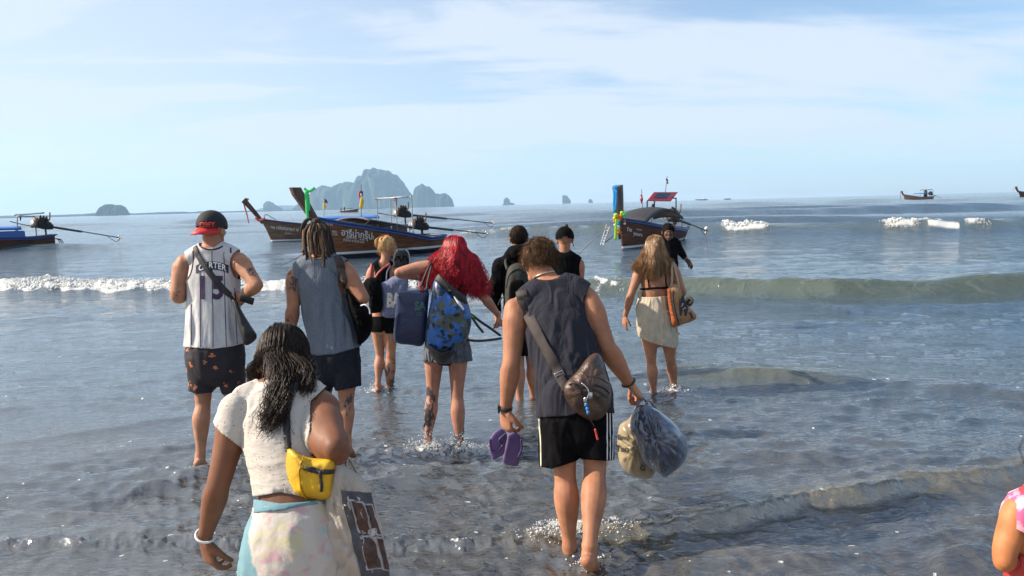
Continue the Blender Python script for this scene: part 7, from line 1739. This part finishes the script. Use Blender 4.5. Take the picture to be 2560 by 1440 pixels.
def man_black_cap():
    Y = 7.4
    t = thing('person', (W(1409, 900, Y).x, Y, 0), 'man in black cap and black sleeveless shirt, farthest out of the group', 'person')
    b = Body(Y, 1.02)
    b.limb([(1408, 790, 0, 32, .8), (1408, 750, 0, 32, .8), (1409, 700, 0, 36, .72), (1409, 670, 0, 38, .66), (1409, 648, 0, 28, .62)], side=(1, 0, 0), seg=18)
    b.limb([(1370, 658, 0, 13), (1409, 640, 0, 16), (1446, 658, 0, 13)])
    q = b.head(W(1412, 600, Y + .02), (.05, 1, -.02), (0, 0, 1), .96); b.g.tube([b.P((1410, 642, 0)), q(0, -.02, -.045)], [.056, .054])
    b.arm((1368, 660, 0), (1358, 715, -.02), (1366, 765, .08), 1.03); b.arm((1447, 660, 0), (1450, 715, -.02), (1440, 765, .12), 1.03)
    b.hand(b.P((1366, 765, .08)), (0, .15, -1), (.9, .3, 0), 1.0, curl=(.5, .5, .5, .5), thumb=1); b.hand(b.P((1440, 765, .12)), (0, .15, -1), (-.9, .3, 0), 1.0, curl=(.5, .5, .5, .5), thumb=-1)
    b.leg((1394, 790, 0), (1394, 875, 0), (1394, 960, 0)); b.leg((1425, 790, 0), (1425, 875, 0), (1425, 960, 0)); b.foot(b.P((1394, 962, 0)), (0, 1, 0)); b.foot(b.P((1425, 962, 0)), (0, 1, 0))
    b.finish('body', t, M_TAN, ratio=.25)
    def nodes(g):
        gtube(g, Y, [(1408, 830, 0, 36, .85), (1408, 770, 0, 37, .85), (1409, 710, 0, 39, .8), (1409, 675, 0, 42, .72), (1409, 650, 0, 36, .7)], side=(1, 0, 0)); gtube(g, Y, [(1374, 656, 0, 16, 1), (1409, 640, 0, 19, 1), (1444, 656, 0, 16, 1)])
    garment(nodes, .010, 2, None, lambda me: folds(me, .010, 14, 5, 8), .003, 'sleeveless_shirt', M_BLACK, t, body=b, cuts=[below([(1300, 790), (1500, 790)]), outside(b.P((1358, 672, 0)), (.055, .2, .12)), outside(b.P((1461, 672, 0)), (.062, .2, .12)), outside(b.P((1410, 622, 0)), (.065, .1, .045))])
    def nodes2(g):
        gtube(g, Y, [(1408, 770, 0, 36, .85), (1408, 810, 0, 37, .85)], side=(1, 0, 0)); gtube(g, Y, [(1393, 810, 0, 19, 1.1), (1393, 900, 0, 18, 1)], side=(1, 0, 0)); gtube(g, Y, [(1425, 810, 0, 19, 1.1), (1425, 900, 0, 18, 1)], side=(1, 0, 0))
    garment(nodes2, .010, 2, None, None, .003, 'shorts', M_BLACK, t, body=b, cuts=[below([(1300, 865), (1500, 865)])])
    g = Geo(); g.ball(b.q(0, -.012, .028), np.array([.089, .110, .105]), b.hM, seg=24, rings=16); me = fuse(g, .006, 2)
    me = cut(me, lambda V: (lambda L: np.minimum(L[:, 2] - .010 + .1 * L[:, 1], (np.hypot(L[:, 0] / .034, (L[:, 2] - .030) / .018) - 1) * .02 + np.maximum(0, L[:, 1] + .02) * 3))((V - b.hc) @ b.hM / b.hk)); cap = link('cap', thick(me, .004, 1), M_BLACK, t)
    V = []; F = []
    for i in range(13):
        a = (-1 + i / 6) * 1.2
        for r_ in (0, .5, 1): ex = .07 * r_ * cos(a * .75); V.append(b.q(sin(a) * (.078 + ex * .35), -.01 + cos(a) * (.100 + ex), .012 - .014 * r_))
    for i in range(12):
        for j in range(2): a = i * 3 + j; F.append((a, a + 1, a + 4, a + 3))
    me = bpy.data.meshes.new('brim'); me.from_pydata(V, [], F); link('brim', thick(me, .005, 0), M_BLACK, cap)
    g = Geo(); g.ball(b.q(.02, -.03, .148), (.016, .016, .018)); link('topknot', g.mesh(), mat('dark_knit', (.02, .018, .02), .9, bump=1, bscale=90), cap)
    link('earring', rope([b.q(.088, -.01, -.045), b.q(.088, -.006, -.062)], .006), M_STEEL, t)
man_black_cap()

# ------------------------------------------------------------------ woman with long fair hair
def woman_long_hair():
    Y = 6.85
    t = thing('person', (W(1645, 980, Y).x, Y, 0), 'woman with long wavy golden brown hair, black bikini top and cream wrap skirt', 'person')
    b = Body(Y, .92)
    b.limb([(1642, 835, 0, 44, .8), (1640, 800, 0, 42, .8), (1638, 760, 0, 33, .78), (1638, 725, 0, 34, .74), (1638, 700, 0, 36, .68), (1638, 675, 0, 30, .62)], side=(1, 0, 0), seg=18)
    b.limb([(1600, 676, 0, 14), (1638, 660, 0, 16), (1680, 670, 0, 14)])
    q = b.head(W(1637, 618, Y + .03), (.12, .98, -.08), (0, .04, 1), .95); b.g.tube([b.P((1638, 662, 0)), q(0, -.02, -.045)], [.048, .046])
    b.arm((1598, 680, 0), (1578, 735, -.03), (1563, 790, .04), .98); b.arm((1684, 674, 0), (1706, 728, -.02), (1706, 740, .20), .98)
    b.hand(b.P((1563, 790, .04)), (-.08, .15, -1), (.8, .4, 0), .93, curl=(.25, .3, .35, .45), thumb=1); b.hand(b.P((1706, 740, .20)), (.2, .9, -.1), (-.8, 0, -.3), .93, curl=(1.1, 1.1, 1.1, 1.1), thumb=-1)
    b.leg((1624, 838, 0), (1628, 902, 0), (1635, 985, .02), .95, 1.03); b.leg((1672, 838, 0), (1676, 898, .02), (1686, 970, .22), .95, 1.03)
    b.foot(b.P((1635, 988, .02)), (0, 1, 0)); b.foot(b.P((1686, 972, .22)), (.15, 1, 0), 1, .5)
    b.finish('body', t, skin('warm', (.36, .17, .10)), ratio=.3)
    bb = b.bvh
    bk = link('bikini_top', strap(bb, [(1600, 723), (1616, 722), (1636, 720), (1656, 720), (1678, 717)], 5, Y, .003), M_BLACK, t)
    for p in (((1621, 672), (1621, 700), (1623, 722)), ((1664, 672), (1664, 700), (1666, 720))): link('bikini_strap', strap(bb, p, 3.2, Y, .004), M_BLACK, bk)
    M_CR = mat('cream_cotton', (.42, .365, .28), .9, fold=.03, fscale=12, var=.08, scale=20, bump=.3, bscale=150)
    def nodes(g): gtube(g, Y, [(1637, 725, 0, 35, .86), (1636, 745, 0, 40, .86), (1636, 775, 0, 46, .86), (1641, 815, 0, 49, .86), (1646, 845, 0, 48, .84), (1648, 950, 0, 46, .84)], side=(1, 0, 0))
    def fold(me): folds(me, .013, 13, 5, 6, o=2); folds(me, .004, 34, 7, 8, o=2)
    garment(nodes, .0075, 2, None, fold, .004, 'wrap_skirt', M_CR, t, body=b, cuts=[above([(1590, 742), (1636, 743), (1690, 738)]), below([(1590, 836), (1607, 848), (1643, 861), (1685, 871), (1694, 862), (1700, 850)])])
    link('skirt_band', strap(bb, [(1596, 768), (1616, 777), (1642, 781), (1672, 780)], 7, Y, .03, t=.008), M_CR, t)
    link('skirt_knot', puff([(1596, 730), (1603, 728), (1606, 740), (1600, 748), (1594, 742)], Y - .02, .03, k=3, seg=20, rings=4), M_CR, t)
    M_G = hairmat('golden', (.085, .042, .018), (.36, .20, .085), 30, .42, spec=.4, stretch=(1, 1, .12))
    g = Geo(); g.ball(b.q(0, -.02, .022), np.array([.080, .100, .094]), b.hM, seg=24, rings=16); me = fuse(g, .007, 2)
    me = cut(me, lambda V: (lambda L: np.minimum(.045 - L[:, 1] + L[:, 2], L[:, 2] + .06 - .3 * L[:, 1]))((V - b.hc) @ b.hM)); hair = link('hair', thick(me, .004, -1), M_G, t)
    def spec(R, d):
        P, h = over_skull(b, d, off=1.03 + .10 * R.rand()); hx = np.clip(h / 1.6, -1, 1) + R.normal() * .10
        xm = 1634 + 33 * hx + 3 * R.normal(); yy = Y - .12 - .04 * R.rand() + .10 * abs(hx); xe = 1630 + 42 * hx + 5 * R.normal(); ye = np.interp(hx, [-1, -.5, .2, .8, 1.1], [676, 695, 700, 684, 668]) - 22 * R.rand() ** 2
        return P[:-1] + [W(1635 + 27 * hx, 632, yy + .02), W(xm, 652, yy), W((xm + xe) / 2, (648 + ye) / 2, yy - .02), W(xe, ye, yy)]
    A = hair_paths(b, 2100, spec, 18, m_=14, curl=(.009, 34), clump=60, top=(.087, .108, .101)); link('long_hair', strands(A, .0021, .5), M_G, hair)
    tb = thing('tote_bag', W(1700, 770, Y - .1), 'tan tote bag with orange patterned side panel and dark elephant motif', 'tote bag')
    ol = [(1668, 722), (1676, 712), (1690, 710), (1702, 720), (1708, 745), (1724, 768), (1741, 788), (1736, 800), (1710, 810), (1682, 818), (1676, 790), (1670, 753)]
    me = puff(ol, Y - .12, .06, k=5, power=5, seg=60, wr=.006); cb = bvh(me.copy()); link('bag_body', me, mat('tan_cloth', (.30, .17, .085), .85, var=.1, bump=.2, bscale=200), tb)
    M_OR = mat('orange_weave', (.38, .085, .018), .8, var=.35, scale=70, stretch=(.3, .3, 1)); M_DK = mat('dark_motif', (.020, .018, .028), .7); M_LT = mat('pale_motif', (.35, .33, .32), .7)
    link('side_panel', strap(cb, [(1673, 722), (1674, 750), (1680, 785), (1688, 814)], [8, 10, 12], Y, .004), M_OR, tb)
    link('side_band', strap(cb, [(1682, 726), (1683, 750), (1690, 785), (1697, 810)], 3.5, Y, .005), M_DK, tb)
    # elephant: body, head, trunk, legs as flat appliqué
    def flat(poly, m_, o): link('applique', decal(np.array(poly, float), [tuple(range(len(poly)))], lambda v: v, cb, o, Y - .18), m_, tb)
    flat([(1698, 748), (1704, 743), (1712, 750), (1718, 762), (1720, 774), (1716, 790), (1711, 790), (1710, 778), (1706, 776), (1704, 790), (1699, 788), (1698, 772), (1697, 760)], M_DK, .004)
    flat([(1704, 738), (1710, 742), (1711, 752), (1706, 756), (1701, 750)], M_DK, .006); flat([(1720, 764), (1728, 782), (1733, 795), (1728, 796), (1722, 782)], M_DK, .004)
    for p in ((1706, 760), (1712, 770), (1708, 772)): flat([(p[0] - 2, p[1]), (p[0], p[1] - 2.5), (p[0] + 2, p[1]), (p[0], p[1] + 2.5)], M_LT, .007)
    for p in ((1692, 760), (1724, 800), (1702, 800)): flat([(p[0] - 2.5, p[1]), (p[0], p[1] - 2.5), (p[0] + 2.5, p[1]), (p[0], p[1] + 2.5)], M_OR, .005)
    M_TS = mat('tan_strap', (.36, .27, .19), .8)
    link('handle', rope([W(1679, 716, Y - .14), W(1680, 695, Y - .12), W(1680, 668, Y - .07), W(1682, 655, Y)], .011), M_TS, tb); link('handle', rope([W(1697, 716, Y - .12), W(1692, 692, Y - .10), W(1686, 668, Y - .05), W(1684, 656, Y)], .011), M_TS, tb)
    s_ = thing('sandal', W(1726, 752, Y - .05), 'tan sandal poking out of the elephant tote bag', 'sandal')
    link('sole', puff([(1712, 752), (1716, 744), (1726, 742), (1734, 748), (1733, 758), (1726, 766), (1716, 764)], Y - .05, .02, k=4, power=6, seg=30, rings=5), mat('dark_sole', (.05, .03, .02), .6), s_); link('sandal_upper', rope([W(1714, 752, Y - .08), W(1721, 745, Y - .09), W(1729, 750, Y - .08), W(1724, 758, Y - .08)], .009), M_TS, s_)
woman_long_hair()

# ------------------------------------------------------------------ boatman wading ashore, girl at the edge
def boatman():
    Y = 10.2
    t = thing('person', (W(1676, 800, Y).x, Y, 0), 'smiling boatman in black long-sleeved shirt facing the camera in front of the garlanded boat', 'person')
    b = Body(Y, 1.0)
    b.limb([(1674, 690, 0, 17, .9), (1674, 660, 0, 18, .9), (1674, 630, 0, 18, .8), (1674, 610, 0, 19, .7), (1674, 600, 0, 14, .7)], side=(1, 0, 0), seg=16)
    b.limb([(1658, 604, 0, 8), (1674, 598, 0, 9), (1688, 604, 0, 8)])
    q = b.head(W(1671, 580, Y - .03), (-.12, -1, -.05), (0, 0, 1), 1.0); b.g.tube([b.P((1674, 600, 0)), q(0, -.02, -.045)], [.06, .058])
    b.arm((1689, 606, 0), (1701, 628, .04), (1714, 647, -.02), 1.0); b.arm((1657, 606, 0), (1650, 630, .04), (1652, 652, 0), 1.0)
    b.hand(b.P((1714, 647, -.02)), (.6, 0, -.75), (-.6, -.5, -.4), 1.0, curl=(.4, .4, .4, .4), thumb=-1); b.hand(b.P((1652, 652, 0)), (0, 0, -1), (.8, .5, 0), 1.0, thumb=1)
    b.leg((1667, 690, 0), (1666, 752, 0), (1666, 815, 0)); b.leg((1682, 690, 0), (1683, 752, 0), (1683, 815, 0)); b.foot(b.P((1666, 817, 0)), (0, -1, 0)); b.foot(b.P((1683, 817, 0)), (0, -1, 0))
    b.finish('body', t, skin('dark', (.10, .05, .032)), ratio=.25)
    def nodes(g):
        gtube(g, Y, [(1674, 720, 0, 20, .95), (1674, 670, 0, 21, .95), (1674, 632, 0, 20, .9), (1674, 610, 0, 21, .8)], side=(1, 0, 0)); gtube(g, Y, [(1657, 606, 0, 10, 1), (1674, 600, 0, 11, 1), (1689, 606, 0, 10, 1)]); gtube(g, Y, [(1688, 606, 0, 10.5, 1), (1701, 628, .04, 9, 1), (1709, 641, 0, 7, 1)]); gtube(g, Y, [(1658, 606, 0, 10.5, 1), (1650, 630, .04, 9, 1), (1652, 648, 0, 7, 1)])
    garment(nodes, .010, 2, None, lambda me: folds(me, .012, 12, 6, 8), .003, 'shirt', M_BLACK, t, body=b, cuts=[below([(1600, 680), (1750, 680)]), outside(b.P((1673, 592, 0)), (.06, .1, .035))])
    f = lambda L: np.minimum(.070 - L[:, 1] * 1.0 + (L[:, 2] - .02) * 1.2, L[:, 2] + .03 - .5 * L[:, 1])
    scalp_cap(b, 'hair', hairmat('black', (.004, .003, .003), (.010, .008, .007), rough=.9, spec=.1), t, f, (.084, .104, .100), noise_=.008)
    g = Geo(); g.tube([b.q(-.018, .088, -.058), b.q(0, .0965, -.061), b.q(.018, .088, -.058)], [.002, .0032, .002], seg=6); link('teeth', g.mesh(), M_WHITE, t)
    for sg in (-1, 1):
        g = Geo(); g.ball(b.q(.031 * sg, .077, .002), (.008, .006, .0032)); e = link('eye', g.mesh(), M_WHITE, t); g = Geo(); g.ball(b.q(.031 * sg, .081, .002), (.0045, .004, .0032)); link('iris', g.mesh(), M_BLACK, e)
boatman()
def girl():
    Y = 1.95
    t = thing('person', (W(2600, 1700, Y).x, Y, 0), 'young girl in red swimsuit with pink ruffle, cut off by the right edge', 'person')
    b = Body(Y, .68, voxel=.005)
    b.limb([(2602, 1560, 0, 92, .75), (2602, 1480, 0, 84, .75), (2602, 1400, 0, 80, .72), (2602, 1320, 0, 82, .66), (2602, 1262, 0, 62, .6)], side=(1, 0, 0), seg=18)
    b.limb([(2546, 1268, 0, 28), (2602, 1245, 0, 34), (2660, 1268, 0, 28)])
    q = b.head(W(2660, 1130, Y + .02), (-.05, 1, -.12), (0, .1, 1), .86); b.g.tube([b.P((2602, 1245, 0)), q(0, -.02, -.045)], [.045, .043])
    b.arm((2542, 1275, 0), (2512, 1400, -.03), (2560, 1390, .20), .98); b.limb([(2546, 1270, 0, 34), (2530, 1310, 0, 33), (2514, 1370, -.02, 31), (2511, 1404, -.02, 28)]); b.arm((2664, 1275, 0), (2690, 1400, -.03), (2640, 1390, .20), .98)
    b.hand(b.P((2560, 1390, .20)), (.6, .6, .2), (0, -.3, -.9), .95, thumb=-1); b.hand(b.P((2640, 1390, .20)), (-.6, .6, .2), (0, -.3, -.9), .95, thumb=1)
    b.leg((2565, 1600, 0), (2568, 1860, 0), (2570, 2160, 0), .8); b.leg((2640, 1600, 0), (2640, 1860, 0), (2640, 2160, 0), .8); b.foot(b.P((2570, 2165, 0)), (0, 1, 0)); b.foot(b.P((2640, 2165, 0)), (0, 1, 0))
    b.finish('body', t, skin('golden', (.43, .165, .065)), ratio=.35)
    def nodes(g): gtube(g, Y, [(2602, 1640, 0, 95, .8), (2602, 1560, 0, 95, .8), (2602, 1480, 0, 88, .8), (2602, 1400, 0, 84, .78), (2602, 1320, 0, 86, .74), (2602, 1275, 0, 74, .7)], side=(1, 0, 0))
    garment(nodes, .006, 2, None, lambda me: folds(me, .003, 20, 10, 8), .003, 'swimsuit', mat('red_swimsuit', (.36, .030, .035), .6, var=.08), t, body=b, gap=.003, cuts=[outside(b.P((2530, 1300, 0)), (.048, .2, .085)), outside(b.P((2676, 1300, 0)), (.048, .2, .085)), below([(2400, 1600), (2800, 1600)])])
    # ruffle collar
    mt, n, l, bs_ = newmat('pink_floral'); tc = N(n, 'ShaderNodeTexCoord'); z = N(n, 'ShaderNodeTexNoise'); z.inputs['Scale'].default_value = 38; z.inputs['Detail'].default_value = 2; l.new(tc.outputs['Object'], z.inputs['Vector'])
    r = N(n, 'ShaderNodeValToRGB'); r.color_ramp.elements[0].position = .46; r.color_ramp.elements[0].color = (.66, .34, .44, 1); r.color_ramp.elements[1].position = .58; r.color_ramp.elements[1].color = (.62, .08, .20, 1); l.new(z.outputs['Fac'], r.inputs[0]); l.new(r.outputs[0], bs_.inputs['Base Color']); bs_.inputs['Roughness'].default_value = .8
    V = []; F = []; nn = 60; c0 = np.array(b.P((2602, 1238, 0)))
    for i in range(nn):
        a = 2 * pi * i / nn; w_ = 1 + .10 * sin(9 * a)
        for k, (rx, ry, dz) in enumerate(((.052, .042, .010), (.078, .060, -.006), (.088 * w_, .072 * w_, -.045), (.092 * w_, .078 * w_, -.085 + .012 * sin(9 * a)))):
            V.append(c0 + np.array([cos(a) * rx, sin(a) * ry, dz]))
    for i in range(nn):
        for k in range(3): j = (i + 1) % nn; F.append((i * 4 + k, i * 4 + k + 1, j * 4 + k + 1, j * 4 + k))
    me = bpy.data.meshes.new('ruffle'); me.from_pydata(V, [], F); link('ruffle_collar', thick(me, .002, 0), mt, t)
    M_DH = hairmat('girl_dark', (.006, .005, .005), (.02, .014, .012))
    hair = scalp_cap(b, 'hair', M_DH, t, lambda L: np.minimum(.05 - L[:, 1] + L[:, 2], L[:, 2] + .05 - .3 * L[:, 1]), (.085, .105, .10), noise_=.006)
    A = []
    R = np.random.RandomState(2)
    for i in range(500):
        h = R.uniform(-1.5, 1.5); p = b.q(sin(h) * .082, -cos(h) * .1, .02); A.append([p + np.array([R.normal() * .01 * s + (-.02 * s if i % 25 == 0 else 0), -.02 * s, -.11 * s + .0]) + np.array([.006 * sin(s * 7 + i), 0, 0]) for s in np.linspace(0, 1.2, 8)])
    link('hair_locks', strands(np.array(A), .0012, .4), M_DH, hair)
    link('stray_locks', strands(np.array([[W(2590, 1070 + k * 4, Y), W(2556, 1096 + k * 5, Y), W(2545 + k * 2, 1122, Y - .01), W(2553 + 2 * k, 1146, Y), W(2566, 1170 + 3 * k, Y)] for k in range(4)]), .0006, .5), M_DH, hair)
girl()
# ------------------------------------------------------------------ splashes round the feet
def splash(spots):
    R = np.random.RandomState(9); out = []
    for px, py, Y, n, sx, h in spots:
        c = W(px, py, Y)
        for i in range(n):
            a = R.rand() * 2 * pi; r = abs(R.normal()) * sx * .6 + .02; x, y = c.x + r * cos(a), c.y + r * sin(a) * .7
            out.append((x, y, h * R.rand() ** 3 * exp(-(r / sx) ** 2), R.uniform(.0012, .0045) * (1.0 if R.rand() < .9 else 1.8)))
    out = np.array(out); out[:, 2] += sea_z(out[:, 0], out[:, 1])[0]
    return out
SPL = splash([(1075, 1112, 5.5, 420, .16, .14), (1148, 1128, 5.42, 460, .17, .12), (1110, 1120, 5.45, 260, .16, .06), (1195, 1125, 5.4, 160, .12, .03), (940, 962, 7.3, 200, .12, .09), (972, 975, 7.3, 60, .1, .02),
              (1690, 985, 7.0, 200, .10, .09), (1638, 995, 6.9, 60, .1, .02), (1385, 1350, 3.88, 260, .10, .06), (1440, 1360, 3.85, 180, .07, .04), (1530, 1352, 3.9, 170, .10, .03), (1345, 1368, 3.85, 90, .08, .02), (1470, 1420, 3.55, 120, .08, .015), (495, 1172, 5.1, 60, .1, .01), (583, 1130, 5.45, 80, .1, .02), (850, 1110, 5.1, 80, .1, .02)])
tag(link('splash_foam', foam_puffs('splash', SPL, sub=1, seed=12), mat('spray', (.62, .64, .64), .2, var=.1, spec=.8)), kind='stuff')
